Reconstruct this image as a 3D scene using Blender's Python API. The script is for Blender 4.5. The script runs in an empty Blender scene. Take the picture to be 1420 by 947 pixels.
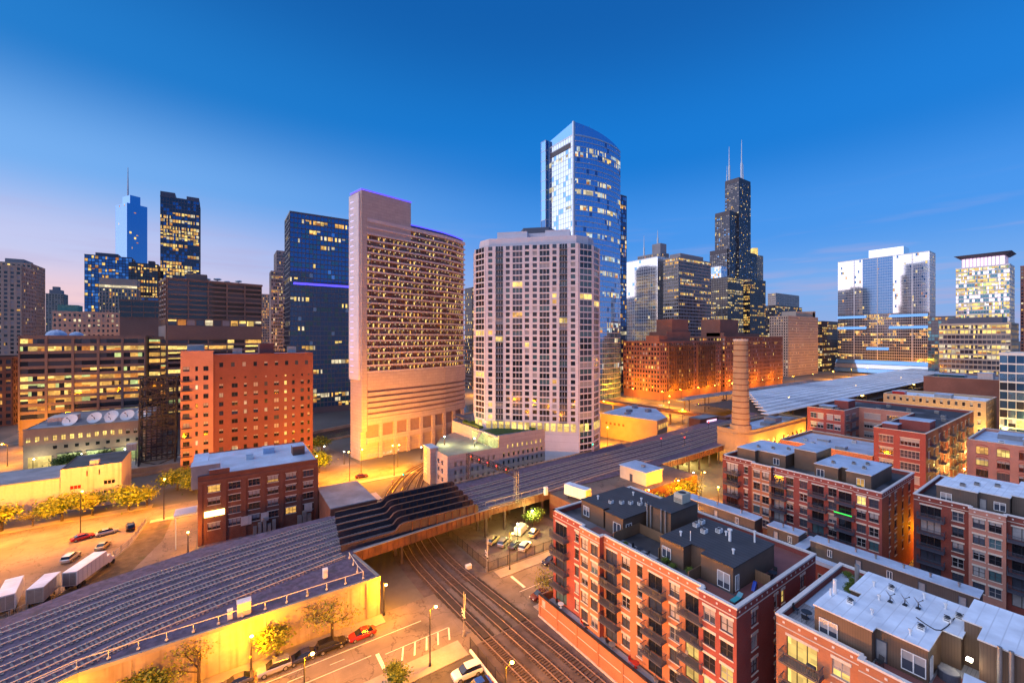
import bpy, math, random
from mathutils import Vector
RN = random.Random(11)
SC = bpy.context.scene
COL = SC.collection
rad = math.radians
# The place is laid out in metres on the street grid: +X runs south, +Y runs east, Z up,
# street level is z = 0 and the photographer stands on a roof terrace at the origin, 52 m up.
# ------------------------------------------------------------------ camera
cam = bpy.data.cameras.new('camera'); camo = bpy.data.objects.new('camera', cam); COL.objects.link(camo)
camo.location = (0, 0, 52); camo.rotation_euler = (rad(90), 0, rad(-34.4))
cam.sensor_width = 36; cam.lens = 14.83; cam.shift_y = -0.0039; cam.clip_end = 20000; cam.clip_start = .5
SC.camera = camo
# ------------------------------------------------------------------ sky and sun (dawn: sun low in the north-east)
SUN_AZ = -62.0   # clockwise from +Y
SUN_EL = 32.0
W = bpy.data.worlds.new('World'); SC.world = W; W.use_nodes = True
nt = W.node_tree; N = nt.nodes; L = nt.links; N.clear()
def wn(t, **k):
    n = N.new(t)
    for a, b in k.items(): setattr(n, a, b)
    return n
def ramp(stops, fac):
    r = wn('ShaderNodeValToRGB'); e = r.color_ramp.elements; r.color_ramp.interpolation = 'EASE'
    while len(e) < len(stops): e.new(.5)
    for i, (p, c_) in enumerate(stops): e[i].position = p; e[i].color = (*c_, 1)
    L.new(fac, r.inputs[0]); return r.outputs[0]
def wmath(op, a, b=None, clamp=False):
    m = wn('ShaderNodeMath', operation=op, use_clamp=clamp)
    for i, v in enumerate((a, b)):
        if v is None: continue
        if isinstance(v, (int, float)): m.inputs[i].default_value = v
        else: L.new(v, m.inputs[i])
    return m.outputs[0]
def wmix(f, a, b, mode='MIX'):
    m = wn('ShaderNodeMix', data_type='RGBA', blend_type=mode)
    for i, v in ((0, f), (6, a), (7, b)):
        if isinstance(v, (int, float)): m.inputs[i].default_value = v
        elif isinstance(v, tuple): m.inputs[i].default_value = (*v, 1)
        else: L.new(v, m.inputs[i])
    return m.outputs[2]
tc = wn('ShaderNodeTexCoord'); sp = wn('ShaderNodeSeparateXYZ'); L.new(tc.outputs['Generated'], sp.inputs[0])
el = wmath('MAXIMUM', sp.outputs[2], 0.0)
sd = wn('ShaderNodeVectorMath', operation='DOT_PRODUCT'); L.new(tc.outputs['Generated'], sd.inputs[0])
sd.inputs[1].default_value = (math.sin(rad(SUN_AZ)), math.cos(rad(SUN_AZ)), 0)
az = wn('ShaderNodeMapRange', interpolation_type='SMOOTHSTEP'); L.new(sd.outputs['Value'], az.inputs[0])
az.inputs[1].default_value = -0.35; az.inputs[2].default_value = .78
blue = ramp([(0.0, (.22, .33, .60)), (.08, (.14, .30, .64)), (.22, (.04, .215, .62)), (.38, (.0, .14, .50)), (.62, (.0, .08, .32)), (1, (.0, .045, .19))], el)
glow = ramp([(0.0, (.80, .45, .40)), (.06, (.68, .45, .50)), (.15, (.42, .43, .64)), (.28, (.13, .31, .64)), (.44, (.004, .14, .44)), (.64, (.0, .078, .30)), (1, (.0, .040, .17))], el)
cn = wn('ShaderNodeTexNoise'); cm = wn('ShaderNodeMapping'); L.new(tc.outputs['Generated'], cm.inputs[0])
cm.inputs['Scale'].default_value = (2.2, 2.2, 26); L.new(cm.outputs[0], cn.inputs['Vector'])
cn.inputs['Scale'].default_value = 1.6; cn.inputs['Detail'].default_value = 5; cn.inputs['Roughness'].default_value = .55
cl = wn('ShaderNodeMapRange', interpolation_type='SMOOTHSTEP'); L.new(cn.outputs[0], cl.inputs[0]); cl.inputs[1].default_value = .5; cl.inputs[2].default_value = .72
low = wn('ShaderNodeMapRange', interpolation_type='SMOOTHSTEP'); L.new(el, low.inputs[0]); low.inputs[1].default_value = .30; low.inputs[2].default_value = .02
sky = wmix(az.outputs[0], blue, glow)
cf = wmath('MULTIPLY', wmath('MULTIPLY', cl.outputs[0], low.outputs[0]), .6)
sky = wmix(cf, sky, (.36, .30, .48))
nish = wn('ShaderNodeTexSky', sky_type='NISHITA', sun_disc=False); nish.sun_elevation = rad(1.5); nish.sun_rotation = rad(SUN_AZ); nish.ozone_density = 3
b1 = wn('ShaderNodeBackground'); b2 = wn('ShaderNodeBackground'); ad = wn('ShaderNodeAddShader'); ow = wn('ShaderNodeOutputWorld')
L.new(sky, b1.inputs[0]); b1.inputs[1].default_value = 0.92
L.new(nish.outputs[0], b2.inputs[0]); b2.inputs[1].default_value = 0.05
L.new(b1.outputs[0], ad.inputs[0]); L.new(b2.outputs[0], ad.inputs[1]); L.new(ad.outputs[0], ow.inputs[0])
sl = bpy.data.lights.new('sun', 'SUN'); sl.energy = 2.3; sl.angle = rad(115); sl.color = (.88, .88, 1)
so = bpy.data.objects.new('sun', sl); COL.objects.link(so)
dv = -Vector((math.sin(rad(SUN_AZ)) * math.cos(rad(SUN_EL)), math.cos(rad(SUN_AZ)) * math.cos(rad(SUN_EL)), math.sin(rad(SUN_EL))))
so.rotation_euler = dv.to_track_quat('-Z', 'Y').to_euler()
SC.view_settings.view_transform = 'Standard'; SC.view_settings.look = 'None'; SC.view_settings.gamma = 1
SC.view_settings.exposure = 0.45
# ------------------------------------------------------------------ materials
def shader(name):
    m = bpy.data.materials.new(name); m.use_nodes = True
    return m, m.node_tree.nodes, m.node_tree.links, m.node_tree.nodes['Principled BSDF']
def mixn(n, l, f, a, b, mode='MIX'):
    m = n.new('ShaderNodeMix'); m.data_type = 'RGBA'; m.blend_type = mode
    for i, v in ((0, f), (6, a), (7, b)):
        if isinstance(v, (int, float)): m.inputs[i].default_value = v
        elif isinstance(v, tuple): m.inputs[i].default_value = (*v, 1)
        else: l.new(v, m.inputs[i])
    return m.outputs[2]
def noise(n, l, vec, sc, det=4):
    t = n.new('ShaderNodeTexNoise'); t.inputs['Scale'].default_value = sc; t.inputs['Detail'].default_value = det
    l.new(vec, t.inputs['Vector']); return t.outputs[0]
def rng(n, l, v, a, b, c0=0., d0=1.):
    r = n.new('ShaderNodeMapRange'); l.new(v, r.inputs[0])
    for i, q in enumerate((a, b, c0, d0)): r.inputs[i + 1].default_value = q
    return r.outputs[0]
def mat(name, col, rough=.8, metal=0., var=.3, sc=.6, sc2=6., stain=None, spec=.4, bump=0., cracks=0, streak=None):
    m, n, l, p = shader(name)
    g = n.new('ShaderNodeNewGeometry').outputs['Position']
    lo = tuple(v * (1 - var) for v in col); hi = tuple(min(1, v * (1 + var)) for v in col)
    c1 = mixn(n, l, rng(n, l, noise(n, l, g, sc), .3, .7), lo, hi)
    c1 = mixn(n, l, rng(n, l, noise(n, l, g, sc2), .35, .65, 0, .5), c1, tuple(v * .8 for v in col))
    if stain: c1 = mixn(n, l, rng(n, l, noise(n, l, g, sc * .35, 6), .55, .68, 0, .8), c1, stain)
    if cracks:
        v = n.new('ShaderNodeTexVoronoi'); v.feature = 'DISTANCE_TO_EDGE'; v.inputs['Scale'].default_value = .16; dn_ = n.new('ShaderNodeVectorMath'); nz_ = n.new('ShaderNodeTexNoise'); nz_.inputs['Scale'].default_value = .7; nz_.inputs['Detail'].default_value = 5; l.new(g, nz_.inputs['Vector'])
        sc_ = n.new('ShaderNodeVectorMath'); sc_.operation = 'SCALE'; l.new(nz_.outputs[1], sc_.inputs[0]); sc_.inputs['Scale'].default_value = 3.5; l.new(g, dn_.inputs[0]); l.new(sc_.outputs[0], dn_.inputs[1]); l.new(dn_.outputs[0], v.inputs['Vector'])
        c1 = mixn(n, l, rng(n, l, v.outputs['Distance'], .0, .022, .75, 0), c1, tuple(q * .3 for q in col))
        bt = n.new('ShaderNodeTexBrick'); bt.inputs['Scale'].default_value = 1; bt.inputs['Brick Width'].default_value = 7; bt.inputs['Row Height'].default_value = 3.2; bt.inputs['Mortar Size'].default_value = .04; l.new(g, bt.inputs['Vector'])
        for kk, vv in (('Color1', 1.0), ('Color2', .72), ('Mortar', .6)): bt.inputs[kk].default_value = (vv, vv, vv, 1)
        c1 = mixn(n, l, .55, c1, mixn(n, l, 1.0, c1, bt.outputs[0], 'MULTIPLY'))
    if streak:
        mp = n.new('ShaderNodeMapping'); mp.inputs['Scale'].default_value = (1, 1, .06); l.new(g, mp.inputs[0])
        c1 = mixn(n, l, rng(n, l, noise(n, l, mp.outputs[0], 1.3, 6), .5, .72, 0, .75), c1, streak)
    l.new(c1, p.inputs['Base Color'])
    p.inputs['Roughness'].default_value = rough; p.inputs['Metallic'].default_value = metal
    p.inputs['Specular IOR Level'].default_value = spec
    if bump:
        b = n.new('ShaderNodeBump'); b.inputs['Strength'].default_value = bump; b.inputs['Distance'].default_value = .1
        l.new(noise(n, l, g, sc2 * 2), b.inputs['Height']); l.new(b.outputs[0], p.inputs['Normal'])
    return m
def brick(name, a, b, mortar, rowh=.08, bw=.24, var=.18, ms=.008):
    m, n, l, p = shader(name)
    g = n.new('ShaderNodeNewGeometry').outputs['Position']
    s = n.new('ShaderNodeSeparateXYZ'); l.new(g, s.inputs[0])
    ad = n.new('ShaderNodeMath'); l.new(s.outputs[0], ad.inputs[0]); l.new(s.outputs[1], ad.inputs[1])
    cb = n.new('ShaderNodeCombineXYZ'); l.new(ad.outputs[0], cb.inputs[0]); l.new(s.outputs[2], cb.inputs[1])
    t = n.new('ShaderNodeTexBrick'); l.new(cb.outputs[0], t.inputs['Vector'])
    t.inputs['Scale'].default_value = 1; t.inputs['Brick Width'].default_value = bw; t.inputs['Row Height'].default_value = rowh
    t.inputs['Mortar Size'].default_value = ms
    for k, v in (('Color1', a), ('Color2', b), ('Mortar', mortar)): t.inputs[k].default_value = (*v, 1)
    c1 = mixn(n, l, rng(n, l, noise(n, l, g, .35, 6), .35, .7, 0, var * 2), t.outputs[0], tuple(v * .55 for v in a))
    c1 = mixn(n, l, rng(n, l, noise(n, l, g, 2.5, 3), .4, .7, 0, var), c1, tuple(min(1, v * 1.5) for v in b))
    l.new(c1, p.inputs['Base Color']); p.inputs['Roughness'].default_value = .85; p.inputs['Specular IOR Level'].default_value = .25
    return m
def striped(name, col, pitch=.3, dark=.75, rough=.6, axis='xy', width=.12):
    m, n, l, p = shader(name)
    g = n.new('ShaderNodeNewGeometry').outputs['Position']
    s = n.new('ShaderNodeSeparateXYZ'); l.new(g, s.inputs[0])
    ad = n.new('ShaderNodeMath')
    if axis == 'xy': l.new(s.outputs[0], ad.inputs[0]); l.new(s.outputs[1], ad.inputs[1])
    else: l.new(s.outputs['xyz'.index(axis)], ad.inputs[0]); ad.inputs[1].default_value = 0
    md = n.new('ShaderNodeMath'); md.operation = 'PINGPONG'; l.new(ad.outputs[0], md.inputs[0]); md.inputs[1].default_value = pitch / 2
    f = rng(n, l, md.outputs[0], pitch * width, pitch * width * .5)
    c1 = mixn(n, l, rng(n, l, noise(n, l, g, .5, 5), .3, .7), tuple(v * .85 for v in col), tuple(min(1, v * 1.15) for v in col))
    c1 = mixn(n, l, f, c1, tuple(v * dark for v in col))
    c1 = mixn(n, l, rng(n, l, noise(n, l, g, .22, 7), .52, .68, 0, .45), c1, tuple(v * .6 for v in col))
    l.new(c1, p.inputs['Base Color']); p.inputs['Roughness'].default_value = rough
    return m
def glass(name, col, rough=.08, metal=.0, spec=.8, wob=.0, wsc=.15):
    m, n, l, p = shader(name)
    p.inputs['Base Color'].default_value = (*col, 1); p.inputs['Roughness'].default_value = rough
    p.inputs['Metallic'].default_value = metal; p.inputs['Specular IOR Level'].default_value = spec
    if wob:
        g = n.new('ShaderNodeNewGeometry').outputs['Position']
        b = n.new('ShaderNodeBump'); b.inputs['Strength'].default_value = wob; b.inputs['Distance'].default_value = 1
        l.new(noise(n, l, g, wsc, 2), b.inputs['Height']); l.new(b.outputs[0], p.inputs['Normal'])
    return m
def lit(name, col, st, sc=1.2, dim=.35, sample=False):
    m, n, l, p = shader(name)
    g = n.new('ShaderNodeNewGeometry').outputs['Position']
    sn = n.new('ShaderNodeVectorMath'); sn.operation = 'SNAP'; l.new(g, sn.inputs[0]); sn.inputs[1].default_value = (.7, .7, .55)
    wn_ = n.new('ShaderNodeTexWhiteNoise'); l.new(sn.outputs[0], wn_.inputs['Vector'])
    sn2 = n.new('ShaderNodeVectorMath'); sn2.operation = 'SNAP'; l.new(g, sn2.inputs[0]); sn2.inputs[1].default_value = (4.3, 4.3, 2.9)
    wn2 = n.new('ShaderNodeTexWhiteNoise'); l.new(sn2.outputs[0], wn2.inputs['Vector'])
    f1 = rng(n, l, wn_.outputs['Value'], 0, 1, .6, 1.05); f2 = rng(n, l, wn2.outputs['Value'], 0, 1, dim, 1.1)
    mm = n.new('ShaderNodeMath'); mm.operation = 'MULTIPLY'; l.new(f1, mm.inputs[0]); l.new(f2, mm.inputs[1]); f = mm.outputs[0]
    p.inputs['Base Color'].default_value = (.05, .04, .03, 1)
    p.inputs['Emission Color'].default_value = (*col, 1)
    mu = n.new('ShaderNodeMath'); mu.operation = 'MULTIPLY'; l.new(f, mu.inputs[0]); mu.inputs[1].default_value = st
    l.new(mu.outputs[0], p.inputs['Emission Strength'])
    m.cycles.emission_sampling = 'AUTO' if sample else 'NONE'
    return m
def plain(name, col, rough=.5, metal=0., spec=.5, em=None, est=0):
    m, n, l, p = shader(name)
    p.inputs['Base Color'].default_value = (*col, 1); p.inputs['Roughness'].default_value = rough
    p.inputs['Metallic'].default_value = metal; p.inputs['Specular IOR Level'].default_value = spec
    if em:
        p.inputs['Emission Color'].default_value = (*em, 1); p.inputs['Emission Strength'].default_value = est
        m.cycles.emission_sampling = 'NONE'
    return m
T = {}
T['city'] = mat('city_ground', (.11, .105, .10), .9, sc=.05, sc2=.6)
T['asphalt'] = mat('asphalt', (.19, .16, .14), .85, var=.25, sc=.25, sc2=4, stain=(.055, .05, .046), cracks=1)
T['asphalt_dark'] = mat('asphalt_dark', (.07, .066, .068), .85, var=.3, sc=.4, sc2=4, cracks=1)
T['lot'] = mat('lot_paving', (.20, .155, .13), .9, var=.3, sc=.12, sc2=2, stain=(.11, .10, .095), cracks=1)
T['conc'] = mat('concrete', (.29, .26, .235), .85, var=.2, sc=.3, sc2=3, stain=(.2, .185, .17))
T['conc_wall'] = mat('concrete_wall', (.44, .36, .26), .85, var=.25, sc=.25, sc2=1.6, stain=(.20, .15, .10), streak=(.16, .11, .07))
T['conc_pale'] = mat('concrete_pale', (.56, .47, .44), .8, var=.1, sc=.2, sc2=2, streak=(.36, .29, .26))
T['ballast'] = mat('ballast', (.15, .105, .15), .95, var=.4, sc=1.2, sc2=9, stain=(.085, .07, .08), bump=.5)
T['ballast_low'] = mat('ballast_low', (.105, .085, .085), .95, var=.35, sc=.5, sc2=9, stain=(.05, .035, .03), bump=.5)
T['earth'] = mat('earth', (.12, .085, .05), .95, var=.4, sc=.6, sc2=5, stain=(.06, .065, .025), bump=.6)
T['grass'] = mat('grass', (.055, .085, .03), .95, var=.4, sc=.8, sc2=8)
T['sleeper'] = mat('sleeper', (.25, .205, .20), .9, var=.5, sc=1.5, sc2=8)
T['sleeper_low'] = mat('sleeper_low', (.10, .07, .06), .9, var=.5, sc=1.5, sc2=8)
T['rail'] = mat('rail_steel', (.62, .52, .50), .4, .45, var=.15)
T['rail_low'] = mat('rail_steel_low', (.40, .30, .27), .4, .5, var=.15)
T['timber'] = mat('crossing_timber', (.045, .036, .033), .8, var=.3, sc=1, sc2=6)
T['paint'] = mat('road_paint', (.72, .68, .6), .7, var=.2, sc=2, sc2=10)
T['rust'] = mat('rusty_girder', (.13, .055, .035), .75, var=.4, sc=.6, sc2=3, stain=(.05, .03, .03))
T['dark_steel'] = mat('dark_steel', (.06, .045, .055), .65, .1, var=.4, sc=.7, sc2=4)
T['steel'] = mat('galvanised', (.36, .35, .35), .45, .6, var=.2)
T['black'] = plain('black_metal', (.022, .022, .028), .5)
T['iron'] = plain('balcony_iron', (.07, .078, .115), .5, .2)
T['br_or'] = brick('brick_orange', (.44, .165, .075), (.38, .135, .065), (.36, .22, .15))
T['br_red'] = brick('brick_red', (.30, .062, .048), (.26, .05, .042), (.28, .14, .12))
T['br_dk'] = brick('brick_dark_red', (.23, .05, .038), (.19, .042, .034), (.2, .1, .08))
T['br_old'] = brick('brick_old', (.21, .07, .045), (.17, .06, .04), (.2, .13, .1), var=.35)
T['br_pink'] = brick('brick_pink', (.47, .21, .155), (.42, .19, .15), (.42, .27, .22))
T['br_tan'] = brick('brick_tan', (.44, .30, .17), (.38, .25, .15), (.4, .3, .2))
T['br_far'] = mat('brick_far', (.25, .105, .075), .85, var=.2, sc=.1, sc2=1)
T['br_brown'] = mat('brick_brown_far', (.17, .085, .06), .85, var=.25, sc=.1, sc2=1)
T['br_fulton'] = mat('brick_smooth_red', (.18, .06, .052), .85, var=.15, sc=.12, sc2=1.5)
T['stone'] = mat('lintel_stone', (.60, .54, .47), .8, var=.1)
T['coping'] = mat('coping_stone', (.66, .63, .62), .7, var=.1)
T['siding'] = striped('brown_siding', (.135, .085, .058), .22, .7)
T['siding2'] = striped('brown_siding_dark', (.10, .075, .062), .22, .72)
T['roof_dark'] = striped('roof_dark_slats', (.052, .052, .062), .75, .45, .7, 'x', .1)
T['roof_pale'] = striped('roof_membrane', (.68, .76, .88), .95, .82, .6, 'y', .06)
T['roof_blue'] = mat('roof_bluegrey', (.42, .53, .70), .65, var=.22, sc=.22, sc2=1.5, stain=(.27, .34, .46))
T['roof_shed'] = mat('roof_shed', (.72, .76, .82), .6, var=.2, sc=.06, sc2=.5, stain=(.40, .43, .5))
T['roof_grey'] = mat('roof_grey', (.24, .25, .29), .8, var=.35, sc=.2, sc2=1.5, stain=(.10, .10, .12))
T['roof_black'] = mat('roof_tar', (.05, .05, .06), .8, var=.5, sc=.25, sc2=2, stain=(.2, .2, .24))
T['deck_red'] = striped('deck_boards_red', (.20, .075, .07), .28, .6, .7, 'x', .1)
T['deck_grey'] = striped('deck_boards_grey', (.30, .31, .35), .3, .6, .7, 'y', .1)
T['wood'] = striped('wood_screen', (.21, .12, .065), .2, .6, .7)
T['white'] = mat('white_paint', (.74, .74, .74), .5, var=.06)
T['cream'] = mat('cream_paint', (.62, .55, .42), .6, var=.1)
T['green_turf'] = mat('roof_turf', (.03, .075, .02), .95, var=.35, sc=.8, sc2=6)
T['leaf'] = mat('leaf', (.20, .24, .022), .7, var=.45, sc=1.5, sc2=8)
T['leaf2'] = mat('leaf_green', (.07, .12, .02), .7, var=.45, sc=1.5, sc2=8)
T['leaf3'] = mat('leaf_bud', (.24, .22, .03), .7, var=.4, sc=1.5, sc2=8)
T['bark'] = mat('bark', (.075, .055, .04), .9, var=.3, sc=2, sc2=9)
T['water'] = glass('river_water', (.012, .016, .02), .12, 0, .6, .25, .6)
T['tyre'] = plain('tyre', (.015, .015, .016), .8)
T['rim'] = plain('wheel_rim', (.45, .45, .46), .35, .8)
T['carglass'] = glass('car_glass', (.012, .014, .018), .06)
T['headlamp'] = plain('headlamp', (.7, .7, .68), .2)
T['taillamp'] = plain('taillamp', (.3, .01, .008), .25)
for k, c_ in dict(red=(.42, .025, .02), black=(.014, .013, .015), grey=(.13, .13, .15), silver=(.5, .5, .52), navy=(.03, .035, .075), white=(.72, .72, .73), blue=(.012, .06, .42), maroon=(.10, .014, .02), tan=(.42, .33, .2)).items():
    T['car_' + k] = plain('car_paint_' + k, c_, .25, .1 if k not in ('silver', 'grey') else .6, .6)
# window panes
T['g_dark'] = glass('pane_dark', (.014, .016, .022), .07)
T['g_mid'] = glass('pane_mid', (.05, .06, .085), .1)
T['g_blind'] = mat('pane_blind', (.34, .33, .34), .35, var=.15, sc=3)
T['g_teal'] = glass('pane_teal', (.06, .12, .14), .08)
T['l_warm'] = lit('lit_warm', (1, .52, .11), .95)
T['l_yel'] = lit('lit_yellow', (1, .68, .18), 1.25)
T['l_pale'] = lit('lit_pale', (1, .84, .52), .9)
T['l_or'] = lit('lit_orange', (1, .34, .05), .7)
T['l_cool'] = lit('lit_cool', (.75, .93, 1), .75)
T['l_green'] = lit('lit_green', (.8, 1, .36), .7)
T['m_blue'] = glass('mirror_blue', (.20, .42, .70), .06, .8, .8, .02)
T['m_deep'] = glass('mirror_deep', (.05, .15, .33), .07, .7, .8, .02)
T['m_pale'] = glass('mirror_pale', (.70, .72, .76), .05, .9, .8, .006)
T['m_dark'] = glass('mirror_dark', (.045, .055, .085), .08, .5, .8, .02)
T['m_teal'] = glass('mirror_teal', (.05, .17, .24), .07, .6, .8, .02)
T['pinkconc'] = brick('pink_concrete', (.52, .41, .375), (.47, .37, .345), (.27, .19, .18), 1.35, 3.3, .1, .03)
T['pinkslab'] = mat('gallery_concrete', (.62, .50, .50), .8, var=.1, sc=.1, sc2=1)
T['pinkdk'] = mat('louvre_pink', (.30, .20, .19), .8, var=.1, sc=.1, sc2=1)
T['lavender'] = brick('lavender_concrete', (.68, .63, .67), (.64, .59, .63), (.42, .36, .40), 2.8, 4.1, .1, .04)
T['taupe'] = mat('taupe_concrete', (.19, .14, .125), .8, var=.12, sc=.08, sc2=1)
T['studio'] = mat('studio_render', (.27, .19, .175), .85, var=.15, sc=.1, sc2=1)
T['m_mid'] = glass('mirror_mid', (.12, .30, .56), .06, .75, .8, .01)
T['black_steel'] = mat('black_steel', (.028, .027, .036), .6, .1, var=.3)
T['beige'] = mat('beige_stone', (.46, .36, .29), .85, var=.12, sc=.06, sc2=.8)
T['greyst'] = mat('grey_stone', (.30, .28, .29), .85, var=.12, sc=.06, sc2=.8)
T['bronze'] = mat('dark_bronze', (.085, .075, .088), .5, .4, var=.15, sc=.05)
T['slate'] = mat('slate_metal', (.10, .11, .15), .5, .3, var=.15, sc=.05)
T['alu'] = mat('aluminium', (.52, .54, .58), .4, .6, var=.08, sc=.05)
T['greenroof'] = mat('copper_roof', (.12, .30, .26), .7, var=.2)
T['glow_blue'] = plain('led_blue', (.05, .05, .3), .5, em=(.08, .06, 1), est=1.6)
T['glow_violet'] = plain('led_violet', (.4, .35, .5), .5, em=(.55, .5, 1), est=.9)
T['glow_pink'] = plain('led_pink', (.5, .35, .5), .5, em=(1, .62, .9), est=1.1)
T['sign_yel'] = plain('lit_sign', (.8, .7, .2), .5, em=(1, .82, .22), est=5)
T['sodium'] = plain('sodium_lamp', (1, .6, .1), .5, em=(1, .55, .10), est=26)
T['whitelamp'] = plain('white_lamp', (1, 1, .9), .5, em=(1, .93, .7), est=18)
T['sig_g'] = plain('signal_green', (0, .5, .3), .5, em=(.0, 1, .5), est=6)
T['sig_r'] = plain('signal_red', (.6, 0, 0), .5, em=(1, .03, .03), est=6)
# ------------------------------------------------------------------ mesh helpers
class MB:
    def __init__(s): s.v = []; s.f = []; s.m = []
    def quad(s, a, b, c, d, m=0):
        i = len(s.v); s.v += [a, b, c, d]; s.f.append((i, i + 1, i + 2, i + 3)); s.m.append(m)
    def hexa(s, p, m=0):   # p: 4 bottom ccw + 4 top
        i = len(s.v); s.v += p
        for q in ((3, 2, 1, 0), (4, 5, 6, 7), (0, 1, 5, 4), (1, 2, 6, 5), (2, 3, 7, 6), (3, 0, 4, 7)):
            s.f.append(tuple(i + k for k in q)); s.m.append(m)
    def box(s, x0, x1, y0, y1, z0, z1, m=0):
        s.hexa([(x0, y0, z0), (x1, y0, z0), (x1, y1, z0), (x0, y1, z0), (x0, y0, z1), (x1, y0, z1), (x1, y1, z1), (x0, y1, z1)], m)
    def fbox(s, F, u0, u1, z0, z1, n0, n1, m=0):   # box in a wall's frame: along, up, outward
        p = F.pt
        s.hexa([(*p(u0, n1), z0), (*p(u1, n1), z0), (*p(u1, n0), z0), (*p(u0, n0), z0), (*p(u0, n1), z1), (*p(u1, n1), z1), (*p(u1, n0), z1), (*p(u0, n0), z1)], m)
    def fquad(s, F, u0, u1, z0, z1, n, m=0):
        a = F.pt(u0, n); b = F.pt(u1, n); s.quad((*a, z0), (*b, z0), (*b, z1), (*a, z1), m)
    def prism(s, poly, z0, z1, m=0, top=None, bottom=True):
        i = len(s.v); k = len(poly); s.v += [(*p, z0) for p in poly] + [(*p, z1) for p in poly]
        for a in range(k):
            b = (a + 1) % k; s.f.append((i + a, i + b, i + k + b, i + k + a)); s.m.append(m)
        s.f.append(tuple(i + k + a for a in range(k))); s.m.append(m if top is None else top)
        if bottom: s.f.append(tuple(i + a for a in reversed(range(k)))); s.m.append(m)
    def cyl(s, c, r0, r1, z0, z1, n=12, m=0):
        i = len(s.v)
        for z, r in ((z0, r0), (z1, r1)):
            for k in range(n): a = 2 * math.pi * k / n; s.v.append((c[0] + r * math.cos(a), c[1] + r * math.sin(a), z))
        for k in range(n): j = (k + 1) % n; s.f.append((i + k, i + j, i + n + j, i + n + k)); s.m.append(m)
        s.f.append(tuple(i + n + k for k in range(n))); s.m.append(m); s.f.append(tuple(i + k for k in reversed(range(n)))); s.m.append(m)
    def bar(s, a, b, r, n=4, m=0, r2=None):
        a = Vector(a); b = Vector(b); d = (b - a)
        if d.length < 1e-6: return
        d.normalize(); up = Vector((0, 0, 1)) if abs(d.z) < .95 else Vector((1, 0, 0))
        x = d.cross(up).normalized(); y = x.cross(d); i = len(s.v); r2 = r if r2 is None else r2
        for p, rr in ((a, r), (b, r2)):
            for k in range(n):
                t = 2 * math.pi * (k + .5) / n; s.v.append(tuple(p + x * (rr * math.cos(t)) + y * (rr * math.sin(t))))
        for k in range(n): j = (k + 1) % n; s.f.append((i + k, i + j, i + n + j, i + n + k)); s.m.append(m)
        s.f.append(tuple(i + n + k for k in range(n))); s.m.append(m); s.f.append(tuple(i + k for k in reversed(range(n)))); s.m.append(m)
    def tube(s, pts, r, n=4, m=0):
        for a, b in zip(pts, pts[1:]): s.bar(a, b, r, n, m)
    def sph(s, c, r, n=8, k=5, m=0, sz=1.):
        i = len(s.v)
        for a in range(k + 1):
            ph = math.pi * a / k
            for b in range(n):
                th = 2 * math.pi * b / n; s.v.append((c[0] + r * math.sin(ph) * math.cos(th), c[1] + r * math.sin(ph) * math.sin(th), c[2] + sz * r * math.cos(ph)))
        for a in range(k):
            for b in range(n):
                j = (b + 1) % n; s.f.append((i + a * n + b, i + (a + 1) * n + b, i + (a + 1) * n + j, i + a * n + j)); s.m.append(m)
    def mesh(s, name, mats, off=(0, 0, 0)):
        me = bpy.data.meshes.new(name)
        v = s.v if off == (0, 0, 0) else [(a - off[0], b - off[1], c_ - off[2]) for a, b, c_ in s.v]
        me.from_pydata(v, [], s.f)
        for t in (mats if isinstance(mats, (list, tuple)) else [mats]): me.materials.append(T[t] if isinstance(t, str) else t)
        if any(s.m): me.polygons.foreach_set('material_index', s.m)
        me.update(); return me
    def build(s, name, mats, root=None, kind=None, off=None, smooth=False):
        if not s.f: return None
        o = off if off is not None else (root_loc(root) if root else (0, 0, 0))
        me = s.mesh(name, mats, o)
        if smooth: me.polygons.foreach_set('use_smooth', [True] * len(me.polygons))
        return add(name, me, root, kind=kind)
def root_loc(r):
    v = Vector((0, 0, 0))
    while r: v += r.location; r = r.parent
    return tuple(v)
def add(name, me, root=None, loc=(0, 0, 0), rot=0, kind=None):
    o = bpy.data.objects.new(name, me); COL.objects.link(o); o.parent = root; o.location = loc
    if rot: o.rotation_euler = (0, 0, rot)
    if kind: o['kind'] = kind
    return o
def thing(name, label, cat, loc=(0, 0, 0), rot=0, group=None):
    o = add(name, None, None, loc, rot); o.empty_display_size = .3
    return tag(o, label, cat, group)
def tag(o, label, cat, group=None):
    o['label'] = label; o['category'] = cat
    if group: o['group'] = group
    return o
def struct(name, mb, mats):
    return mb.build(name, mats, kind='structure')
def copy_tree(o, parent=None):
    c_ = o.copy(); COL.objects.link(c_); c_.parent = parent
    for ch in list(o.children): copy_tree(ch, c_)
    return c_
class Face:   # a wall seen from outside, running left to right from p0 to p1
    def __init__(s, p0, p1):
        s.p0 = p0; s.w = math.hypot(p1[0] - p0[0], p1[1] - p0[1])
        s.t = ((p1[0] - p0[0]) / s.w, (p1[1] - p0[1]) / s.w); s.n = (s.t[1], -s.t[0]); s.a = math.atan2(s.t[1], s.t[0])
    def pt(s, u, n=0): return (s.p0[0] + s.t[0] * u + s.n[0] * n, s.p0[1] + s.t[1] * u + s.n[1] * n)
def rect(x0, x1, y0, y1): return [(x0, y0), (x1, y0), (x1, y1), (x0, y1)]
def rrect(c, lx, ly, rot):
    ca, sa = math.cos(rad(rot)), math.sin(rad(rot))
    return [(c[0] + ca * a - sa * b, c[1] + sa * a + ca * b) for a, b in ((0, 0), (lx, 0), (lx, ly), (0, ly))]
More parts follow.
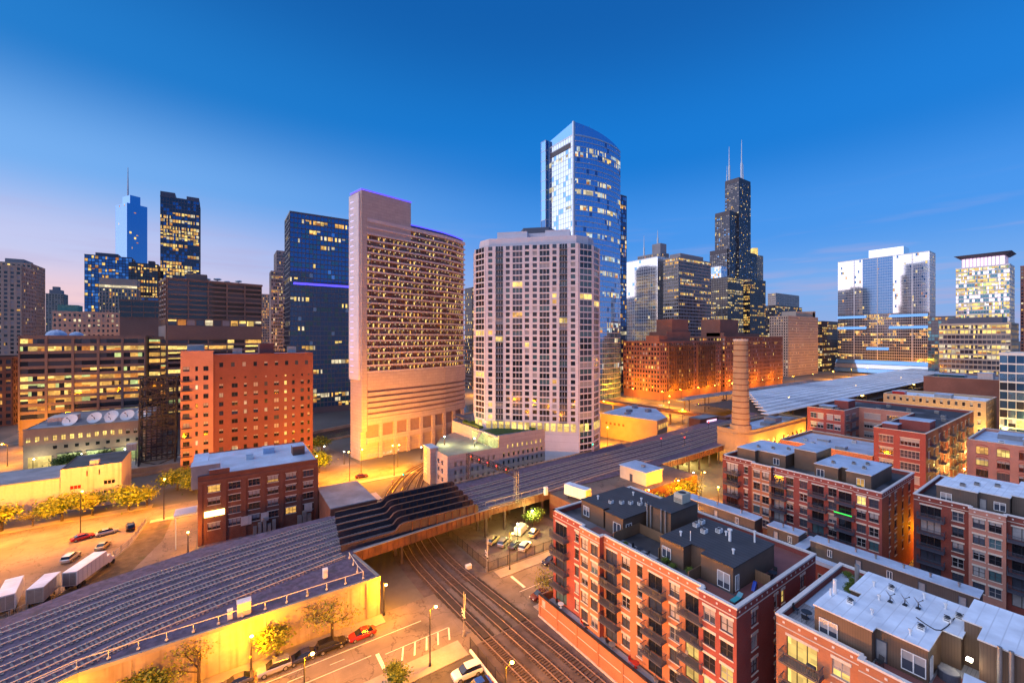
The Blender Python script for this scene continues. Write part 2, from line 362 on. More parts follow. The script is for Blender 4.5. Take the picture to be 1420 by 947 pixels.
def inset(poly, d):
    n = len(poly); out = []
    for i in range(n):
        a, b, c_ = poly[i - 1], poly[i], poly[(i + 1) % n]
        def nrm(p, q):
            l = math.hypot(q[0] - p[0], q[1] - p[1]); return (-(q[1] - p[1]) / l, (q[0] - p[0]) / l)
        n1, n2 = nrm(a, b), nrm(b, c_); k = 1 + n1[0] * n2[0] + n1[1] * n2[1]
        out.append((b[0] + d * (n1[0] + n2[0]) / k, b[1] + d * (n1[1] + n2[1]) / k))
    return out
def centre(poly): return (sum(p[0] for p in poly) / len(poly), sum(p[1] for p in poly) / len(poly))
# ------------------------------------------------------------------ ground, streets, river
def sheet(name, poly, z, m, th=.0):
    mb = MB()
    if th: mb.prism(poly, z - th, z, bottom=False)
    else:
        i = len(mb.v); mb.v += [(*p, z) for p in poly]; mb.f.append(tuple(range(len(poly)))); mb.m.append(0)
    return struct(name, mb, m)
sheet('ground', rect(-7000, 9000, -6000, 9000), 0, 'city')
sheet('street', rect(-120, 270, 65, 76.5), 0.006, 'asphalt')
sheet('street', rect(-200, 64, 157, 168.5), 0.008, 'asphalt')
sheet('street', rect(137, 149, -60, 63), 0.010, 'asphalt')
sheet('street', rect(252, 282, -60, 420), 0.012, 'asphalt')
sheet('street', rect(-92, -68, 245, 640), 0.014, 'asphalt')
sheet('street', rect(-200, 240, 420, 440), 0.016, 'asphalt')
sheet('street', rect(300, 1200, 176, 198), 0.018, 'asphalt')
sheet('street', rect(140, 252, 130, 150), 0.020, 'asphalt')
sheet('street', rect(205, 216, 150, 420), 0.022, 'asphalt')
sheet('parking_lot', [(-70, 100), (-36, 113), (-24, 126), (-19, 141), (-17.5, 156.4), (-110, 156.4)], .008, 'lot')
sheet('driveway', [(-17, 125), (-7, 116), (-5.6, 131), (-5.6, 156.5), (-12, 156.5), (-12.8, 140)], .010, 'lot')
sheet('verge', [(-36, 113), (-26, 112), (-17, 125), (-12.8, 140), (-12, 156.5), (-17.5, 156.4), (-19, 141), (-24, 126)], .008, 'earth')
sheet('parking_lot', rect(48.6, 77, 80, 118), .008, 'lot')
sheet('parking_lot', rect(-60, 33.6, 20, 61), .008, 'asphalt_dark')
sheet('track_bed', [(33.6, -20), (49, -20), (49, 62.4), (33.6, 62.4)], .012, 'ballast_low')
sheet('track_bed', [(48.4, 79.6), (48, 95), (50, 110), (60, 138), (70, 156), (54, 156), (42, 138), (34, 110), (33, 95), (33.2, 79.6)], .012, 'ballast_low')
sheet('crossing_road', rect(24.5, 49.4, 62.4, 79.6), .004, 'asphalt')
sheet('gravel_strip', rect(-4, 22.4, 112.2, 130.9), .008, 'ballast')
sheet('yard', rect(-67.5, -20, 228, 245), .006, 'lot')
sheet('plaza', [(30, 168.8), (47, 168.8), (44, 200), (38, 232), (24, 232), (24, 180)], .01, 'lot')
sheet('river', [(-400, 213), (-60, 213), (-24, 210), (24, 222), (120, 250), (330, 300), (330, 336), (110, 275), (20, 240), (-24, 229), (-60, 227), (-400, 227)], .016, 'water')
sheet('pavement', rect(-120, 24.5, 76.5, 79.3), .13, 'conc', .13)
sheet('pavement', rect(49.5, 76, 76.5, 79.6), .13, 'conc', .13)
sheet('pavement', rect(-120, 33.2, 61, 65), .13, 'conc', .13)
sheet('pavement', rect(49.5, 137, 62.4, 65), .13, 'conc', .13)
sheet('pavement', rect(-17, 62, 154.6, 157), .13, 'conc', .13)
sheet('pavement', rect(-200, -18, 168.5, 172), .13, 'conc', .13)
mb = MB()
for a, b in zip([(-60, 212.6), (-24, 209.6), (24, 221.6), (120, 249.6)], [(-24, 209.6), (24, 221.6), (120, 249.6), (330, 299.6)]): mb.fbox(Face(a, b), 0, math.dist(a, b), 0, 1.1, 0, .5)
for a, b in zip([(-400, 227.4), (-60, 227.4), (-24, 229.4), (20, 240.4)], [(-60, 227.4), (-24, 229.4), (20, 240.4), (110, 275.4)]): mb.fbox(Face(a, b), 0, math.dist(a, b), 0, 1.6, -.5, 0)
tag(mb.build('river_wall', 'conc'), 'low concrete river walls lining both banks of the dark channel', 'river wall')
# painted markings
def marks(name, quads, z):
    mb = MB()
    for q in quads: mb.quad(*[(*p, z) for p in q])
    struct(name, mb, 'paint')
mk = [[(-80, 73.3), (30, 73.3), (30, 73.45), (-80, 73.45)], [(50, 70.3), (240, 70.3), (240, 70.42), (50, 70.42)], [(20.6, 66), (21.2, 66), (21.2, 69.8), (20.6, 69.8)], [(51.5, 71), (52.1, 71), (52.1, 76), (51.5, 76)],
      [(-80, 69.9), (20, 69.9), (20, 70.03), (-80, 70.03)], [(22, 68.9), (33.4, 68.9), (33.4, 69.02), (22, 69.02)]]
for k in range(5): x = 23.6 + k * 2.1; mk.append([(x, 66), (x + .3, 66), (x + 1.5, 68.8), (x + 1.2, 68.8)])
for k in range(7): mk.append([(14 - k * 6, 71.6), (16.2 - k * 6, 71.6), (16.2 - k * 6, 71.72), (14 - k * 6, 71.72)])
for x, y0, y1 in ((26, 50, 56), (29, 50, 56), (23, 50, 56)): mk.append([(x, y0), (x + .12, y0), (x + .12, y1), (x, y1)])
marks('street_markings', mk, .020)
# ------------------------------------------------------------------ railway
def smooth(pts, step):
    P = [pts[0]] + list(pts) + [pts[-1]]; out = []
    for i in range(1, len(P) - 2):
        p0, p1, p2, p3 = P[i - 1:i + 3]; n = max(1, int(math.dist(p1, p2) / step))
        for k in range(n):
            t = k / n
            out.append(tuple(.5 * (2 * p1[j] + (p2[j] - p0[j]) * t + (2 * p0[j] - 5 * p1[j] + 4 * p2[j] - p3[j]) * t * t + (3 * p1[j] - p0[j] - 3 * p2[j] + p3[j]) * t ** 3) for j in (0, 1)))
    out.append(tuple(P[-2])); return out
def track(pts, z, label, group, skip=None):
    c0 = pts[len(pts) // 2]; r = thing('railway_track', label, 'railway track', (c0[0], c0[1], z), group=group)
    sm = smooth(pts, 2.5); rl = [MB(), MB()]
    for a, b in zip(sm, sm[1:]):
        F = Face(a, b)
        for k, s in enumerate((-.75, .75)): rl[k].fbox(F, -.01, F.w + .01, z + .14, z + .30, s - .045, s + .045)
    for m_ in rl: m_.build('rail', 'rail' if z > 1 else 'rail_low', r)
    sl_ = MB(); fine = smooth(pts, .62)
    for a, b in zip(fine, fine[1:]):
        if skip and skip(a): continue
        F = Face(a, b); w = .13 + RN.uniform(-.015, .015); o = RN.uniform(-.06, .06)
        sl_.fbox(F, -w, w, z + .012, z + .145, -1.3 + o, 1.3 + o)
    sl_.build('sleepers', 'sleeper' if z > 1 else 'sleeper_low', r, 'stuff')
L0 = [(-28.1, 97.3), (-27.1, 93.7), (-25.9, 89.7), (-24.8, 86), (-23.4, 82.4), (-20.5, 79.6)]
M0 = [(-8.1, 104.6), (-7.9, 100.7), (-7.6, 96.8), (-7.4, 93.2), (-7, 89), (-6.2, 85.4)]
Y0 = [110.2, 106.4, 102.5, 98.7, 95.2, 91.6]
VT = ['elevated railway track running beside the old brick warehouse', 'elevated track second from the brick warehouse', 'elevated track third from the brick warehouse', 'elevated track fourth from the brick warehouse', 'elevated track along the inner side of the railed wall track', 'elevated track nearest the pipe railing, ending at the bridge']
for k in range(6):
    ex = [(L0[k][0] - 40, L0[k][1] - 17)]
    tail = [(40, Y0[k]), (60, Y0[k]), (105, Y0[k] + 3.2), (150, Y0[k] + 5), (205, Y0[k] + 9), (262, Y0[k] + 12)] if k < 5 else []
    track(ex + [L0[k], M0[k], (22 if k < 5 else 20.5, Y0[k])] + tail, 7.0, VT[k], 'tracks on the railway viaduct')
GT = ['street-level track on the side of the car park fence', 'street-level track between two others crossing the street', 'street-level track beside the brick garden wall']
for k, (xa, xb, xc, xd, xe) in enumerate(((38.8, 37.6, 36.3, 45.3, 56.2), (43.0, 41.6, 39.9, 50.1, 60.8), (46.9, 45.4, 43.6, 55.3, 65.1))):
    track([(xa + .6, -14), (xa - .2, 40), (xb, 62), (xc + .3, 82), (xc + .2, 95), (xc + 2.2, 108), (xd - 3, 128), (xd, 138), (xe, 154), (xe + 13, 165), (xe + 40, 176)], .03, GT[k], 'tracks crossing the street', skip=lambda p: 62.5 < p[1] < 79.5)
# timber level crossing panels
for k, (x0, x1) in enumerate(((36.2, 39.4), (40.0, 43.2), (43.9, 47.2))):
    mb = MB()
    for j in range(9):
        y = 62.6 + j * 1.88; dx = -1.15 * j / 8
        for a, b in ((.32, .62), (.86, 2.32), (2.56, 2.86)): mb.box(x0 + a + dx, x0 + b + dx, y, y + 1.86, .02, .235)
    tag(mb.build('level_crossing', 'timber'), ['dark crossing planks on the track nearest the striped road marking', 'dark crossing planks on the middle street-level track', 'dark crossing planks on the track nearest the brick apartment block'][k], 'level crossing', 'crossing planks in the street')
# embankment with retaining wall
emb = [(-75, 56), (-16, 79.4), (24.3, 79.4), (22.4, 90.6), (22.4, 113.8), (-4, 112), (-20, 107), (-29, 101.8), (-75, 84)]
r = thing('railway_embankment', 'long concrete retaining wall and raised gravel bed carrying six tracks', 'embankment', (0, 95, 0))
mb = MB(); mb.prism(emb, 0, 7.0, 0, top=1); mb.build('wall', ['conc_wall', 'ballast'], r)
F = Face((-16, 79.4), (24.3, 79.4)); mb = MB()
mb.fbox(F, 0, F.w, 6.7, 7.25, -.35, .12); mb.build('coping', 'conc', r)
F2_ = Face((-75, 56), (-16, 79.4)); mb = MB(); mb.fbox(F2_, 0, F2_.w, 6.7, 7.25, -.35, .12); mb.build('coping', 'conc', r)
for u in (5, 13.2, 21.4, 29.6, 37.8):
    mb = MB(); mb.fbox(F, u, u + .35, 0, 6.7, 0, .14); mb.build('pilaster', 'conc_wall', r)
F = Face((24.3, 79.4), (22.4, 90.6)); mb = MB(); mb.fbox(F, 0, F.w, 6.7, 7.25, -.35, .12); mb.build('coping', 'conc', r)
r = thing('pipe_railing', 'pale pipe railing with round-footed posts along the retaining wall top', 'railing', (0, 80, 7))
pts = [(-75, 57.6, 8.3), (-16.4, 80.6, 8.3), (21.6, 80.8, 8.3), (21.3, 83.4, 8.3), (21.1, 89.6, 8.3)]
mb = MB(); mb.tube(pts, .075, 5); mb.build('handrail', 'cream', r)
for x in [-16.4 + 3.16 * k for k in range(13)] + [-22 - 5 * k for k in range(6)]:
    y = 80.6 if x > -17 else 80.6 + (x + 16.4) * .396
    mb = MB(); mb.bar((x, y, 7), (x, y, 8.3), .07, 5); mb.sph((x, y - .06, 7.22), .24, 6, 4); mb.build('post', 'cream', r)
for y in (83.4, 86.5, 89.6):
    mb = MB(); mb.bar((21.2, y, 7), (21.2, y, 8.3), .07, 5); mb.sph((21.2, y, 7.22), .24, 6, 4); mb.build('post', 'cream', r)
# girder bridge
r = thing('railway_bridge', 'dark plate girder railway bridge over the street-level tracks', 'railway bridge', (40, 102, 0))
mb = MB(); mb.prism([(22.45, 90.9), (57, 94.2), (57, 114.6), (22.45, 113.4)], 5.7, 6.98, 0, top=1); mb.build('deck', ['dark_steel', 'ballast'], r)
prof = [(21.5, 6.99), (54.2, 6.99), (54.6, 7.3), (54.6, 9.3), (54, 9.7), (35.2, 9.7), (34.2, 9.4), (33.3, 8.45), (32.4, 8.2), (21.5, 8.2)]
for k, y in enumerate((112.3, 108.3, 104.45, 100.6, 96.9, 93.45)):
    mb = MB(); dx = k * -.5 + 1.4 if k else 1.6; n = len(prof)
    for s in (-.16, .16): mb.v += [(px + dx, y + s, pz) for px, pz in prof]
    mb.f += [tuple(reversed(range(n))), tuple(range(n, 2 * n))] + [((i + 1) % n, i, n + i, n + (i + 1) % n) for i in range(n)]; mb.m += [0] * (n + 2)
    g = mb.build('girder', 'dark_steel', r)
    mb = MB()
    for q in range(9): x = 37 + q * 2.05 + dx; mb.box(x, x + .14, y - .42, y + .42, 6.99, 9.55)
    tp = [(21.5, 8.2), (32.4, 8.2), (33.3, 8.45), (34.2, 9.4), (35.2, 9.7), (54, 9.7)]
    for (xa, za), (xb, zb) in zip(tp, tp[1:]):
        mb.hexa([(xa + dx, y - .3, za + .01), (xb + dx, y - .3, zb + .01), (xb + dx, y + .3, zb + .01), (xa + dx, y + .3, za + .01), (xa + dx, y - .3, za + .1), (xb + dx, y - .3, zb + .1), (xb + dx, y + .3, zb + .1), (xa + dx, y + .3, za + .1)])
    mb.build('flange', 'rust', g)
F = Face((22.3, 90.5), (57.2, 93.6)); mb = MB(); mb.fbox(F, 0, F.w, 5.4, 7.6, -.3, 0)
for q in range(26): mb.fbox(F, .4 + q * 1.36, .52 + q * 1.36, 5.45, 7.5, 0, .2)
fa = mb.build('fascia_girder', 'rust', r)
mb = MB(); mb.fbox(F, 0, F.w, 7.61, 7.72, -.5, .3); mb.build('walkway_edge', 'conc', fa)
for y in (94.6, 99, 103.5, 108, 112.5):
    mb = MB(); mb.box(56.2, 56.8, y - .3, y + .3, 0, 5.75); mb.box(55.9, 57.1, y - .6, y + .6, 5.2, 5.7); mb.build('column', 'dark_steel', r)
    mb = MB(); mb.box(33.6, 34.2, y - .3, y + .3, 0, 5.75); mb.build('column', 'dark_steel', r)
# viaduct south of the bridge
r = thing('railway_viaduct', 'wide gravel-topped railway viaduct carried on steel columns beyond the girders', 'viaduct', (120, 105, 0))
vp = [(57.1, 95.2), (80, 95), (130, 93.2), (171, 95), (176, 99), (262, 99), (262, 134), (200, 126), (139, 120.5), (106, 120.2), (57.1, 116.3)]
mb = MB(); mb.prism(vp, 5.6, 7.0, 0, top=1); mb.build('deck', ['dark_steel', 'ballast'], r)
for (a, b) in (((57.1, 95), (78, 94.9)), ((128, 93.2), (171, 94.9))):
    F = Face(a, b); mb = MB(); mb.fbox(F, 0, F.w, 5.3, 7.5, 0, .25)
    for q in range(int(F.w / 1.5)): mb.fbox(F, q * 1.5 + .3, q * 1.5 + .42, 5.4, 7.4, .25, .4)
    fa = mb.build('fascia_girder', 'rust', r); mb = MB(); mb.fbox(F, 0, F.w, 7.51, 7.62, -.2, .5); mb.build('walkway_edge', 'conc', fa)
for x in (63, 69.5, 76, 134, 141, 148, 155, 162, 169):
    for y in (95.6, 103, 111, 118.4):
        mb = MB(); mb.box(x - .25, x + .25, y - .25, y + .25, 0, 5.62); mb.box(x - .5, x + .5, y - .5, y + .5, 5.1, 5.6); mb.build('column', 'dark_steel', r)
mb = MB(); F = Face((57.1, 116.35), (139, 120.55)); F.n = (-F.n[0], -F.n[1]); mb.fbox(F, 0, F.w, 5.3, 7.6, .02, .3); mb.build('parapet', 'conc_wall', r)
mb = MB(); mb.fbox(Face((57.2, 95.9), (78, 95.7)), 0, 20.8, 8.5, 8.6, 0, .08)
for q in range(8): mb.fbox(Face((57.2, 95.9), (78, 95.7)), q * 2.9, q * 2.9 + .08, 7, 8.5, 0, .08)
mb.build('handrail', 'cream', r)
r = thing('raised_yard', 'raised gravel yard walled off beside the viaduct', 'embankment', (100, 86, 0))
mb = MB(); mb.prism([(78, 80), (128.5, 80), (128.5, 92.9), (80, 94.7), (78, 94.7)], 0, 6.96, 0, top=1); mb.build('wall', ['br_old', 'lot'], r)
# signal gantry
r = thing('signal_gantry', 'dark steel lattice signal gantry spanning the viaduct tracks', 'signal gantry', (66, 104, 7))
A_, B_ = Vector((66.2, 94.6, 7.0)), Vector((63.6, 117.2, 7.0)); dn = (B_ - A_).normalized(); sx = Vector((dn.y, -dn.x, 0))
for q in (A_, B_):
    mb = MB()
    for a in (-.45, .45):
        for b in (-.45, .45): mb.bar(tuple(q + dn * a + sx * b), tuple(q + dn * a + sx * b + Vector((0, 0, 8.4))), .07)
    for k in range(7):
        for a, b in (((-.45, -.45), (.45, -.45)), ((.45, -.45), (.45, .45)), ((.45, .45), (-.45, .45)), ((-.45, .45), (-.45, -.45))):
            p = q + dn * a[0] + sx * a[1]; w = q + dn * b[0] + sx * b[1]; z0, z1 = k * 1.2, (k + 1) * 1.2
            mb.bar(tuple(p + Vector((0, 0, z0))), tuple(w + Vector((0, 0, z1))), .045)
    mb.build('mast', 'steel' if q is A_ else 'dark_steel', r)
mb = MB(); ln = (B_ - A_).length; nb = 17
for a in (-.5, .5):
    for z in (7.1, 8.5): mb.bar(tuple(A_ - dn * .5 + sx * a + Vector((0, 0, z))), tuple(B_ + dn * .5 + sx * a + Vector((0, 0, z))), .1)
    for k in range(nb):
        p = A_ + dn * (ln * k / nb) + sx * a; w = A_ + dn * (ln * (k + 1) / nb) + sx * a; z0, z1 = (7.1, 8.5) if k % 2 else (8.5, 7.1)
        mb.bar(tuple(p + Vector((0, 0, z0))), tuple(w + Vector((0, 0, z1))), .06)
for k in range(nb + 1):
    p = A_ + dn * (ln * k / nb)
    for z in (7.1, 8.5): mb.bar(tuple(p - sx * .5 + Vector((0, 0, z))), tuple(p + sx * .5 + Vector((0, 0, z))), .05)
mb.build('truss', 'dark_steel', r)
for k in range(5):
    p = A_ + dn * (3.2 + 4.2 * k) - sx * .75
    mb = MB(); mb.box(p.x - .22, p.x + .22, p.y - .22, p.y + .22, 14.2, 15.9); h = mb.build('signal_head', 'black', r)
    mb = MB(); mb.sph((p.x - .25, p.y - .05, 15.4), .17); mb.build('signal_light', 'sig_r', h)
# ------------------------------------------------------------------ generic tower
LITW = [('l_warm', 3), ('l_yel', 3), ('l_pale', 2), ('l_or', 1)]
PANES = ['m_mid', 'g_dark', 'g_mid', 'g_blind', 'g_teal', 'l_warm', 'l_yel', 'l_pale', 'l_or', 'l_cool', 'l_green', 'm_blue', 'm_deep', 'm_pale', 'm_dark', 'm_teal']
def wpick(w): return RN.choices([a for a, _ in w], [b for _, b in w])[0]
def face_grid(wall, pane, F, z0, z1, st, lit_fn=None):
    fh = st['fh']; nf = max(1, round((z1 - z0) / fh)); fh = (z1 - z0) / nf; nb = max(1, round(F.w / st['bw'])); bw = F.w / nb
    pw = st.get('pier', .3) * bw; sh = st.get('span', .35) * fh; pd = st.get('pd', .3); sdp = st.get('sd', .25)
    if st.get('pier', .3) > 0:
        for b in range(nb + 1):
            if st.get('pskip') and b % st['pskip']: continue
            u0, u1 = max(0, b * bw - pw / 2), min(F.w, b * bw + pw / 2); wall.fbox(F, u0, u1, z0, z1, 0, pd)
    if sh > 0:
        for f in range(nf + 1):
            a, c_ = z0 + f * fh - sh / 2, z0 + f * fh + sh / 2
            wall.fbox(F, 0, F.w, max(z0, a), min(z1, c_), 0, sdp)
    base = st['panes']; lp = st.get('lit', .15); lw = st.get('litw', LITW)
    for f in range(nf):
        run = RN.random(); fp = lp * (2.6 if run < .22 else .55)
        if lit_fn: fp = lit_fn((f + .5) / nf, fp)
        on = False
        for b in range(nb):
            if b == 0 or RN.random() < ((.24 if st['streak'] == 1 else st['streak']) if st.get('streak') else 1): on = RN.random() < fp
            k = wpick(lw) if on else wpick(base)
            za, zb = z0 + f * fh + sh / 2, z0 + (f + 1) * fh - sh / 2
            ua, ub = b * bw + pw / 2, (b + 1) * bw - pw / 2; kk = PANES.index(k); q = RN.random()
            if k[0] == 'l' and q < .6:
                if q < .3: zm = za + (zb - za) * RN.uniform(.3, .7); pane.fquad(F, ua, ub, za, zm, .05, PANES.index(wpick(base)) if q < .2 else PANES.index('l_or')); pane.fquad(F, ua, ub, zm, zb, .05, kk)
                else: um = ua + (ub - ua) * RN.uniform(.3, .7); pane.fquad(F, ua, um, za, zb, .05, kk); pane.fquad(F, um, ub, za, zb, .05, PANES.index(wpick(base)))
            else: pane.fquad(F, ua, ub, za, zb, .05, kk)
def tower(name, label, cat, poly, z0, z1, st, faces=(0, 3), group=None, roof='roof_grey', extra=None, lit_fn=None, body=None):
    c0 = centre(poly); r = thing(name, label, cat, (c0[0], c0[1], 0), group=group)
    mb = MB(); mb.prism(poly, 0, z1, 0, top=1, bottom=False); mb.build('body', [body or st['wall'], roof], r)
    wall, pane = MB(), MB(); n = len(poly)
    for i in faces: face_grid(wall, pane, Face(poly[i], poly[(i + 1) % n]), z0, z1, st, lit_fn)
    for i in range(n):
        F = Face(poly[i], poly[(i + 1) % n]); wall.fbox(F, 0, F.w, z1, z1 + st.get('para', 1.0), -.5, st.get('pd', .3))
    wall.build('facade_frame', st['wall'], r, 'stuff'); pane.build('window_panes', PANES, r, 'stuff')
    if extra: extra(r, poly, z1)
    return r
def nwbox(x, y, lx, ly): return rect(x, x + lx, y, y + ly)
def swbox(x, y, lx, ly): return rect(x - lx, x, y, y + ly)   # south-west corner given
def rooftop(*boxes, m='greyst'):
    def fn(r, poly, z):
        for (x0, x1, y0, y1, h) in boxes:
            mb = MB(); mb.box(x0, x1, y0, y1, z, z + h); mb.build('penthouse', m, r)
    return fn
def S(wall, panes, fh=3.6, bw=3, pier=.3, span=.35, lit=.15, **k):
    d = dict(wall=wall, panes=panes, fh=fh, bw=bw, pier=pier, span=span, lit=lit); d.update(k); return d
DK = [('g_dark', 5), ('g_mid', 2)]; RES = [('g_dark', 5), ('g_mid', 3), ('g_blind', 1.5)]
# ------------------------------------------------------------------ skyline
tower('condo_tower', 'beige condo tower at the edge of the view behind the corner brick block', 'tower', swbox(-130, 489, 60, 30), 0, 107, S('beige', RES, 3.2, 3.4, .45, .4, .07), faces=(0, 1))
tower('condo_tower', 'tall pinkish condo tower with a lit side beside its twin', 'tower', swbox(-150, 587, 22, 37), 0, 121, S('beige', RES, 3.2, 3.2, .45, .4, .08), faces=(0, 1), extra=rooftop((-168, -156, 592, 616, 5)))
tower('distant_tower', 'slim distant mauve tower with a stepped top left of the old stone hotel', 'tower', swbox(-203, 927, 19, 22), 0, 118, S('beige', RES, 3.4, 3.2, .45, .4, .03), faces=(0, 1), extra=rooftop((-219, -206, 930, 944, 7), (-216, -209, 932, 940, 12)))
tower('brick_block', 'dark brick corner block glowing orange from the street lamps', 'building', swbox(-103, 373.6, 50, 34), 0, 39.6, S('br_brown', DK, 3.8, 3.4, .42, .42, .12, litw=[('l_or', 2), ('l_warm', 1)]), faces=(0, 1), roof='roof_black', extra=rooftop((-135, -115, 380, 396, 4), m='br_brown'))
def dishes(r, poly, z):
    for k, (x, y, s) in enumerate(((-8, 318, 1), (-3, 320, 1.2), (2, 322, .9), (8, 321, 1.1))):
        mb = MB(); mb.bar((x, y, z), (x, y, z + 3 * s), .3, 6); mb.sph((x, y, z + 3 * s), 1.9 * s, 10, 5, sz=.35); d = mb.build('antenna_dish', 'alu', r)
    mb = MB(); mb.box(-18, -8, 312, 322, z, z + 5); mb.build('penthouse', 'taupe', r)
tower('office_tower', 'brown concrete office tower with ribbon windows and dishes on its roof', 'office building', rrect((-25.7, 302.4), 47, 25, 12.4), 62.5, 84.5, S('taupe', DK, 2.75, 8.6, .07, .36, .05, pd=.7, sd=.45), extra=dishes)
g = bpy.data.objects['office_tower']
wall, pane = MB(), MB(); pl = rrect((-25.7, 302.4), 47, 25, 12.4)
for i in (0, 3):
    F = Face(pl[i], pl[(i + 1) % 4])
    face_grid(wall, pane, F, 58.6, 62.5, S('taupe', [('g_mid', 3), ('g_blind', 2)], 3.8, 4.3, .12, .2, .25, pd=.6))
    wall.fbox(F, 0, F.w, 51.2, 58.6, 0, .75)
    face_grid(wall, pane, F, 8, 51.2, S('taupe', DK, 3.35, 8.6, .06, .4, .5, pd=.6, sd=.4, litw=[('l_yel', 3), ('l_warm', 2), ('l_green', 1)]))
wall.build('facade_frame', 'taupe', g, 'stuff'); pane.build('window_panes', PANES, g, 'stuff')
tower('office_block', 'long brown office block with lit ribbon windows behind the satellite dishes', 'office building', rect(-80.5, -34.5, 299, 330), 12, 52, S('taupe', DK, 3.55, 3.0, .0, .40, .38, sd=.5, litw=[('l_warm', 3), ('l_yel', 2), ('l_or', 2), ('l_green', .6)], streak=1), faces=(0,), roof='roof_blue')
g = bpy.data.objects['office_block']; mb = MB(); F = Face((-80.5, 299), (-34.5, 299))
for u in range(6): mb.fbox(F, max(0, u * 9.2 - .5), min(46, u * 9.2 + .5), 8, 52.6, 0, .75)
mb.build('piers', 'taupe', g)
mb = MB(); mb.sph((-70, 308, 52.6), 4.2, 12, 6, sz=.8); mb.sph((-63, 309, 52.6), 3, 12, 6, sz=.8); mb.build('tent', 'roof_blue', g)
tower('stair_block', 'narrow recessed stair block with glowing windows between two brown offices', 'office building', rect(-34.2, -24, 308, 330), 12, 51.6, S('taupe', DK, 3.55, 4.6, .08, .42, .8, litw=[('l_yel', 3), ('l_warm', 2), ('l_green', 1)]), faces=(0,))
tower('stone_hotel', 'old stone hotel with a green copper roof and rows of small windows', 'building', swbox(-66, 457, 40, 22), 20, 71, S('beige', [('g_dark', 4), ('g_blind', 1)], 3.9, 2.6, .52, .5, .28, litw=[('l_pale', 2), ('l_warm', 1)]), faces=(0, 1), roof='greenroof', extra=rooftop((-104, -93, 460, 474, 6), m='greenroof'))
tower('plain_block', 'windowless brown block with a dark louvre band beside the stone hotel', 'building', rect(-60, -28, 400, 430), 66, 78, S('taupe', [('g_dark', 1)], 4, 6, .06, .3, .0), faces=(0,))
def spire(h, x, y, rr=1.6):
    def fn(r, poly, z):
        mb = MB(); mb.bar((x, y, z), (x, y, z + h), rr, 6, r2=rr * .25); mb.build('spire', 'lavender', r)
    return fn
def trump_top(r, poly, z):
    mb = MB(); mb.prism(inset(poly, 9), z, z + 22); mb.build('crown', 'm_mid', r)
    cx, cy = centre(poly); spire(88, cx - 6, cy, 2.0)(r, poly, z)
tower('glass_spire_tower', 'blue glass skyscraper with a tall spire', 'skyscraper', rrect((-175, 1247), 37, 51, 30), 0, 348, S('m_mid', [('m_mid', 1)], 5.5, 4.2, .1, .16, .015, pd=.15, sd=.12), extra=trump_top)
tower('dark_office_skyscraper', 'dark slab skyscraper with many golden lit floors beside the spire tower', 'skyscraper', rect(-67, -26.7, 705.5, 745), 0, 234, S('slate', [('m_dark', 5), ('m_deep', 2)], 4.6, 3.1, .14, .22, .5, litw=[('l_yel', 3), ('l_warm', 3), ('l_pale', 1)], streak=1), faces=(0, 1), lit_fn=lambda h, p: 0.02 if h > .92 or .42 < h < .52 else p, extra=rooftop((-67, -52, 705.5, 735, 7), (-40, -26.7, 705.5, 735, 5), m='slate'))
tower('blue_office', 'blue glass office block with lit panes in front of the spire tower', 'office building', swbox(-110.6, 827, 50, 30), 0, 168, S('slate', [('m_deep', 4), ('m_blue', 2)], 4.4, 3.6, .14, .2, .22), faces=(0, 1), extra=rooftop((-150, -126, 830, 850, 5), m='slate'))
tower('stone_office', 'beige stone office block with a bright band of light under its cornice', 'office building', swbox(-77.5, 610.6, 30, 20), 0, 104, S('beige', [('g_dark', 3), ('g_mid', 1)], 3.8, 2.4, .5, .25, .12), faces=(0, 1), extra=lambda r, p, z: (lambda mb: (mb.fbox(Face(p[0], p[1]), 0, 30, z + 1.2, z + 3.6, 0, .6), mb.build('light_band', 'l_pale', r)))(MB()) and (lambda mb: (mb.prism(p, z + 3.7, z + 11), mb.build('attic', 'beige', r)))(MB()))
tower('dark_office', 'black office tower speckled with golden windows below the dark slab skyscraper', 'office building', swbox(-66.3, 675.6, 27, 22), 0, 141, S('bronze', DK, 3.8, 2.6, .2, .25, .5, litw=[('l_yel', 2), ('l_warm', 3)]), faces=(0, 1), extra=rooftop((-76, -70, 680, 690, 5), m='bronze'))
tower('glass_office', 'small glass office block tucked behind the brown office tower', 'office building', swbox(-52, 560, 16, 18), 0, 92, S('slate', [('m_deep', 3), ('g_dark', 2)], 3.8, 2.8, .15, .25, .3), faces=(0, 1))
tower('grey_tower', 'grey stepped tower behind the brown office tower and the blue glass tower', 'tower', nwbox(40.4, 493.5, 10.5, 18), 0, 119, S('greyst', RES, 3.6, 1.9, .35, .3, .3), roof='roof_grey')
tower('brown_tower', 'tall thin brown tower at the edge of the blue glass tower', 'tower', nwbox(49.4, 535.8, 12, 32), 0, 148, S('greyst', RES, 3.6, 2, .4, .3, .05))
tower('orange_tower', 'distant tower glowing orange between the brown office and blue glass tower', 'tower', nwbox(44.5, 696.7, 12, 14), 0, 113, S('beige', [('g_mid', 3)], 3.8, 2, .4, .35, .5, litw=[('l_or', 2), ('l_warm', 2)]))
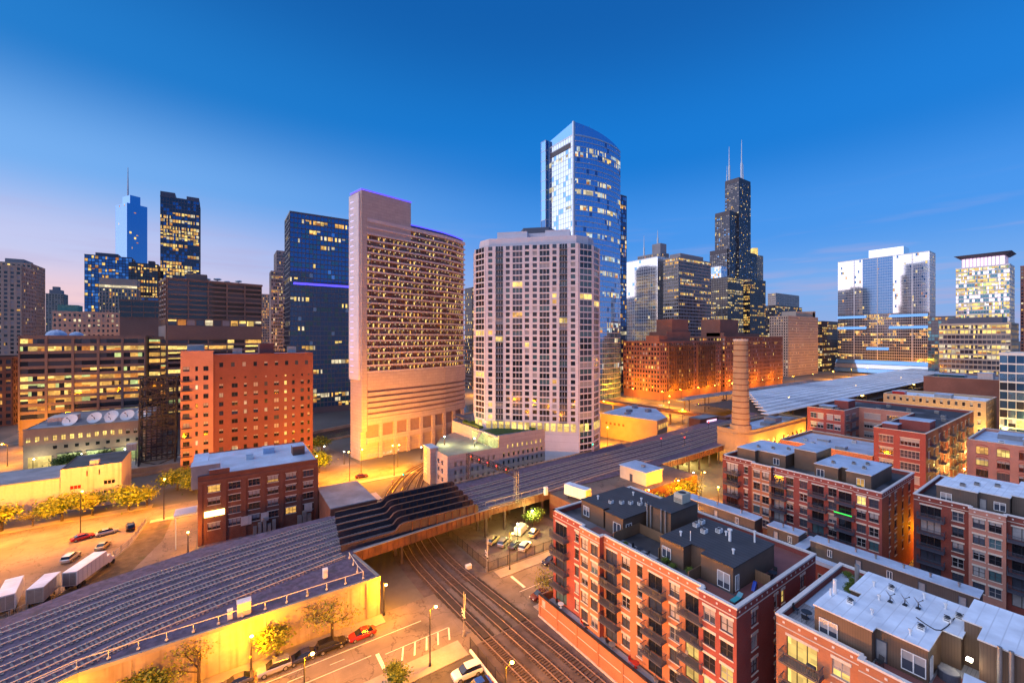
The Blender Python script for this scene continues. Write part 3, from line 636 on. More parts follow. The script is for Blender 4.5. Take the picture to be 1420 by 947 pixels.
# blue glass tower with LED band
def led(r, p, z):
    mb = MB(); mb.fbox(Face(p[0], p[1]), 2, 40, z - 47.6, z - 46.2, .3, .42); mb.build('light_band', 'glow_blue', r)
tower('blue_glass_tower', 'blue glass residential tower with a glowing blue band at mid height', 'tower', nwbox(36.6, 314.3, 42, 28), 4, 135, S('slate', [('m_deep', 12), ('m_teal', 3), ('m_blue', .3)], 3.3, 2.3, .12, .2, .07, pd=.25, sd=.2, litw=[('l_yel', 2), ('l_pale', 2), ('l_warm', 1)], streak=1), extra=led, lit_fn=lambda h, p: .18 if h > .94 else (.30 if h < .12 else p * .8))
# glass tower with curved face, arch at its foot
def curve_pts(a, b, bulge, n):
    out = []; F = Face(a, b)
    for k in range(n + 1): t = k / n; out.append(F.pt(F.w * t, bulge * 4 * t * (1 - t)))
    return out
cp = curve_pts((232.9, 252.6), (288.5, 252.6), 5.2, 10)
rp_poly = cp + [(288.5, 283), (232.9, 283)]
def rp_extra(r, p, z):
    mb = MB(); top = curve_pts((232.9, 252.6), (288.5, 252.6), 5.2, 10)
    for k in range(10):      # crown screen sinking along the curve
        h0, h1 = 11 - k * 1.0, 11 - (k + 1) * 1.0; a, b = top[k], top[k + 1]
        mb.hexa([(*a, z), (*b, z), (b[0], b[1] + .8, z), (a[0], a[1] + .8, z), (*a, z + h0), (*b, z + h1), (b[0], b[1] + .8, z + h1), (a[0], a[1] + .8, z + h0)])
    mb.hexa([(232.9, 252.6, z), (233.7, 252.6, z), (233.7, 283, z), (232.9, 283, z), (232.9, 252.6, z + 11), (233.7, 252.6, z + 11), (233.7, 283, z + 6), (232.9, 283, z + 6)])
    mb.build('crown_screen', 'm_blue', r)
    mb = MB(); mb.box(232.4, 233.0, 256, 281, z - 9, z - 5); mb.build('louvre', 'bronze', r)
    mb = MB(); mb.box(232.2, 234.2, 251.8, 253.2, 0, z + 11); mb.build('corner_fin', 'alu', r)
    arc = [(232 + 22 * math.cos(math.pi * t / 14) + 22, 250.6, 2 + 27 * math.sin(math.pi * t / 14)) for t in range(15)]
    mb = MB(); mb.tube(arc, .7, 6); mb.build('arch', 'cream', r)
tower('curved_glass_tower', 'tallest blue glass tower with a curved face and white lit floors', 'skyscraper', rp_poly, 0, 215, S('alu', [('m_blue', 14), ('m_deep', 1)], 4.3, 2.8, .03, .15, .055, pd=.12, sd=.3, litw=[('l_pale', 5), ('l_cool', 3), ('l_yel', 1)], streak=.1), faces=tuple(range(10)), extra=rp_extra, roof='roof_grey', lit_fn=lambda h, p: .72 if int(h * 50) in (6, 13, 14, 20, 24, 27, 31, 36, 39, 41, 46, 47) else .015)
g = bpy.data.objects['curved_glass_tower']; wall, pane = MB(), MB()
face_grid(wall, pane, Face((232.9, 283), (232.9, 252.6)), 0, 215, S('alu', [('m_pale', 6), ('m_blue', 1)], 4.3, 3, .05, .09, .16, pd=.2, sd=.16, litw=[('l_pale', 4), ('l_cool', 2)], streak=1), lambda h, p: .6 if int(h * 50) in (6, 13, 24, 36, 41, 46) else .02)  # north face: bright sky reflection put into a paler pane colour
wall.build('facade_frame', 'alu', g, 'stuff'); pane.build('window_panes', PANES, g, 'stuff')
mb = MB(); mb.box(229.4, 232.7, 283.6, 290, 0, 222); mb.build('side_slab', 'm_mid', g)
wall, pane = MB(), MB(); face_grid(wall, pane, Face((229.4, 290), (229.4, 283.6)), 0, 222, S('alu', [('m_deep', 4), ('m_blue', 9)], 8.6, 5.6, .04, .06, .0)); face_grid(wall, pane, Face((229.4, 283.6), (232.7, 283.6)), 0, 222, S('alu', [('m_deep', 1)], 8.6, 5.2, .04, .05, .0))
wall.build('side_frame', 'alu', g, 'stuff'); pane.build('side_panes', PANES, g, 'stuff')
tower('slim_glass_tower', 'slim dark blue glass tower peeping out behind the curved glass tower', 'tower', nwbox(308.9, 273.3, 12, 8), 0, 187, S('slate', [('m_deep', 4), ('m_blue', 2)], 4.2, 2.2, .12, .2, .3, litw=[('l_pale', 2), ('l_warm', 2)]))
tower('dim_block', 'dim dark block in the gap between the curved hotel slab and the white tower', 'building', nwbox(204.7, 368.9, 9, 15), 0, 101, S('slate', DK, 3.6, 2.2, .2, .3, .3))
def antennas(*a):
    def fn(r, p, z):
        for x, y, zb, h, w in a:
            mb = MB(); mb.bar((x, y, zb), (x, y, zb + h * .45), w, 6); mb.bar((x, y, zb + h * .45), (x, y, zb + h), w * .55, 6, r2=w * .2); mb.build('antenna', 'alu', r)
    return fn
tower('mirror_office', 'pale mirrored office block reflecting the dawn sky', 'office building', nwbox(441.9, 327.6, 20, 53), 0, 151, S('alu', [('m_pale', 8), ('m_blue', .3)], 4, 3.6, .05, .07, .1, pd=.15, sd=.12, litw=[('l_yel', 2), ('l_pale', 2)]), lit_fn=lambda h, p: .75 if h < .32 else .02)
tower('twin_mast_tower', 'grey stepped tower with two masts behind the mirrored office', 'skyscraper', nwbox(513.3, 375.7, 19, 40), 0, 172, S('greyst', DK, 4, 3, .4, .4, .3), extra=lambda r, p, z: (rooftop((516, 530, 378, 392, 15))(r, p, z), antennas((518, 384, z + 15, 20, 1.2), (518, 408, z, 32, 1.2))(r, p, z)))
tower('striped_office', 'broad office block with pale floor bands and a lit top corner', 'office building', nwbox(445.4, 301, 68, 21), 0, 147, S('greyst', [('g_dark', 4), ('g_mid', 3)], 4.1, 3.1, .12, .34, .2, sd=.5, litw=[('l_yel', 2), ('l_warm', 2), ('l_pale', 1)], streak=1), lit_fn=lambda h, p: .85 if .2 < h < .36 or h > .97 else p, extra=rooftop((452, 500, 303, 318, 6)))
# stepped black skyscraper with twin antennas
r = thing('stepped_black_skyscraper', 'tall black stepped skyscraper with twin white antennas', 'skyscraper', (1030, 550, 0))
mb = MB(); wall, pane = MB(), MB(); WS = S('bronze', [('m_dark', 5), ('g_blind', 2.5), ('m_mid', .4)], 4, 4.6, .22, .32, .08, pd=.4, litw=[('l_pale', 3), ('l_yel', 2), ('l_warm', 1)])  # pale blind panes here stand for sky shine painted on the windows
for poly, z in ((nwbox(982, 535, 70, 43), 262), (nwbox(986, 531, 34, 36), 352), (nwbox(1020.2, 527, 55, 34), 436), (nwbox(1052.2, 530, 60, 43), 262)):
    mb.prism(poly, 0, z, bottom=False)
    for i in (0, 3): face_grid(wall, pane, Face(poly[i], poly[(i + 1) % 4]), 30, z - 10, WS)
mb.build('body', 'bronze', r); wall.build('facade_frame', 'bronze', r, 'stuff'); pane.build('window_panes', PANES, r, 'stuff')
antennas((1030, 556, 436, 86, 2.6), (1058, 540, 436, 104, 2.6), (1028, 561, 436, 40, 1), (1066, 540, 436, 45, 1))(r, None, 0)
tower('dark_round_office', 'dark office tower with lit floors in front of the stepped skyscraper', 'office building', nwbox(690.7, 375.4, 50, 32), 0, 152, S('bronze', DK, 4, 2.8, .25, .3, .35, litw=[('l_yel', 2), ('l_pale', 2)], streak=1))
tower('dark_office', 'dark office tower with a plain top band right of the stepped skyscraper foot', 'office building', nwbox(762.5, 374.7, 56, 14), 0, 154, S('bronze', DK, 4, 2.8, .25, .3, .4, litw=[('l_yel', 2), ('l_warm', 2)], streak=1))
tower('mirror_block', 'small bright mirrored block at the foot of the stepped skyscraper', 'office building', nwbox(740, 414, 20, 22), 0, 180, S('alu', [('m_pale', 2), ('m_blue', 2)], 4, 3, .08, .12, .3))
tower('crowned_tower', 'slim pink tower with a glowing yellow crown behind the stepped skyscraper', 'skyscraper', nwbox(1142.8, 550.7, 47, 11), 0, 268, S('beige', DK, 4.2, 3, .4, .4, .1), extra=lambda r, p, z: (lambda mb: (mb.cyl((1155, 557), 9, 9, z, z + 18, 14), mb.build('crown', 'l_yel', r)))(MB()))
tower('dark_slab', 'low dark glass slab behind the pale stone tower', 'office building', nwbox(863.8, 378, 116, 20), 0, 112, S('bronze', DK, 4, 3.4, .15, .25, .3))
tower('white_topped_block', 'distant white banded block above the dark slab', 'office building', nwbox(973, 424.5, 112, 16), 0, 146, S('conc_pale', DK, 4.5, 8, .1, .5, .05, sd=.5))
tower('pale_stone_tower', 'old pale stone tower with small windows lit orange at its foot', 'office building', nwbox(618.9, 255, 95, 23), 0, 80, S('beige', [('g_dark', 4), ('g_mid', 1)], 3.7, 2.9, .5, .42, .12, litw=[('l_warm', 2), ('l_pale', 1)]), extra=rooftop((650, 712, 258, 276, 8), (705, 714, 258, 276, 10), m='beige'))
tower('black_glass_block', 'black glass block with lit floors right of the pale stone tower', 'office building', nwbox(749.7, 262, 60, 10), 0, 76, S('bronze', DK, 4, 3, .12, .25, .45, streak=1))
# glass station office with a skirt of sloped glass
def skirt(r, p, z):
    for z0, z1, m in ((1.5, 7, 'm_blue'), (7.6, 13, 'm_pale'), (13.6, 19, 'm_blue')):
        o0 = 10 - z0 * .45; o1 = 10 - z1 * .45; mb = MB()
        mb.hexa([(773.7 - o0, 146, z0), (773.7, 146, z0), (773.7, 252, z0), (773.7 - o0, 252, z0), (773.7 - o1, 146, z1), (773.7, 146, z1), (773.7, 252, z1), (773.7 - o1, 252, z1)]); mb.build('sloped_glazing', m, r)
    for y0, y1, zz in ((215, 250, 64), (150, 190, 64), (215, 250, 80), (150, 190, 80), (190, 215, 34)):
        mb = MB(); mb.hexa([(770.7, y0, zz), (773.4, y0, zz), (773.4, y1, zz), (770.7, y1, zz), (772.9, y0, zz + 4), (773.4, y0, zz + 4), (773.4, y1, zz + 4), (772.9, y1, zz + 4)]); mb.build('sloped_glazing', 'm_blue', r)
    mb = MB(); mb.prism(nwbox(774.5, 175, 26, 38), z, z + 12); mb.build('penthouse', 'm_pale', r)
    wall, pane = MB(), MB()
    for F, pm in ((Face((773.7, 186), (773.7, 149)), 'm_pale'), (Face((773.7, 250), (773.7, 220)), 'm_pale'), (Face((773.7, 220), (773.7, 186)), 'm_deep')):  # pale and deep pane colours paint in the reflected sky and dark building
        def lf(h, q): return .32 if h < .33 else .05
        face_grid(wall, pane, F, 86, z, S('alu', [(pm, 9), ('m_deep', .2)], 3.9, 1.9, .07, .09, .03, pd=.1, sd=.1))
        face_grid(wall, pane, F, 20, 85, S('slate', [('m_dark', 5)], 3.9, 1.9, .1, .14, .28, pd=.1, sd=.1, litw=[('l_warm', 3), ('l_yel', 2), ('l_or', 1)], streak=1))
    for y in (230, 203, 166): wall.fbox(Face((773.7, 250), (773.7, 149)), 250 - y - .4, 250 - y + .4, 20, z, 0, .5)
    wall.build('facade_frame', 'alu', r, 'stuff'); pane.build('window_panes', PANES, r, 'stuff')
tower('station_office', 'broad mirrored office tower with a sloped glass skirt behind the train shed', 'skyscraper', nwbox(773.7, 149, 30, 101), 20, 166, S('alu', [('m_pale', 5), ('m_blue', 2)], 3.9, 2.4, .12, .14, .08), faces=(0,), extra=skirt, body='m_dark')
# lit glass office with crown, beige office, glass block at the edge
def crown(r, p, z):
    mb = MB(); mb.prism(inset(p, 4), z + 1, z + 10); c0 = mb.build('crown', 'glow_pink', r)
    mb = MB(); q = inset(p, 3.6)
    for i in (0, 3):
        F = Face(q[i], q[(i + 1) % 4])
        for u in range(int(F.w / 2.6)): mb.fbox(F, u * 2.6, u * 2.6 + .7, z + 1, z + 10, 0, .5)
    mb.build('fins', 'alu', c0)
    mb = MB(); a, b = inset(p, 2.5), inset(p, -1.5); i = len(mb.v); mb.v += [(*t, z + 10.1) for t in a] + [(*t, z + 13.5) for t in b]
    mb.f += [(0, 1, 5, 4), (1, 2, 6, 5), (2, 3, 7, 6), (3, 0, 4, 7), (4, 5, 6, 7), (3, 2, 1, 0)]; mb.m += [0] * 6; mb.build('canopy_roof', 'slate', r)
tower('lit_crown_office', 'brightly lit glass office with a flared pink-lit crown', 'office building', nwbox(640, 66, 30, 37), 60, 124, S('alu', [('m_pale', 2), ('m_teal', 2)], 4, 1.9, .06, .25, .75, sd=.3, litw=[('l_yel', 6), ('l_pale', 3), ('l_green', 1)], streak=1), extra=crown)
tower('beige_office', 'beige framed office block with bright yellow floors', 'office building', nwbox(520, 53, 40, 41), 4, 63, S('beige', [('m_dark', 2), ('g_mid', 2)], 4.3, 2.6, .12, .34, .6, sd=.5, litw=[('l_yel', 5), ('l_pale', 2)], streak=1), extra=rooftop((526, 550, 58, 90, 6), m='slate'))
tower('edge_glass_block', 'blue glass block at the edge of the view with one bright floor', 'office building', nwbox(300, 4, 24, 30), 2, 44, S('alu', [('m_blue', 3), ('m_deep', 3), ('m_dark', 1)], 4.2, 2.6, .07, .16, .12, litw=[('l_yel', 3), ('l_pale', 2)], streak=1), roof='green_turf')
tower('brick_tower', 'reddish tower peeping in beside the lit crown office', 'tower', nwbox(811, 40, 60, 35), 0, 139, S('br_far', DK, 4, 3, .4, .4, .1))
tower('teal_block', 'teal glass block behind the station office', 'office building', nwbox(700, 110, 30, 26), 0, 76, S('slate', [('m_teal', 3), ('m_dark', 2)], 4, 3, .1, .25, .15))
# low skyline far off, closing the horizon
for deg in (-50, -48.2, -46.3, -44.6, -31.4, -29.6, -6.2, 34.6, 36.6, 38.4, 44.9, 46.4):
    a = rad(deg); d = RN.uniform(1150, 1900); ang = a + rad(34.4); x, y = d * math.sin(ang), d * math.cos(ang)
    w, h = RN.uniform(40, 75), RN.uniform(38, 70); tower('distant_block', 'low block in the far skyline closing the horizon', 'building', rect(x, x + w, y, y + w), 0, h, S(RN.choice(['beige', 'greyst', 'taupe', 'br_brown', 'slate']), DK, 4.5, 6, .35, .4, .1), group='low blocks on the horizon')
# ------------------------------------------------------------------ window kit for the nearer buildings
KIT = {}
def kit(key, fn):
    if key not in KIT: KIT[key] = fn()
    return KIT[key]
def frame_mesh(w, h, nx, nz, fm):
    def fn():
        mb = MB(); t = .07; a, b = .09, .17
        mb.box(-w / 2, -w / 2 + t, a, b, 0, h); mb.box(w / 2 - t, w / 2, a, b, 0, h); mb.box(-w / 2 + t, w / 2 - t, a, b, 0, t); mb.box(-w / 2 + t, w / 2 - t, a, b, h - t, h)
        for i in range(1, nx): x = -w / 2 + w * i / nx; mb.box(x - .045, x + .045, a + .01, b, t, h - t)
        for i in range(1, nz): z = h * i / nz; mb.box(-w / 2 + t, w / 2 - t, a + .02, b, z - .03, z + .03)
        return mb.mesh('window', fm)
    return kit(('f', round(w, 2), round(h, 2), nx, nz, fm), fn)
def pane_mesh(w, h, m):
    def fn():
        mb = MB(); mb.quad((-w / 2, .16, 0), (w / 2, .16, 0), (w / 2, .16, h), (-w / 2, .16, h)); return mb.mesh('pane', m)
    return kit(('p', round(w, 2), round(h, 2), m), fn)
def blind_mesh(w, bh):
    def fn():
        mb = MB(); mb.quad((-w / 2 + .05, .152, 0), (w / 2 - .05, .152, 0), (w / 2 - .05, .152, bh), (-w / 2 + .05, .152, bh)); return mb.mesh('blind', 'g_blind')
    return kit(('bl', round(w, 2), bh), fn)
def lintel_mesh(w, hh, m, arch=False):
    def fn():
        mb = MB()
        if arch:
            for k in range(6):
                a0, a1 = math.pi * k / 6, math.pi * (k + 1) / 6; x0, x1 = -w / 2 * math.cos(a0), -w / 2 * math.cos(a1); z0, z1 = .22 * w * math.sin(a0), .22 * w * math.sin(a1)
                mb.hexa([(x0, -.05, z0 - .02), (x1, -.05, z1 - .02), (x1, .1, z1 - .02), (x0, .1, z0 - .02), (x0, -.05, z0 + hh), (x1, -.05, z1 + hh), (x1, .1, z1 + hh), (x0, .1, z0 + hh)])
        else: mb.box(-w / 2 - .12, w / 2 + .12, -.06, .1, 0.002, hh)
        return mb.mesh('lintel', m)
    return kit(('l', round(w, 2), hh, m, arch), fn)
def sill_mesh(w, m):
    def fn():
        mb = MB(); mb.box(-w / 2 - .1, w / 2 + .1, -.1, .12, -.13, -.002); return mb.mesh('sill', m)
    return kit(('s', round(w, 2), m), fn)
def wall_face(mb, F, z0, z1, ops, m=0, depth=.2):
    us = sorted({0., F.w} | {o[0] for o in ops} | {o[1] for o in ops}); zs = sorted({z0, z1} | {o[2] for o in ops} | {o[3] for o in ops})
    for ua, ub in zip(us, us[1:]):
        start = None
        for za, zb in zip(zs, zs[1:]):
            um, zm = (ua + ub) / 2, (za + zb) / 2
            hole = any(o[0] < um < o[1] and o[2] < zm < o[3] for o in ops)
            if hole:
                if start is not None: mb.fquad(F, ua, ub, start, za, 0, m); start = None
            elif start is None: start = za
        if start is not None: mb.fquad(F, ua, ub, start, zs[-1], 0, m)
    for a, b, c_, d in ops:
        for (u0, u1, za, zb) in ((a, a, c_, d), (b, b, c_, d)): p, q = F.pt(u0, 0), F.pt(u0, -depth); mb.quad((*p, za), (*q, za), (*q, zb), (*p, zb), m)
        for z in (c_, d): mb.quad((*F.pt(a, 0), z), (*F.pt(b, 0), z), (*F.pt(b, -depth), z), (*F.pt(a, -depth), z), m)
def put_window(root, F, u, z, w, h, pane, nx=2, nz=2, fm='g_blind', lin='stone', lh=.3, sill=True, arch=False, name='window'):
    rl = root_loc(root); p = F.pt(u, 0); loc = (p[0] - rl[0], p[1] - rl[1], z - rl[2])
    o = add(name, frame_mesh(w, h, nx, nz, fm), root, loc, F.a)
    add('pane', pane_mesh(w, h, pane), o)
    if w > .85 and h > 1.4 and name == 'window' and RN.random() < .5:
        bh = round(h * RN.choice((.3, .45, .62)), 2); add('blind', blind_mesh(w, bh), o, (0, 0, h - bh))
    if lin: add('lintel', lintel_mesh(w, lh, lin, arch), o, (0, 0, h))
    if sill and lin: add('sill', sill_mesh(w, lin), o)
    return o
def balcony_meshes(w, d):
    def fn():
        mb = MB(); mb.box(-w / 2, w / 2, -d, -.02, -.22, 0); s_ = mb.mesh('balcony', 'iron')
        mb = MB(); n = int(w / .14)
        for z in (.12, 1.05): mb.box(-w / 2, w / 2, -d, -d + .06, z, z + .06); mb.box(-w / 2, -w / 2 + .06, -d + .06, -.03, z, z + .06); mb.box(w / 2 - .06, w / 2, -d + .06, -.03, z, z + .06)
        for k in range(n + 1): x = -w / 2 + (w - .03) * k / n; mb.box(x, x + .035, -d + .012, -d + .047, .18, 1.05)
        for k in range(1, int(d / .16)):
            for x in (-w / 2 + .012, w / 2 - .047): mb.box(x, x + .035, -d + k * .16, -d + k * .16 + .035, .18, 1.05)
        return s_, mb.mesh('railing', 'iron')
    return kit(('b', w, d), fn)
def put_balcony(root, F, u, z, w=3.3, d=1.35):
    rl = root_loc(root); p = F.pt(u, 0); a, b = balcony_meshes(w, d)
    o = add('balcony', a, root, (p[0] - rl[0], p[1] - rl[1], z - rl[2]), F.a); add('railing', b, o); return o
PW = [('g_dark', 5), ('g_mid', 3), ('g_blind', 1.2), ('g_teal', 1)]
def coping(root, pts, z, w=.5, h=.22, m='coping', closed=False):
    mb = MB(); seq = list(zip(pts, pts[1:])) + ([(pts[-1], pts[0])] if closed else [])
    for k, (a, b) in enumerate(seq): F = Face(a, b); e = .004 * (k % 3); mb.fbox(F, -.1 + e, F.w + .1 - e, z, z + h + e, -w + .1 + e, .1 - e)
    mb.build('coping', m, root)
def apartment(name, label, nsegs, wface, zfl, ztop, zroof, xback, yend, wins_w, seg_mats, wmat, lit_ids=(), roofm='roof_black', zb=0, fh=2.95):
    # nsegs: (y_left, y_right, x, [(y, kind)]) along the north front; wface: y of the west end wall
    poly = []; x0 = nsegs[-1][2]
    pts = []
    for yl, yr, x, cols in nsegs: pts += [(x, yl), (x, yr)]
    poly = pts + [(xback, pts[-1][1]), (xback, pts[0][1])]        # runs left to right along the front, then back: ccw from above
    c0 = centre(poly); r = thing(name, label, 'apartment building', (c0[0], c0[1], 0))
    mats = []; wm = []
    mb = MB(); idx = 0
    def mi(m):
        if m not in mats: mats.append(m)
        return mats.index(m)
    todo = []
    for (yl, yr, x, cols), m in zip(nsegs, seg_mats):
        F = Face((x, yl), (x, yr)); ops = []
        for y, kind in cols:
            for fi, zf in enumerate(zfl):
                w, h, zz = {'w': (1.55, 1.75, .75), 'n': (.95, 1.75, .75), 'd': (2.3, 2.3, .06), 'D': (3.0, 2.3, .06)}[kind]
                u = yl - y; ops.append((u - w / 2, u + w / 2, zf + zz, zf + zz + h)); todo.append((F, u, zf + zz, w, h, kind, zf, fi))
        wall_face(mb, F, zb, ztop, ops, mi(m))
    for (a, b) in zip(nsegs, nsegs[1:]):
        if a[2] != b[2]: mb.fquad(Face((a[2], a[1]), (b[2], b[0])) if True else None, 0, abs(a[2] - b[2]), zb, ztop, 0, mi(seg_mats[0]))
    F = Face((x0, wface), (xback, wface)); ops = []
    for x, kind in wins_w:
        for fi, zf in enumerate(zfl):
            w, h, zz = {'w': (1.5, 1.75, .75), 'n': (.95, 1.75, .75)}[kind]; u = x - x0
            ops.append((u - w / 2, u + w / 2, zf + zz, zf + zz + h)); todo.append((F, u, zf + zz, w, h, kind, zf, fi))
    wall_face(mb, F, zb, ztop, ops, mi(wmat))
    mb.fquad(Face((xback, wface), (xback, pts[0][1])), 0, abs(pts[0][1] - wface), zb, ztop, 0, mi(wmat))
    mb.fquad(Face((xback, pts[0][1]), (pts[0][0], pts[0][1])), 0, xback - pts[0][0], zb, ztop, 0, mi(wmat))
    inn = inset(poly, .35)
    for i in range(len(inn)):
        a, b = inn[i], inn[(i + 1) % len(inn)]; mb.quad((*b, zroof), (*a, zroof), (*a, ztop), (*b, ztop), mi(wmat))
    mb.build('wall', mats, r)
    mb = MB(); i = len(mb.v); mb.v += [(*p, zroof) for p in inn]; mb.f.append(tuple(range(len(inn)))); mb.m.append(0); mb.build('roof', roofm, r)
    coping(r, poly, ztop, closed=True)
    mb = MB()
    for yl, yr, x, cols in nsegs: F = Face((x, yl), (x, yr)); mb.fbox(F, 0, F.w, ztop - 1.0, ztop - .9, 0, .06)
    F = Face((x0, wface), (xback, wface)); mb.fbox(F, 0, F.w, ztop - 1.0, ztop - .9, 0, .06); mb.build('string_course', 'stone', r)
    for yl, yr, x, cols in nsegs:
        if yl - yr < 3: continue
        F = Face((x, yl), (x, yr)); k = max(2, int(F.w / 1.35))
        me = kit(('tile',), lambda: (lambda q: (q.box(-.11, .11, -.04, .02, -.11, .11), q.mesh('accent_tile', 'coping'))[1])(MB()))
        for j in range(k): p = F.pt(F.w * (j + .5) / k); add('accent_tile', me, r, (p[0] - c0[0], p[1] - c0[1], ztop - .45), F.a)
    F = Face((x0, wface), (xback, wface))
    for j in range(int(F.w / 1.35)): p = F.pt(.7 + j * 1.35); add('accent_tile', me, r, (p[0] - c0[0], p[1] - c0[1], ztop - .45), F.a)
    for n_, (F, u, z, w, h, kind, zf, fi) in enumerate(todo):
        pm = 'l_yel' if n_ in lit_ids else wpick(PW)
        if kind in 'dD':
            put_window(r, F, u, z, w, h, pm, 3 if kind == 'D' else 2, 1, 'black', 'stone', .28, False, name='balcony_door')
            if zf > zfl[0] + .1 or zb > 0: put_balcony(r, F, u + .15, zf - .02, 3.5 if kind == 'd' else 3.9)
        else: put_window(r, F, u, z, w, h, pm, 1 if kind == 'n' else 2, 2, 'bronze' if n_ % 3 else 'g_blind', 'stone', .34)
    return r
def penthouse(root, poly, z0, z1, wall, roof, edge='coping', wins=()):
    mb = MB(); mb.prism(poly, z0, z1, 0, bottom=False); o = mb.build('penthouse', wall, root)
    mb = MB(); mb.prism(inset(poly, -.12), z1 + .002, z1 + .14, 0, top=1); mb.build('penthouse_roof', [edge, roof], o)
    for (i, u, w, h, z, kind) in wins:
        F = Face(poly[i], poly[(i + 1) % len(poly)]); Fo = Face(F.pt(0, .2), F.pt(F.w, .2))
        q = put_window(o, Fo, u, z0 + z, w, h, {'w': 'g_mid', 'd': 'g_blind', 'l': 'l_warm'}[kind], 2 if kind != 'd' else 1, 1, 'white' if kind != 'd' else 'slate', None, name='window' if kind != 'd' else 'door')
    return o
def vent(x, y, z, h, label, r_=.16, m='white', hood=True, group='roof vents'):
    mb = MB(); mb.cyl((x, y), r_, r_, z, z + h, 8)
    r = thing('roof_vent', label, 'roof vent', (x, y, z), group=group); mb.build('pipe', m, r)
    if hood: mb = MB(); mb.cyl((x, y), r_ * 1.7, r_ * 1.7, z + h + .06, z + h + .22, 8); mb.cyl((x, y), r_ * .8, r_ * .8, z + h, z + h + .06, 8); mb.build('hood', m, r)
def acunit(x, y, z, label, w=1.0, d=1.0, h=.9, group='roof cooling units', m='steel'):
    r = thing('cooling_unit', label, 'cooling unit', (x, y, z), group=group)
    mb = MB(); mb.box(x - w / 2, x + w / 2, y - d / 2, y + d / 2, z, z + h); mb.build('casing', m, r)
    mb = MB(); mb.cyl((x, y), min(w, d) * .4, min(w, d) * .4, z + h + .002, z + h + .05, 12); mb.build('fan_grille', 'black', r)
    mb = MB()
    for k in range(4): mb.box(x - w / 2 - .02, x - w / 2 - .002, y - d / 2 + .08, y + d / 2 - .08, z + .15 + k * .18, z + .23 + k * .18)
    mb.build('louvre', 'black', r)
def dish(x, y, z, s, label, group='small roof dishes', az=0., m='steel'):
    r = thing('satellite_dish', label, 'satellite dish', (x, y, z), group=group)
    mb = MB(); mb.bar((x, y, z), (x, y, z + .55 * s + .3), .05 * s + .02, 5); mb.box(x - .4 * s, x + .4 * s, y - .3 * s, y + .3 * s, z, z + .07); mb.build('mount', 'black', r)
    mb = MB(); n = Vector((math.sin(az), math.cos(az), .75)).normalized(); u = n.cross(Vector((0, 0, 1))).normalized(); w = n.cross(u); c0 = Vector((x, y, z + .55 * s + .35)); k = 14
    mb.v.append(tuple(c0 - n * .16 * s))
    for R_, dp in ((.5, .12), (1.0, -.0)):
        for j in range(k): a = 2 * math.pi * j / k; mb.v.append(tuple(c0 - n * dp * s + (u * math.cos(a) + w * math.sin(a)) * R_ * s))
    for j in range(k): q = (j + 1) % k; mb.f += [(0, 1 + j, 1 + q), (1 + j, 1 + k + j, 1 + k + q, 1 + q)]; mb.m += [0, 0]
    mb.build('reflector', m, r, smooth=True)
    mb = MB(); mb.bar(tuple(c0), tuple(c0 + n * .7 * s), .03 * s + .01, 4); mb.sph(tuple(c0 + n * .75 * s), .09 * s + .02, 6, 4); mb.build('feed_arm', 'black', r)
# ------------------------------------------------------------------ the four apartment blocks and the terrace rows
ZF = [4.1, 7.05, 10.0, 12.95, 15.9]
ap1 = apartment('apartment_block', 'orange brick apartment block with dark roof and red decks behind a brick garden wall',
    [(60.2, 52.3, 50.5, [(58.0, 'D'), (53.9, 'n')]), (52.3, 47.8, 49.7, [(51.2, 'w'), (48.95, 'w')]), (47.8, 30.8, 50.7, [(46.2, 'd'), (43.3, 'w'), (40.7, 'n'), (38.0, 'd'), (34.9, 'w'), (32.1, 'd')]), (30.8, 26.0, 49.8, [(29.4, 'w'), (27.2, 'w')])],
    26.0, ZF, 20, 19.2, 72, None, [(54.0, 'w'), (59.6, 'n'), (61.6, 'n'), (67.6, 'w')], ['br_red', 'br_or', 'br_or', 'br_red'], 'br_red', lit_ids=(47, 46, 51, 57, 74), zb=0)
p1 = [(54, 56.4), (54, 51), (55.2, 51), (55.2, 50.2), (53.6, 50.2), (53.6, 46.4), (59.8, 46.4), (65.5, 46.4), (65.5, 56.4)]
penthouse(ap1, p1, 19.21, 22.4, 'siding', 'roof_dark', 'black', [(0, 1.3, 1.5, 1.7, .7, 'w'), (4, 2.6, 1.6, 2.1, .15, 'w'), (5, 1.4, 1.4, 2.1, .15, 'w'), (2, .4, .7, 1.9, .1, 'd')])
penthouse(ap1, [(58.6, 45.6), (58.6, 41), (66, 41), (66, 45.6)], 19.21, 24, 'siding', 'roof_dark', 'black')
p2 = [(53.5, 39.2), (53.5, 35.4), (55.4, 35.4), (55.4, 33), (53.9, 33), (53.9, 28.6), (65, 28.6), (65, 39.2)]
penthouse(ap1, p2, 19.21, 22.4, 'siding', 'roof_dark', 'black', [(0, 1.1, 1.5, 1.6, .6, 'w'), (4, 3.2, 1.7, 2.1, .15, 'w'), (5, .9, .9, 2.0, .15, 'w')])
for (a, b, c_, d, m) in ((50.9, 53.4, 26.4, 33, 'deck_red'), (54, 71.6, 26.4, 28.5, 'deck_red'), (65.2, 71.6, 28.5, 36, 'deck_red'), (51.1, 53.4, 39.4, 46.2, 'deck_grey'), (50.4, 53.4, 48.3, 52, 'deck_red')):
    mb = MB(); mb.box(a, b, c_, d, 19.204, 19.3); mb.build('deck', m, ap1)
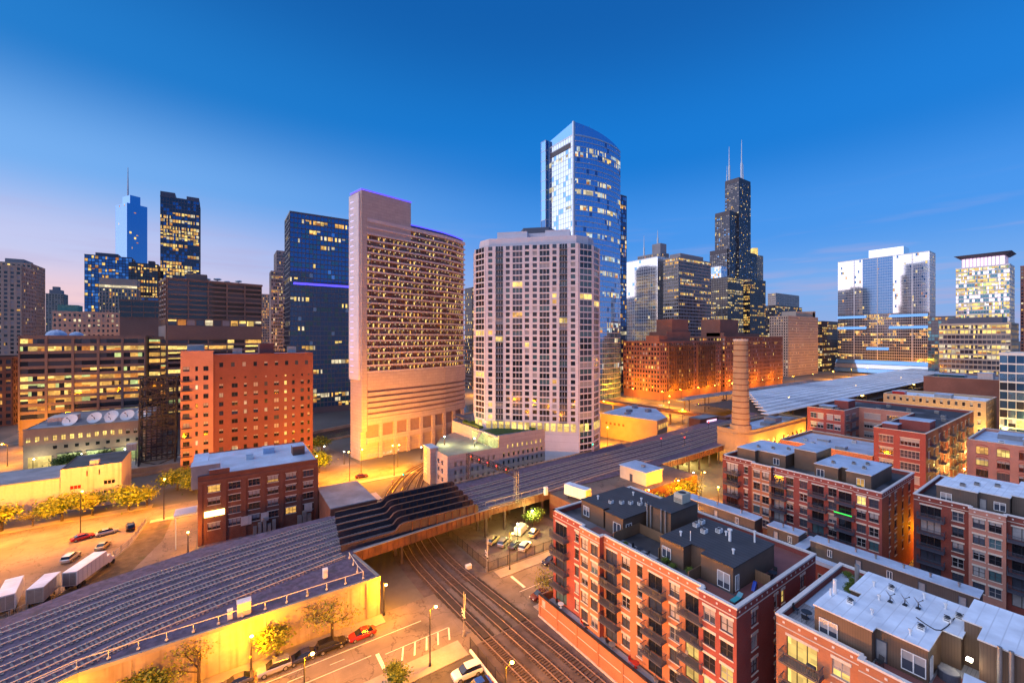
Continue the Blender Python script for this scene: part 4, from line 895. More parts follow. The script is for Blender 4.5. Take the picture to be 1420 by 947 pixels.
for (a, b, h) in (((51.2, 33.2), (55.2, 33.2), 1.5), ((59.2, 28.4), (59.2, 26.5), 1.5), ((51.2, 46.3), (57.8, 46.3), 1.7), ((57.6, 46.2), (57.6, 40), 1.6), ((53.3, 39.4), (57.4, 39.4), 1.5)):
    mb = MB(); F = Face(a, b); mb.fbox(F, 0, F.w, 19.31, 19.3 + h, 0, .08); mb.build('screen', 'wood', ap1)
for y in (45.3, 44.6, 42.6, 41.8):
    mb = MB(); mb.cyl((58.35, y), .14, .14, 19.3, 24.3, 8); mb.build('flue', 'steel', ap1)
# garden wall and terrace in front of the orange block
r = thing('garden_wall', 'brick garden wall with pale base course between tracks and orange block', 'wall', (49.2, 40, 0))
mb = MB(); F = Face((48.7, 62.3), (48.9, 10)); mb.fbox(F, 0, F.w, .2, 4.0, -.35, 0); mb.fbox(Face((50.6, 62.3), (48.7, 62.3)), -2, 1.9, .2, 4, -.35, 0)
w_ = mb.build('wall', 'br_or', r)
mb = MB(); mb.fbox(F, 0, F.w, 0, .3, -.3, .16); mb.build('base_course', 'conc_pale', r)
mb = MB(); mb.fbox(F, -.1, F.w, 4.0, 4.15, -.42, .08); mb.build('coping', 'black', r)
for k in range(11):
    mb = MB(); mb.fbox(F, .2 + k * 4.9, .6 + k * 4.9, .3, 4.0, 0, .09); mb.build('pilaster', 'br_or', r)
mb = MB(); mb.fbox(F, 0, F.w, 2.2, 2.3, 0, .04); mb.build('string_course', 'stone', r)
mb = MB(); mb.fbox(F, 1.2, 2.0, 2.5, 3.6, .002, .08); mb.build('meter_box', 'conc_pale', r)
mb = MB(); mb.box(48.98, 50.3, 10, 60.0, 3.4, 4.0); mb.build('terrace', 'roof_grey', r)
ap4 = apartment('apartment_block', 'brick apartment block with pale membrane roof and lit rooms beneath its brown penthouse',
    [(23.0, 15.1, 52.8, [(20.4, 'D'), (16.8, 'w')]), (15.1, -6, 52.0, [(12.6, 'w'), (8.5, 'w'), (4.5, 'd'), (0, 'w')])], -6, ZF, 20, 19.2, 72, None, [], ['br_or', 'br_or'], 'br_red', lit_ids=(4, 3, 9, 2), roofm='deck_grey')
p4 = [(54, 19.6), (54, 14.6), (55, 14.6), (55, 10.7), (60, 10.7), (60, 9.3), (67, 9.3), (67, 18.4), (60.8, 18.4), (60.8, 17.2), (59.4, 17.2), (59.4, 19.6)]
penthouse(ap4, p4, 19.21, 22.4, 'siding', 'roof_pale', 'coping', [(0, 1.3, 1.7, 1.6, .6, 'w'), (2, 2.9, 1.8, 1.9, .4, 'w'), (2, .5, .9, 2.1, .1, 'd'), (3, 1.0, .9, 2.0, .2, 'w')])
penthouse(ap4, [(58.6, 7.9), (58.6, 2), (67, 2), (67, 9.29), (61.4, 9.29), (61.4, 7.9)], 19.21, 23.6, 'siding', 'roof_pale', 'coping')
penthouse(ap4, [(56.6, 1.9), (56.6, -5), (66, -5), (66, 1.9)], 19.21, 24.2, 'siding', 'roof_pale', 'coping')
mb = MB(); mb.box(52.6, 54.9, -5.6, 14.4, 19.204, 19.3); mb.box(54.9, 58.5, -5.6, 10.5, 19.204, 19.3); mb.build('deck', 'deck_red', ap4)
for y in (6.6, 5.9):
    mb = MB(); mb.cyl((58.3, y), .17, .17, 19.3, 23.9, 8); mb.build('flue', 'steel', ap4)
mb = MB(); mb.box(58.2, 58.6, 8.3, 8.7, 21.4, 21.6); mb.build('wall_lamp', 'whitelamp', ap4)
lt = bpy.data.lights.new('wall_lamp_light', 'POINT'); lt.energy = 60; lt.color = (1, .75, .4); lt.shadow_soft_size = .15; lo = bpy.data.objects.new('wall_lamp_light', lt); COL.objects.link(lo); lo.parent = ap4; q = root_loc(ap4); lo.location = (58.0 - q[0], 8.5 - q[1], 21.3)
mb = MB(); mb.hexa([(55.4, 7.2, 19.32), (56.8, 7.2, 19.32), (56.8, 8.6, 19.32), (55.4, 8.6, 19.32), (55.4, 7.2, 19.9), (56.8, 7.2, 20.9), (56.8, 8.6, 20.9), (55.4, 8.6, 19.9)]); mb.build('stair_hatch', 'roof_blue', ap4)
mb = MB(); mb.box(59.2, 71.4, 19.8, 22.5, 19.204, 19.3); mb.build('planter_deck', 'roof_blue', ap4)
ap2 = apartment('apartment_block', 'red and orange brick apartment block with a green-lit balcony facing the terrace row',
    [(62.4, 54.2, 112.3, [(59.8, 'D'), (56.2, 'n')]), (54.2, 49.6, 111.2, [(53.0, 'w'), (50.9, 'w')]), (49.6, 33.2, 112.0, [(48.2, 'd'), (45.8, 'w'), (42.9, 'w'), (40.0, 'd'), (37.2, 'w'), (34.9, 'd')]), (33.2, 28.5, 111.4, [(31.9, 'w'), (29.8, 'w')])],
    28.5, ZF, 20, 19.2, 134.6, None, [(116.4, 'n'), (120.4, 'w'), (125.5, 'n'), (130.6, 'w')], ['br_dk', 'br_or', 'br_red', 'br_red'], 'br_red', lit_ids=(54,), roofm='roof_black')
penthouse(ap2, [(114.6, 59.6), (114.6, 55), (116, 55), (116, 48.4), (128, 48.4), (128, 59.6)], 19.21, 22.4, 'siding', 'roof_blue', 'coping', [(2, 4.5, 1.4, 1.6, .5, 'w')])
penthouse(ap2, [(119, 47.6), (119, 42.8), (128, 42.8), (128, 47.6)], 19.21, 24, 'siding', 'roof_blue', 'coping')
penthouse(ap2, [(114.6, 41.6), (114.6, 37), (116.6, 37), (116.6, 35.4), (114.2, 35.4), (114.2, 31), (128, 31), (128, 41.6)], 19.21, 22.4, 'siding', 'roof_blue', 'coping', [(0, 1.2, 1.5, 1.7, .5, 'w'), (4, 2.6, 1.4, 1.7, .5, 'l')])
mb = MB(); F = Face((112.0, 49.6), (112.0, 33.2)); mb.fbox(F, 13.1, 16.3, 13.75, 13.98, 1.36, 1.42); mb.build('balcony_lights', plain('led_green', (.02, .4, .05), .5, em=(.05, 1, .12), est=.8), ap2)
ap3 = apartment('apartment_block', 'dark red brick apartment block with a pink brick bay and pale roof',
    [(24.8, 16.9, 116.6, [(22.3, 'D'), (18.5, 'w')]), (16.9, 12.3, 115.4, [(15.6, 'w'), (13.6, 'w')]), (12.3, -8, 116.4, [(10.6, 'd'), (7.5, 'w'), (4, 'd'), (0, 'w')])], -8, ZF, 20, 19.2, 137, None, [], ['br_dk', 'br_pink', 'br_dk'], 'br_red', roofm='roof_black')
penthouse(ap3, [(118.4, 21.8), (118.4, 16.2), (119.4, 16.2), (119.4, 12.3), (132, 12.3), (132, 20.6), (126, 20.6), (126, 21.8)], 19.21, 22.4, 'siding2', 'roof_pale', 'coping', [(0, 1.4, 1.6, 1.6, .4, 'w'), (2, 2.7, 1.5, 1.6, .5, 'w'), (2, .6, .9, 2.0, .1, 'd')])
penthouse(ap3, [(121, 12.2), (121, -7), (134, -7), (134, 12.2)], 19.21, 22.6, 'siding2', 'roof_pale', 'coping')
def terrace(label, y0, y1, doors):
    c0 = (100, (y0 + y1) / 2); r = thing('terrace_row', label, 'terraced houses', (*c0, 0), group='brown terrace rows')
    mb = MB(); mb.box(97.2, 104.2, y0, y1, 0, 7.2); mb.build('wall', 'br_dk', r)
    mb = MB(); mb.box(96.9, 97.6, y0, y1, 7.21, 8.0); mb.box(97.62, 100.3, y0, y1, 7.21, 7.3); mb.build('roof_ledge', 'roof_blue', r)
    penthouse(r, [(100.4, y1), (100.4, y0), (103.9, y0), (103.9, y1)], 7.31, 10.0, 'siding2', 'roof_blue', 'coping', [(0, y1 - y, .95, 2.0, .1, 'd') if k == 'd' else (0, y1 - y, .8, 1.4, .7, 'w') for y, k in doors])
    for y in range(int(y0) + 3, int(y1), 6):
        mb = MB(); mb.fbox(Face((97.2, y1), (97.2, y0)), y1 - y - .7, y1 - y + .7, 3.6, 5.4, .02, .09); w_ = mb.build('window', 'g_blind', r); mb = MB(); mb.fbox(Face((97.2, y1), (97.2, y0)), y1 - y - .6, y1 - y + .6, 3.7, 5.3, .092, .1); mb.build('pane', 'g_dark', w_)
    return r
terrace('brown terrace row with a white framed window facing the orange block roof', 48.3, 66.0, ((62.5, 'w'), (57.5, 'd'), (52.3, 'w')))
terrace('short brown terrace unit beside the two glowing entrance lamps', 39.4, 45.6, ((43.8, 'd'), (41, 'w')))
terrace('longest brown terrace row running to the timber fence', 13.6, 37.2, ((33.8, 'w'), (29.2, 'd'), (24.6, 'w'), (20.3, 'd'), (15.4, 'd')))
r = thing('courtyard_hut', 'low blue-roofed courtyard hut between the terrace rows with two lamps', 'hut', (100, 38.3, 0)); mb = MB(); mb.box(98, 105.6, 37.4, 39.2, 0, 8.6); mb.build('wall', 'siding2', r); mb = MB(); mb.box(97.8, 105.8, 37.3, 39.3, 8.61, 8.75); mb.build('roof', 'roof_blue', r)
for y in (37.8, 38.9):
    mb = MB(); mb.sph((97.7, y, 8.1), .16); mb.build('lamp', 'whitelamp', r); lt = bpy.data.lights.new('hut_light', 'POINT'); lt.energy = 120; lt.color = (1, .7, .3); lo = bpy.data.objects.new('hut_light', lt); COL.objects.link(lo); lo.parent = r; lo.location = (97.2 - 100, y - 38.3, 8.1)
r = thing('timber_fence', 'tall timber fence closing the end of the longest terrace row', 'fence', (103, 12, 0))
for k in range(16): mb = MB(); mb.box(100.5, 100.58, 13.4 - .2 * k - .19, 13.4 - .2 * k, 7.2, 9.6); mb.build('board', 'wood', r)
mb = MB(); mb.box(100.3, 104, 10, 13.4, 0, 7.2); mb.build('base', 'br_dk', r)
# ------------------------------------------------------------------ curved slab tower with open corridors
RB = rrect((47.8, 183.0), 61, 9, 12.4); F = Face(RB[0], RB[1])
front = [F.pt(0, 0), F.pt(15, 0), F.pt(30, .0), F.pt(44, -.8), F.pt(53, -2.8), F.pt(61.1, -5.6)]
poly = front + [F.pt(61.1, -14), F.pt(16, -14), F.pt(0, -9)]
r = thing('curved_slab_tower', 'tall pink concrete slab tower with stacked open corridors and violet lit edge', 'apartment building', (70, 195, 0))
mb = MB(); mb.prism(poly, 0, 101.5, 0, top=1, bottom=False); mb.build('body', ['pinkconc', 'roof_grey'], r)
mb = MB(); mb.prism([F.pt(-.0, .9), F.pt(24.2, .9), F.pt(24.2, -11), F.pt(0, -8.9)], 96, 114.2); mb.build('core_block', 'pinkconc', r)
mb = MB(); mb.prism([F.pt(-.3, 1.2), F.pt(24.5, 1.2), F.pt(24.5, -11.3), F.pt(-.3, -9.2)], 114.21, 114.7); mb.build('light_band', 'glow_blue', r)
mb = MB(); mb.prism([F.pt(0, 1.0), F.pt(2.5, 1.0), F.pt(2.5, .02), F.pt(0, .02)], 12, 96); mb.build('pier', 'pinkconc', r)
mb = MB()
for k in range(28): mb.fbox(Face(RB[3], RB[0]), 1.6, 4.4, 37 + k * 2.7, 37.3 + k * 2.7, .82, .9)
mb.build('edge_lights', 'glow_violet', r)
mb = MB(); mb.fbox(Face(RB[3], RB[0]), .1, 8.9, 34, 113, .02, .8); mb.build('edge_panel', 'lavender', r)
slabs, panes, rails = MB(), MB(), MB(); z0, nfl, fh = 37, 24, 2.68
for k in range(1, len(front)):
    a, b = front[k - 1], front[k]
    if k == 1: a = F.pt(2.6, 0)
    G = Face(a, b); nb = max(2, round(G.w / 2.3)); bw = G.w / nb
    for f in range(nfl):
        z = z0 + f * fh
        slabs.fbox(G, 0, G.w, z - .12, z + .62, .01, 1.25)
        if f == nfl - 1: slabs.fbox(G, 0, G.w, z + fh - .12, z + fh + 1.4, .01, 1.25)
        for i in range(nb):
            if RN.random() < .55: panes.fquad(G, i * bw + .5, i * bw + 1.15, z + .66, z + 2.1, .06, 0 if RN.random() < .55 else 1)
            if RN.random() < .8: panes.fquad(G, i * bw + 1.3, i * bw + 1.75, z + 1.9, z + 2.3, .07, 2)
            panes.fquad(G, i * bw + .06, i * bw + bw - .06, z + .63, z + fh - .13, .03, 3 if RN.random() < .75 else 4)
slabs.build('gallery_slabs', 'pinkslab', r, 'stuff'); panes.build('corridor_doors', ['l_warm', 'l_yel', 'l_pale', 'br_brown', 'taupe'], r, 'stuff')
G = Face(F.pt(61.1, -5.6), F.pt(61.1, -14)); wall, pane = MB(), MB(); face_grid(wall, pane, G, 37, 101, S('pinkconc', [('m_deep', 3), ('m_blue', 1)], 2.68, 3, .1, .3, .1)); wall.build('facade_frame', 'pinkconc', r, 'stuff'); pane.build('window_panes', PANES, r, 'stuff')
tpz = [F.pt(24.4, -1.2)] + [(p[0] + .3, p[1] + 1.2) for p in front[2:]] + [F.pt(60, -12), F.pt(24.4, -12)]
mb = MB(); mb.prism(tpz, 101.6, 104.4); mb.build('roof_screen', 'slate', r)
mb = MB(); mb.prism(inset(tpz, -.25), 104.41, 104.9); mb.build('light_band', 'glow_blue', r)
mb = MB()
for k in range(1, len(front)):
    G = Face(front[k - 1] if k > 1 else F.pt(2.6, 0), front[k])
    mb.fbox(G, 0, G.w, 29.3, 36.8, .01, 1.3)
    for q in range(5): mb.fbox(G, 0, G.w, 17.6 + q * 2.35, 19.1 + q * 2.35, .01, 1.3)
    mb.fbox(G, 0, G.w, 14.6, 17.4, .01, 1.32)
    mb.fbox(G, 0, G.w, 6.6, 9.2, .01, 1.1)
mb.build('podium_bands', 'pinkconc', r)
mb = MB()
for k in range(1, len(front)): G = Face(front[k - 1] if k > 1 else F.pt(2.6, 0), front[k]); mb.fbox(G, 0, G.w, 9.3, 29, .0, .5)
mb.build('podium_louvres', 'pinkdk', r)
for u in (8, 15, 22, 29, 36, 43, 50, 57):
    mb = MB(); n_ = -.0 if u < 40 else -(u - 40) * .19; mb.fbox(F, u, u + 1.6, 0, 14.6, n_, n_ + 1.35); mb.build('column', 'pinkconc', r)
mb = MB()
for q in range(9): mb.fbox(F, 3 + q * 1.8, 4 + q * 1.8, .8, 1.5, .1, .3)
mb.build('lobby_lights', 'l_pale', r)
# ------------------------------------------------------------------ octagonal tower on the garage podium
C_ = Vector((117.5, 150.5)); nn = Vector((-.7071, -.7071)); tt = Vector((.7071, -.7071))
def op(a, b): p = C_ + nn * a + tt * b; return (p.x, p.y)
oct_ = [op(24, -18.5), op(24, 18.5), op(19.5, 24), op(12, 26.6), op(-12, 26.6), op(-22, 16), op(-22, -16), op(-12, -26.6), op(12, -26.6), op(19.5, -24)]
r = thing('octagonal_tower', 'lavender concrete apartment tower with rounded corner bays above the garage', 'apartment building', (C_.x, C_.y, 0))
mb = MB(); mb.prism(oct_, 0, 88.5, 0, top=1, bottom=False); mb.build('body', ['lavender', 'roof_grey'], r)
wall, pane, balc = MB(), MB(), MB()
def bayed(G, widths, zb, zt, fh, lit_=.035):
    tot = sum(w for w, k in widths); sc_ = G.w / tot; u = 0; nf = round((zt - zb) / fh); fh = (zt - zb) / nf
    for w, k in widths:
        w *= sc_
        if k == 'p': wall.fbox(G, u, u + w, zb, zt, .0, .35)
        else:
            for f in range(nf):
                z = zb + f * fh; wall.fbox(G, u, u + w, z, z + (.8 if k == 'w' else .5), 0, .3 if k != 'b' else .1)
                km = 'l_warm' if RN.random() < lit_ * .6 else ('l_yel' if RN.random() < lit_ else wpick([('g_dark', 4), ('g_mid', 3), ('g_teal', 1.5), ('g_blind', .5)]))
                pane.fquad(G, u, u + w, z + (.8 if k == 'w' else .5), z + fh, .05, PANES.index(km))
                if k != 'w' and f == 0: [wall.fbox(G, u + w * q / 3 - .07, u + w * q / 3 + .07, zb, zt, .04, .16) for q in (1, 2)]
                if k == 'b': balc.fbox(G, u, u + w, z + .08, z + .2, .1, 1.0); balc.fbox(G, u, u + w, z + 1.1, z + 1.17, .95, 1.0); [balc.fbox(G, u + i * .3, u + i * .3 + .05, z + .2, z + 1.1, .95, 1.0) for i in range(int(w / .3) + 1)]
        u += w
NWB = [(1, 'p'), (1.5, 'w'), (1.2, 'p'), (2.6, 'b'), (1, 'p'), (1.4, 'w'), (1, 'p'), (3.4, 'W'), (.9, 'p'), (1.5, 'w'), (1.2, 'p'), (1.5, 'w'), (.9, 'p'), (3.4, 'W'), (1, 'p'), (1.4, 'w'), (1, 'p'), (2.6, 'b'), (1.2, 'p'), (1.5, 'w'), (1, 'p')]
def P8(i): return oct_[i % len(oct_)]
bayed(Face(P8(0), P8(1)), NWB, 18.6, 88.5, 2.42)
bayed(Face(P8(1), P8(2)), [(.4, 'p'), (4, 'W'), (.4, 'p')], 3, 88.5, 2.42); bayed(Face(P8(2), P8(3)), [(.4, 'p'), (3, 'W'), (.4, 'p')], 3, 88.5, 2.42)
bayed(Face(P8(3), P8(4)), [(1.2, 'p'), (1.5, 'w'), (1.2, 'p'), (1.5, 'w'), (1.2, 'p'), (3, 'W'), (1.2, 'p'), (1.5, 'w'), (1.2, 'p'), (1.5, 'w'), (1.2, 'p'), (3, 'W'), (1.2, 'p'), (1.5, 'w'), (1.2, 'p')], 3, 88.5, 2.42)
bayed(Face(P8(9), P8(0)), [(.4, 'p'), (4, 'W'), (.4, 'p')], 18.6, 88.5, 2.42); bayed(Face(P8(8), P8(9)), [(.4, 'p'), (3, 'W'), (.4, 'p')], 18.6, 88.5, 2.42)
bayed(Face(P8(7), P8(8)), [(1.2, 'p'), (3, 'W'), (1.2, 'p'), (1.5, 'w'), (1.2, 'p'), (1.5, 'w'), (1.2, 'p'), (3, 'W'), (1.2, 'p'), (1.5, 'w'), (1.2, 'p'), (1.5, 'w'), (1.2, 'p')], 18.6, 88.5, 2.42)
wall.build('facade_frame', 'lavender', r, 'stuff'); pane.build('window_panes', PANES, r, 'stuff'); balc.build('balconies', 'slate', r, 'stuff')
mb = MB()
for i in (9, 0, 1, 2): G = Face(P8(i), P8(i + 1)); [mb.fbox(G, q * 2.6 + .4, q * 2.6 + 2.2, 15.4, 18.4, .3, .42) for q in range(int(G.w / 2.6))]
mb.build('lobby_windows', 'l_yel', r)
mb = MB(); mb.prism(inset(oct_, 2.2), 88.6, 92.2); mb.build('upper_storey', 'lavender', r)
mb = MB(); mb.prism([op(18, -15), op(18, -2.5), op(14, -2.5), op(14, 5), op(18, 5), op(18, 15), op(-10, 15), op(-10, -15)], 92.3, 95.6); mb.build('parapet_block', 'lavender', r)
mb = MB(); mb.prism([op(12, -5), op(12, 6), op(4, 9), op(-6, 9), op(-6, -8), op(4, -8)], 92.3, 98.5); mb.build('plant_room', 'slate', r)
# garage
r = thing('parking_garage', 'pink concrete parking garage with arched openings and a lit top deck', 'parking garage', (88, 148, 0))
gp = [(62.4, 129.6), (113.2, 129.6), (113.2, 131), (104, 140), (88, 160), (88, 173), (74, 160), (62.4, 143)]
mb = MB(); mb.prism([(63, 130.2), (83, 130.2), (83, 166), (74, 160), (63, 143)], 0, 9.6, 0); mb.build('body', 'conc', r)
F = Face((62.4, 129.6), (113.2, 129.6)); mb = MB(); ops = []
for i in range(22):
    for j in range(3):
        u, z = 3.0 + i * 2.2, 2.3 + j * 2.9
        if u > 20 and j == 2 or u < 20: ops.append((u - .5, u + .5, z, z + 1.5))
        else: ops.append((u - .5, u + .5, z, z + 1.5))
for i in range(11): u = 24.6 + i * 2.2; ops.append((u - .45, u + .45, 11.0, 12.4))
ops = sorted(set(ops))
lowops = [o for o in ops if o[1] < 20.4]; hiops = [(o[0] - 20.6, o[1] - 20.6, o[2], o[3]) for o in ops if o[0] > 20.8]
wall_face(mb, Face((62.4, 129.6), (83, 129.6)), 0, 12.0, lowops, 0, .6); wall_face(mb, Face((83, 129.6), (113.2, 129.6)), 0, 16.2, hiops, 0, .6)
wall_face(mb, Face((62.4, 143), (62.4, 129.6)), 0, 12.0, [(2.5 + q * 3, 3.9 + q * 3, 2.3 + j * 2.9, 3.8 + j * 2.9) for q in range(3) for j in range(3)], 0, .6)
mb.build('wall', 'pinkconc', r)
mb = MB()
for (a, b, c_, d) in lowops + hiops: pass
mb.quad((62.9, 130.3, 0), (83, 130.3, 0), (83, 130.3, 9.5), (62.9, 130.3, 9.5), 0); mb.quad((83, 130.3, 0), (113, 130.3, 0), (113, 130.3, 9.2), (83, 130.3, 9.2), 0); mb.quad((83, 130.3, 9.2), (113, 130.3, 9.2), (113, 130.3, 16), (83, 130.3, 16), 1)
mb.build('interior', ['asphalt_dark', 'l_yel'], r)
mb = MB(); mb.prism([(62.7, 129.9), (83, 129.9), (83, 166), (74, 160), (62.7, 143)], 9.7, 10.8, 0); mb.build('top_deck', 'conc', r)
mb = MB(); mb.prism([(83.1, 130.4), (113, 130.4), (113, 131), (104, 140), (88, 160), (88, 173), (83.1, 168)], 9.7, 15.6, 0, top=1); mb.build('podium', ['pinkconc', 'roof_grey'], r)
mb = MB(); mb.quad((83.05, 130.6, 11), (83.05, 130.6, 15), (83.05, 150, 15), (83.05, 150, 11)); mb.build('ramp_opening', 'l_green', r)
mb = MB(); mb.prism([(84, 133), (99, 133), (93, 143), (84, 143)], 15.61, 15.75); mb.build('roof_lawn', 'green_turf', r)
for (a, b, c_, d) in ((86, 92, 152, 158), (100, 104, 132, 135), (84, 86, 146, 160)): mb = MB(); mb.box(a, b, c_, d, 15.61, 16.5, 0); mb.build('planter', 'leaf2', r)
mb = MB(); mb.box(84.5, 88, 160, 170, 17.5, 17.7); [mb.box(x, x + .2, y, y + .2, 15.6, 17.5) for x in (84.6, 87.7) for y in (160.2, 165, 169.6)]; mb.build('pergola', 'slate', r)
mb = MB(); mb.box(60.4, 63.4, 139.4, 145.4, 0, 12.6); st = mb.build('stair_tower', 'pinkconc', r)
mb = MB(); mb.box(60.2, 63.6, 139.2, 145.6, 12.61, 12.9); mb.build('stair_roof', 'roof_blue', st)
mb = MB(); [mb.fbox(Face((60.4, 145.4), (60.4, 139.4)), .6 + a * 1.4, 1.8 + a * 1.4, 1 + q * 2.2, 2.9 + q * 2.2, .02, .08) for a in range(2) for q in range(5)]; mb.build('stair_window', 'l_yel', st)
mb = MB(); mb.hexa([(80, 142, 10.8), (82.9, 142, 14.9), (82.9, 143.6, 14.9), (80, 143.6, 10.8), (80, 142, 11.1), (82.9, 142, 15.3), (82.9, 143.6, 15.3), (80, 143.6, 11.1)]); mb.build('stair_flight', 'steel', r)
# ------------------------------------------------------------------ red brick apartment block by the river
r = thing('river_brick_block', 'tall red brick apartment block with a pink stair bay beside the river', 'apartment building', (9, 203, 0))
mb = MB(); todo = []; F = Face((-12.5, 190), (-3, 190)); G = Face((-3, 190.4), (30.6, 190.4)); o1, o2 = [], []
for f in range(12):
    z = 3 + f * 3.35
    for u, w in ((1.6, 1.9), (4.6, .8), (7.3, 1.5)): o1.append((u - w / 2, u + w / 2, z, z + 1.7)); todo.append((F, u, z, w, 1.7, 0))
    if f == 11: continue
    for j, (u, w) in enumerate(((2.4, 1.3), (6.6, 1.9), (10, 1.0), (13.4, 1.5), (16.8, 1.1), (20.4, 1.7), (23.6, 1.0), (26.4, 1.0), (29.6, 1.2), (32, .9))):
        if f == 10: w = .7
        h = 1.6 if f < 10 else .7; o2.append((u - w / 2, u + w / 2, z, z + h)); todo.append((G, u, z, w, h, j))
for j in range(9): u = 2.4 + j * 3.6; o2.append((u - .6, u + .6, 41.0, 42.7)); todo.append((G, u, 41.0, 1.2, 1.7, 0))
wall_face(mb, F, 0, 47.2, o1, 1); wall_face(mb, G, 0, 45.8, o2, 0); mb.quad((-3, 190, 0), (-3, 190.4, 0), (-3, 190.4, 47.2), (-3, 190, 47.2), 1)
mb.fquad(Face((30.6, 190.4), (30.6, 212)), 0, 21.6, 0, 45.8, 0, 0); mb.fquad(Face((-12.5, 212), (-12.5, 190)), 0, 22, 0, 47.2, 0, 1); mb.fquad(Face((30.6, 212), (-12.5, 212)), 0, 43.1, 0, 45.8, 0, 0); mb.quad((-3, 190.5, 45.8), (-3, 190.5, 47.2), (-3, 212, 47.2), (-3, 212, 45.8), 0)
mb.build('wall', ['br_fulton', 'br_pink'], r)
mb = MB(); mb.quad((-3, 190.4, 45.2), (30.6, 190.4, 45.2), (30.6, 212, 45.2), (-3, 212, 45.2)); mb.quad((-12.5, 190, 46.6), (-3, 190, 46.6), (-3, 212, 46.6), (-12.5, 212, 46.6)); mb.build('roof', 'roof_blue', r)
for (a, b, c_, d, h) in ((-11, -6, 196, 204, 3), (12, 17, 196, 205, 3.4), (22, 25, 195, 199, 2), (3, 6, 193, 196, 1.6)): mb = MB(); mb.box(a, b, c_, d, 45.2, 46.2 + h); mb.build('roof_hut', 'br_fulton' if h > 3 else 'steel', r)
for (F_, u, z, w, h, j) in todo:
    put_window(r, F_, u, z, w, h, 'l_yel' if (j == 6 and RN.random() < .85) else ('l_pale' if RN.random() < .06 else wpick([('g_dark', 5), ('g_mid', 1), ('g_blind', .8)])), 2 if w > 1.2 else 1, 1, 'black', None)
for f in range(11):
    mb = MB(); z = 2.8 + f * 3.35; mb.box(-12.3, -9.2, 189.0, 189.98, z - .15, z); mb.box(-12.3, -9.2, 188.98, 189.02, z + .95, z + 1.0); [mb.box(-12.3 + q * .34, -12.26 + q * .34, 188.98, 189.02, z, z + .95) for q in range(10)]; mb.build('fire_balcony', 'black', r)
# ------------------------------------------------------------------ old brick warehouse, annex
r = thing('brick_warehouse', 'old dark brick warehouse with a pale blue roof beside the tracks', 'warehouse', (9, 144, 0))
mb = MB(); F = Face((-5.2, 131), (22.4, 131)); ops = []; wn_ = []
for j in range(6):
    u = 3.3 + j * 4.35
    for f in range(4):
        z = 3.4 + f * 3.15; w = 2.6
        if j == 0 and f == 1: continue
        ops.append((u - w / 2, u + w / 2, z, z + 1.7)); wn_.append((u, z))
    if j in (3, 5): pass
wall_face(mb, F, 0, 17.0, ops, 0, .25)
mb.fquad(Face((22.4, 131), (22.4, 158)), 0, 27, 0, 17, 0, 0); mb.fquad(Face((22.4, 158), (-5.2, 158)), 0, 27.6, 0, 17, 0, 0); mb.fquad(Face((-5.2, 158), (-5.2, 131)), 0, 27, 0, 17, 0, 0)
mb.build('wall', 'br_old', r)
for u, z in wn_:
    o = put_window(r, F, u, z, 2.6, 1.7, 'l_warm' if (u, z) in (wn_[2], wn_[14], wn_[15]) else wpick([('g_dark', 4), ('g_mid', 2)]), 3, 2, 'br_old', 'stone', .18)
mb = MB(); [mb.fbox(F, u, u + .9, 0, 15.2, .0, .25) for u in (0, 4.95, 9.3, 13.65, 18.0, 22.4, 26.7)]; mb.build('pilasters', 'br_old', r)
mb = MB(); mb.fbox(F, 0, F.w, 15.22, 16.0, 0, .3); mb.fbox(F, 0, F.w, 17.0, 17.25, -.5, .3); mb.build('cornice', 'br_old', r)
mb = MB(); mb.box(-5.0, 22.2, 131.6, 157.8, 16.4, 16.7); mb.build('roof', 'roof_blue', r)
for (a, b, c_, d, h, m) in ((-6.6, -.6, 131.8, 136, 3, 'roof_grey'), (-6.5, -3.4, 136.1, 148, 2.4, 'roof_grey'), (5.5, 7.2, 144, 146, 1.3, 'white'), (10, 13, 148, 151, 1.5, 'roof_blue'), (17.2, 20.4, 141, 145, 2.6, 'br_brown'), (-2.9, 1.4, 131.3, 131.75, 1.7, 'br_old')):
    mb = MB(); mb.box(a, b, c_, d, 16.71 if a > -6 else 14, 16.7 + h); q = mb.build('roof_hut', m, r); mb = MB(); mb.box(a - .1, b + .1, c_ - .1, d + .1, 16.71 + h, 16.85 + h); mb.build('roof_cap', 'roof_blue', q)
mb = MB(); mb.fbox(F, 1.3, 5.5, 6.9, 8.3, .3, .5); mb.build('lit_sign', 'sign_yel', r)
mb = MB(); [mb.fbox(F, u, u + w, 2.9, 5.2, .26, .36) for u, w in ((13.5, 1.8), (24, 2), (9, 2.4))]; mb.build('boarded_door', 'conc_pale', r)
mb = MB(); mb.box(-10, -5.5, 131.5, 136.5, 8.1, 8.5); mb.bar((-9.6, 132, 0), (-9.6, 132, 8.1), .15); mb.build('dock_canopy', 'roof_blue', r)
for q in range(5): mb = MB(); mb.box(6.5 + q * 1.1, 7.3 + q * 1.1, 129.6, 130.6, 0, 2.2 + (q % 3) * .8); mb.build('transformer', 'steel', r)
for q in range(3): mb = MB(); mb.box(17 + q * 1.2, 18 + q * 1.2, 129.4, 130.5, 0, 2.6 + (q % 2) * .9); mb.build('transformer', 'steel', r)
r = thing('warehouse_annex', 'flat grey-roofed annex joined to the brick warehouse', 'annex', (29, 124, 0))
mb = MB(); mb.prism([(22.6, 115.2), (34.5, 115.2), (34, 134), (22.6, 134)], 0, 8.0); mb.build('wall', 'br_old', r)
mb = MB(); mb.prism([(22.7, 115.4), (34.3, 115.4), (33.8, 133.8), (22.7, 133.8)], 8.01, 8.2); mb.build('roof', 'roof_grey', r)
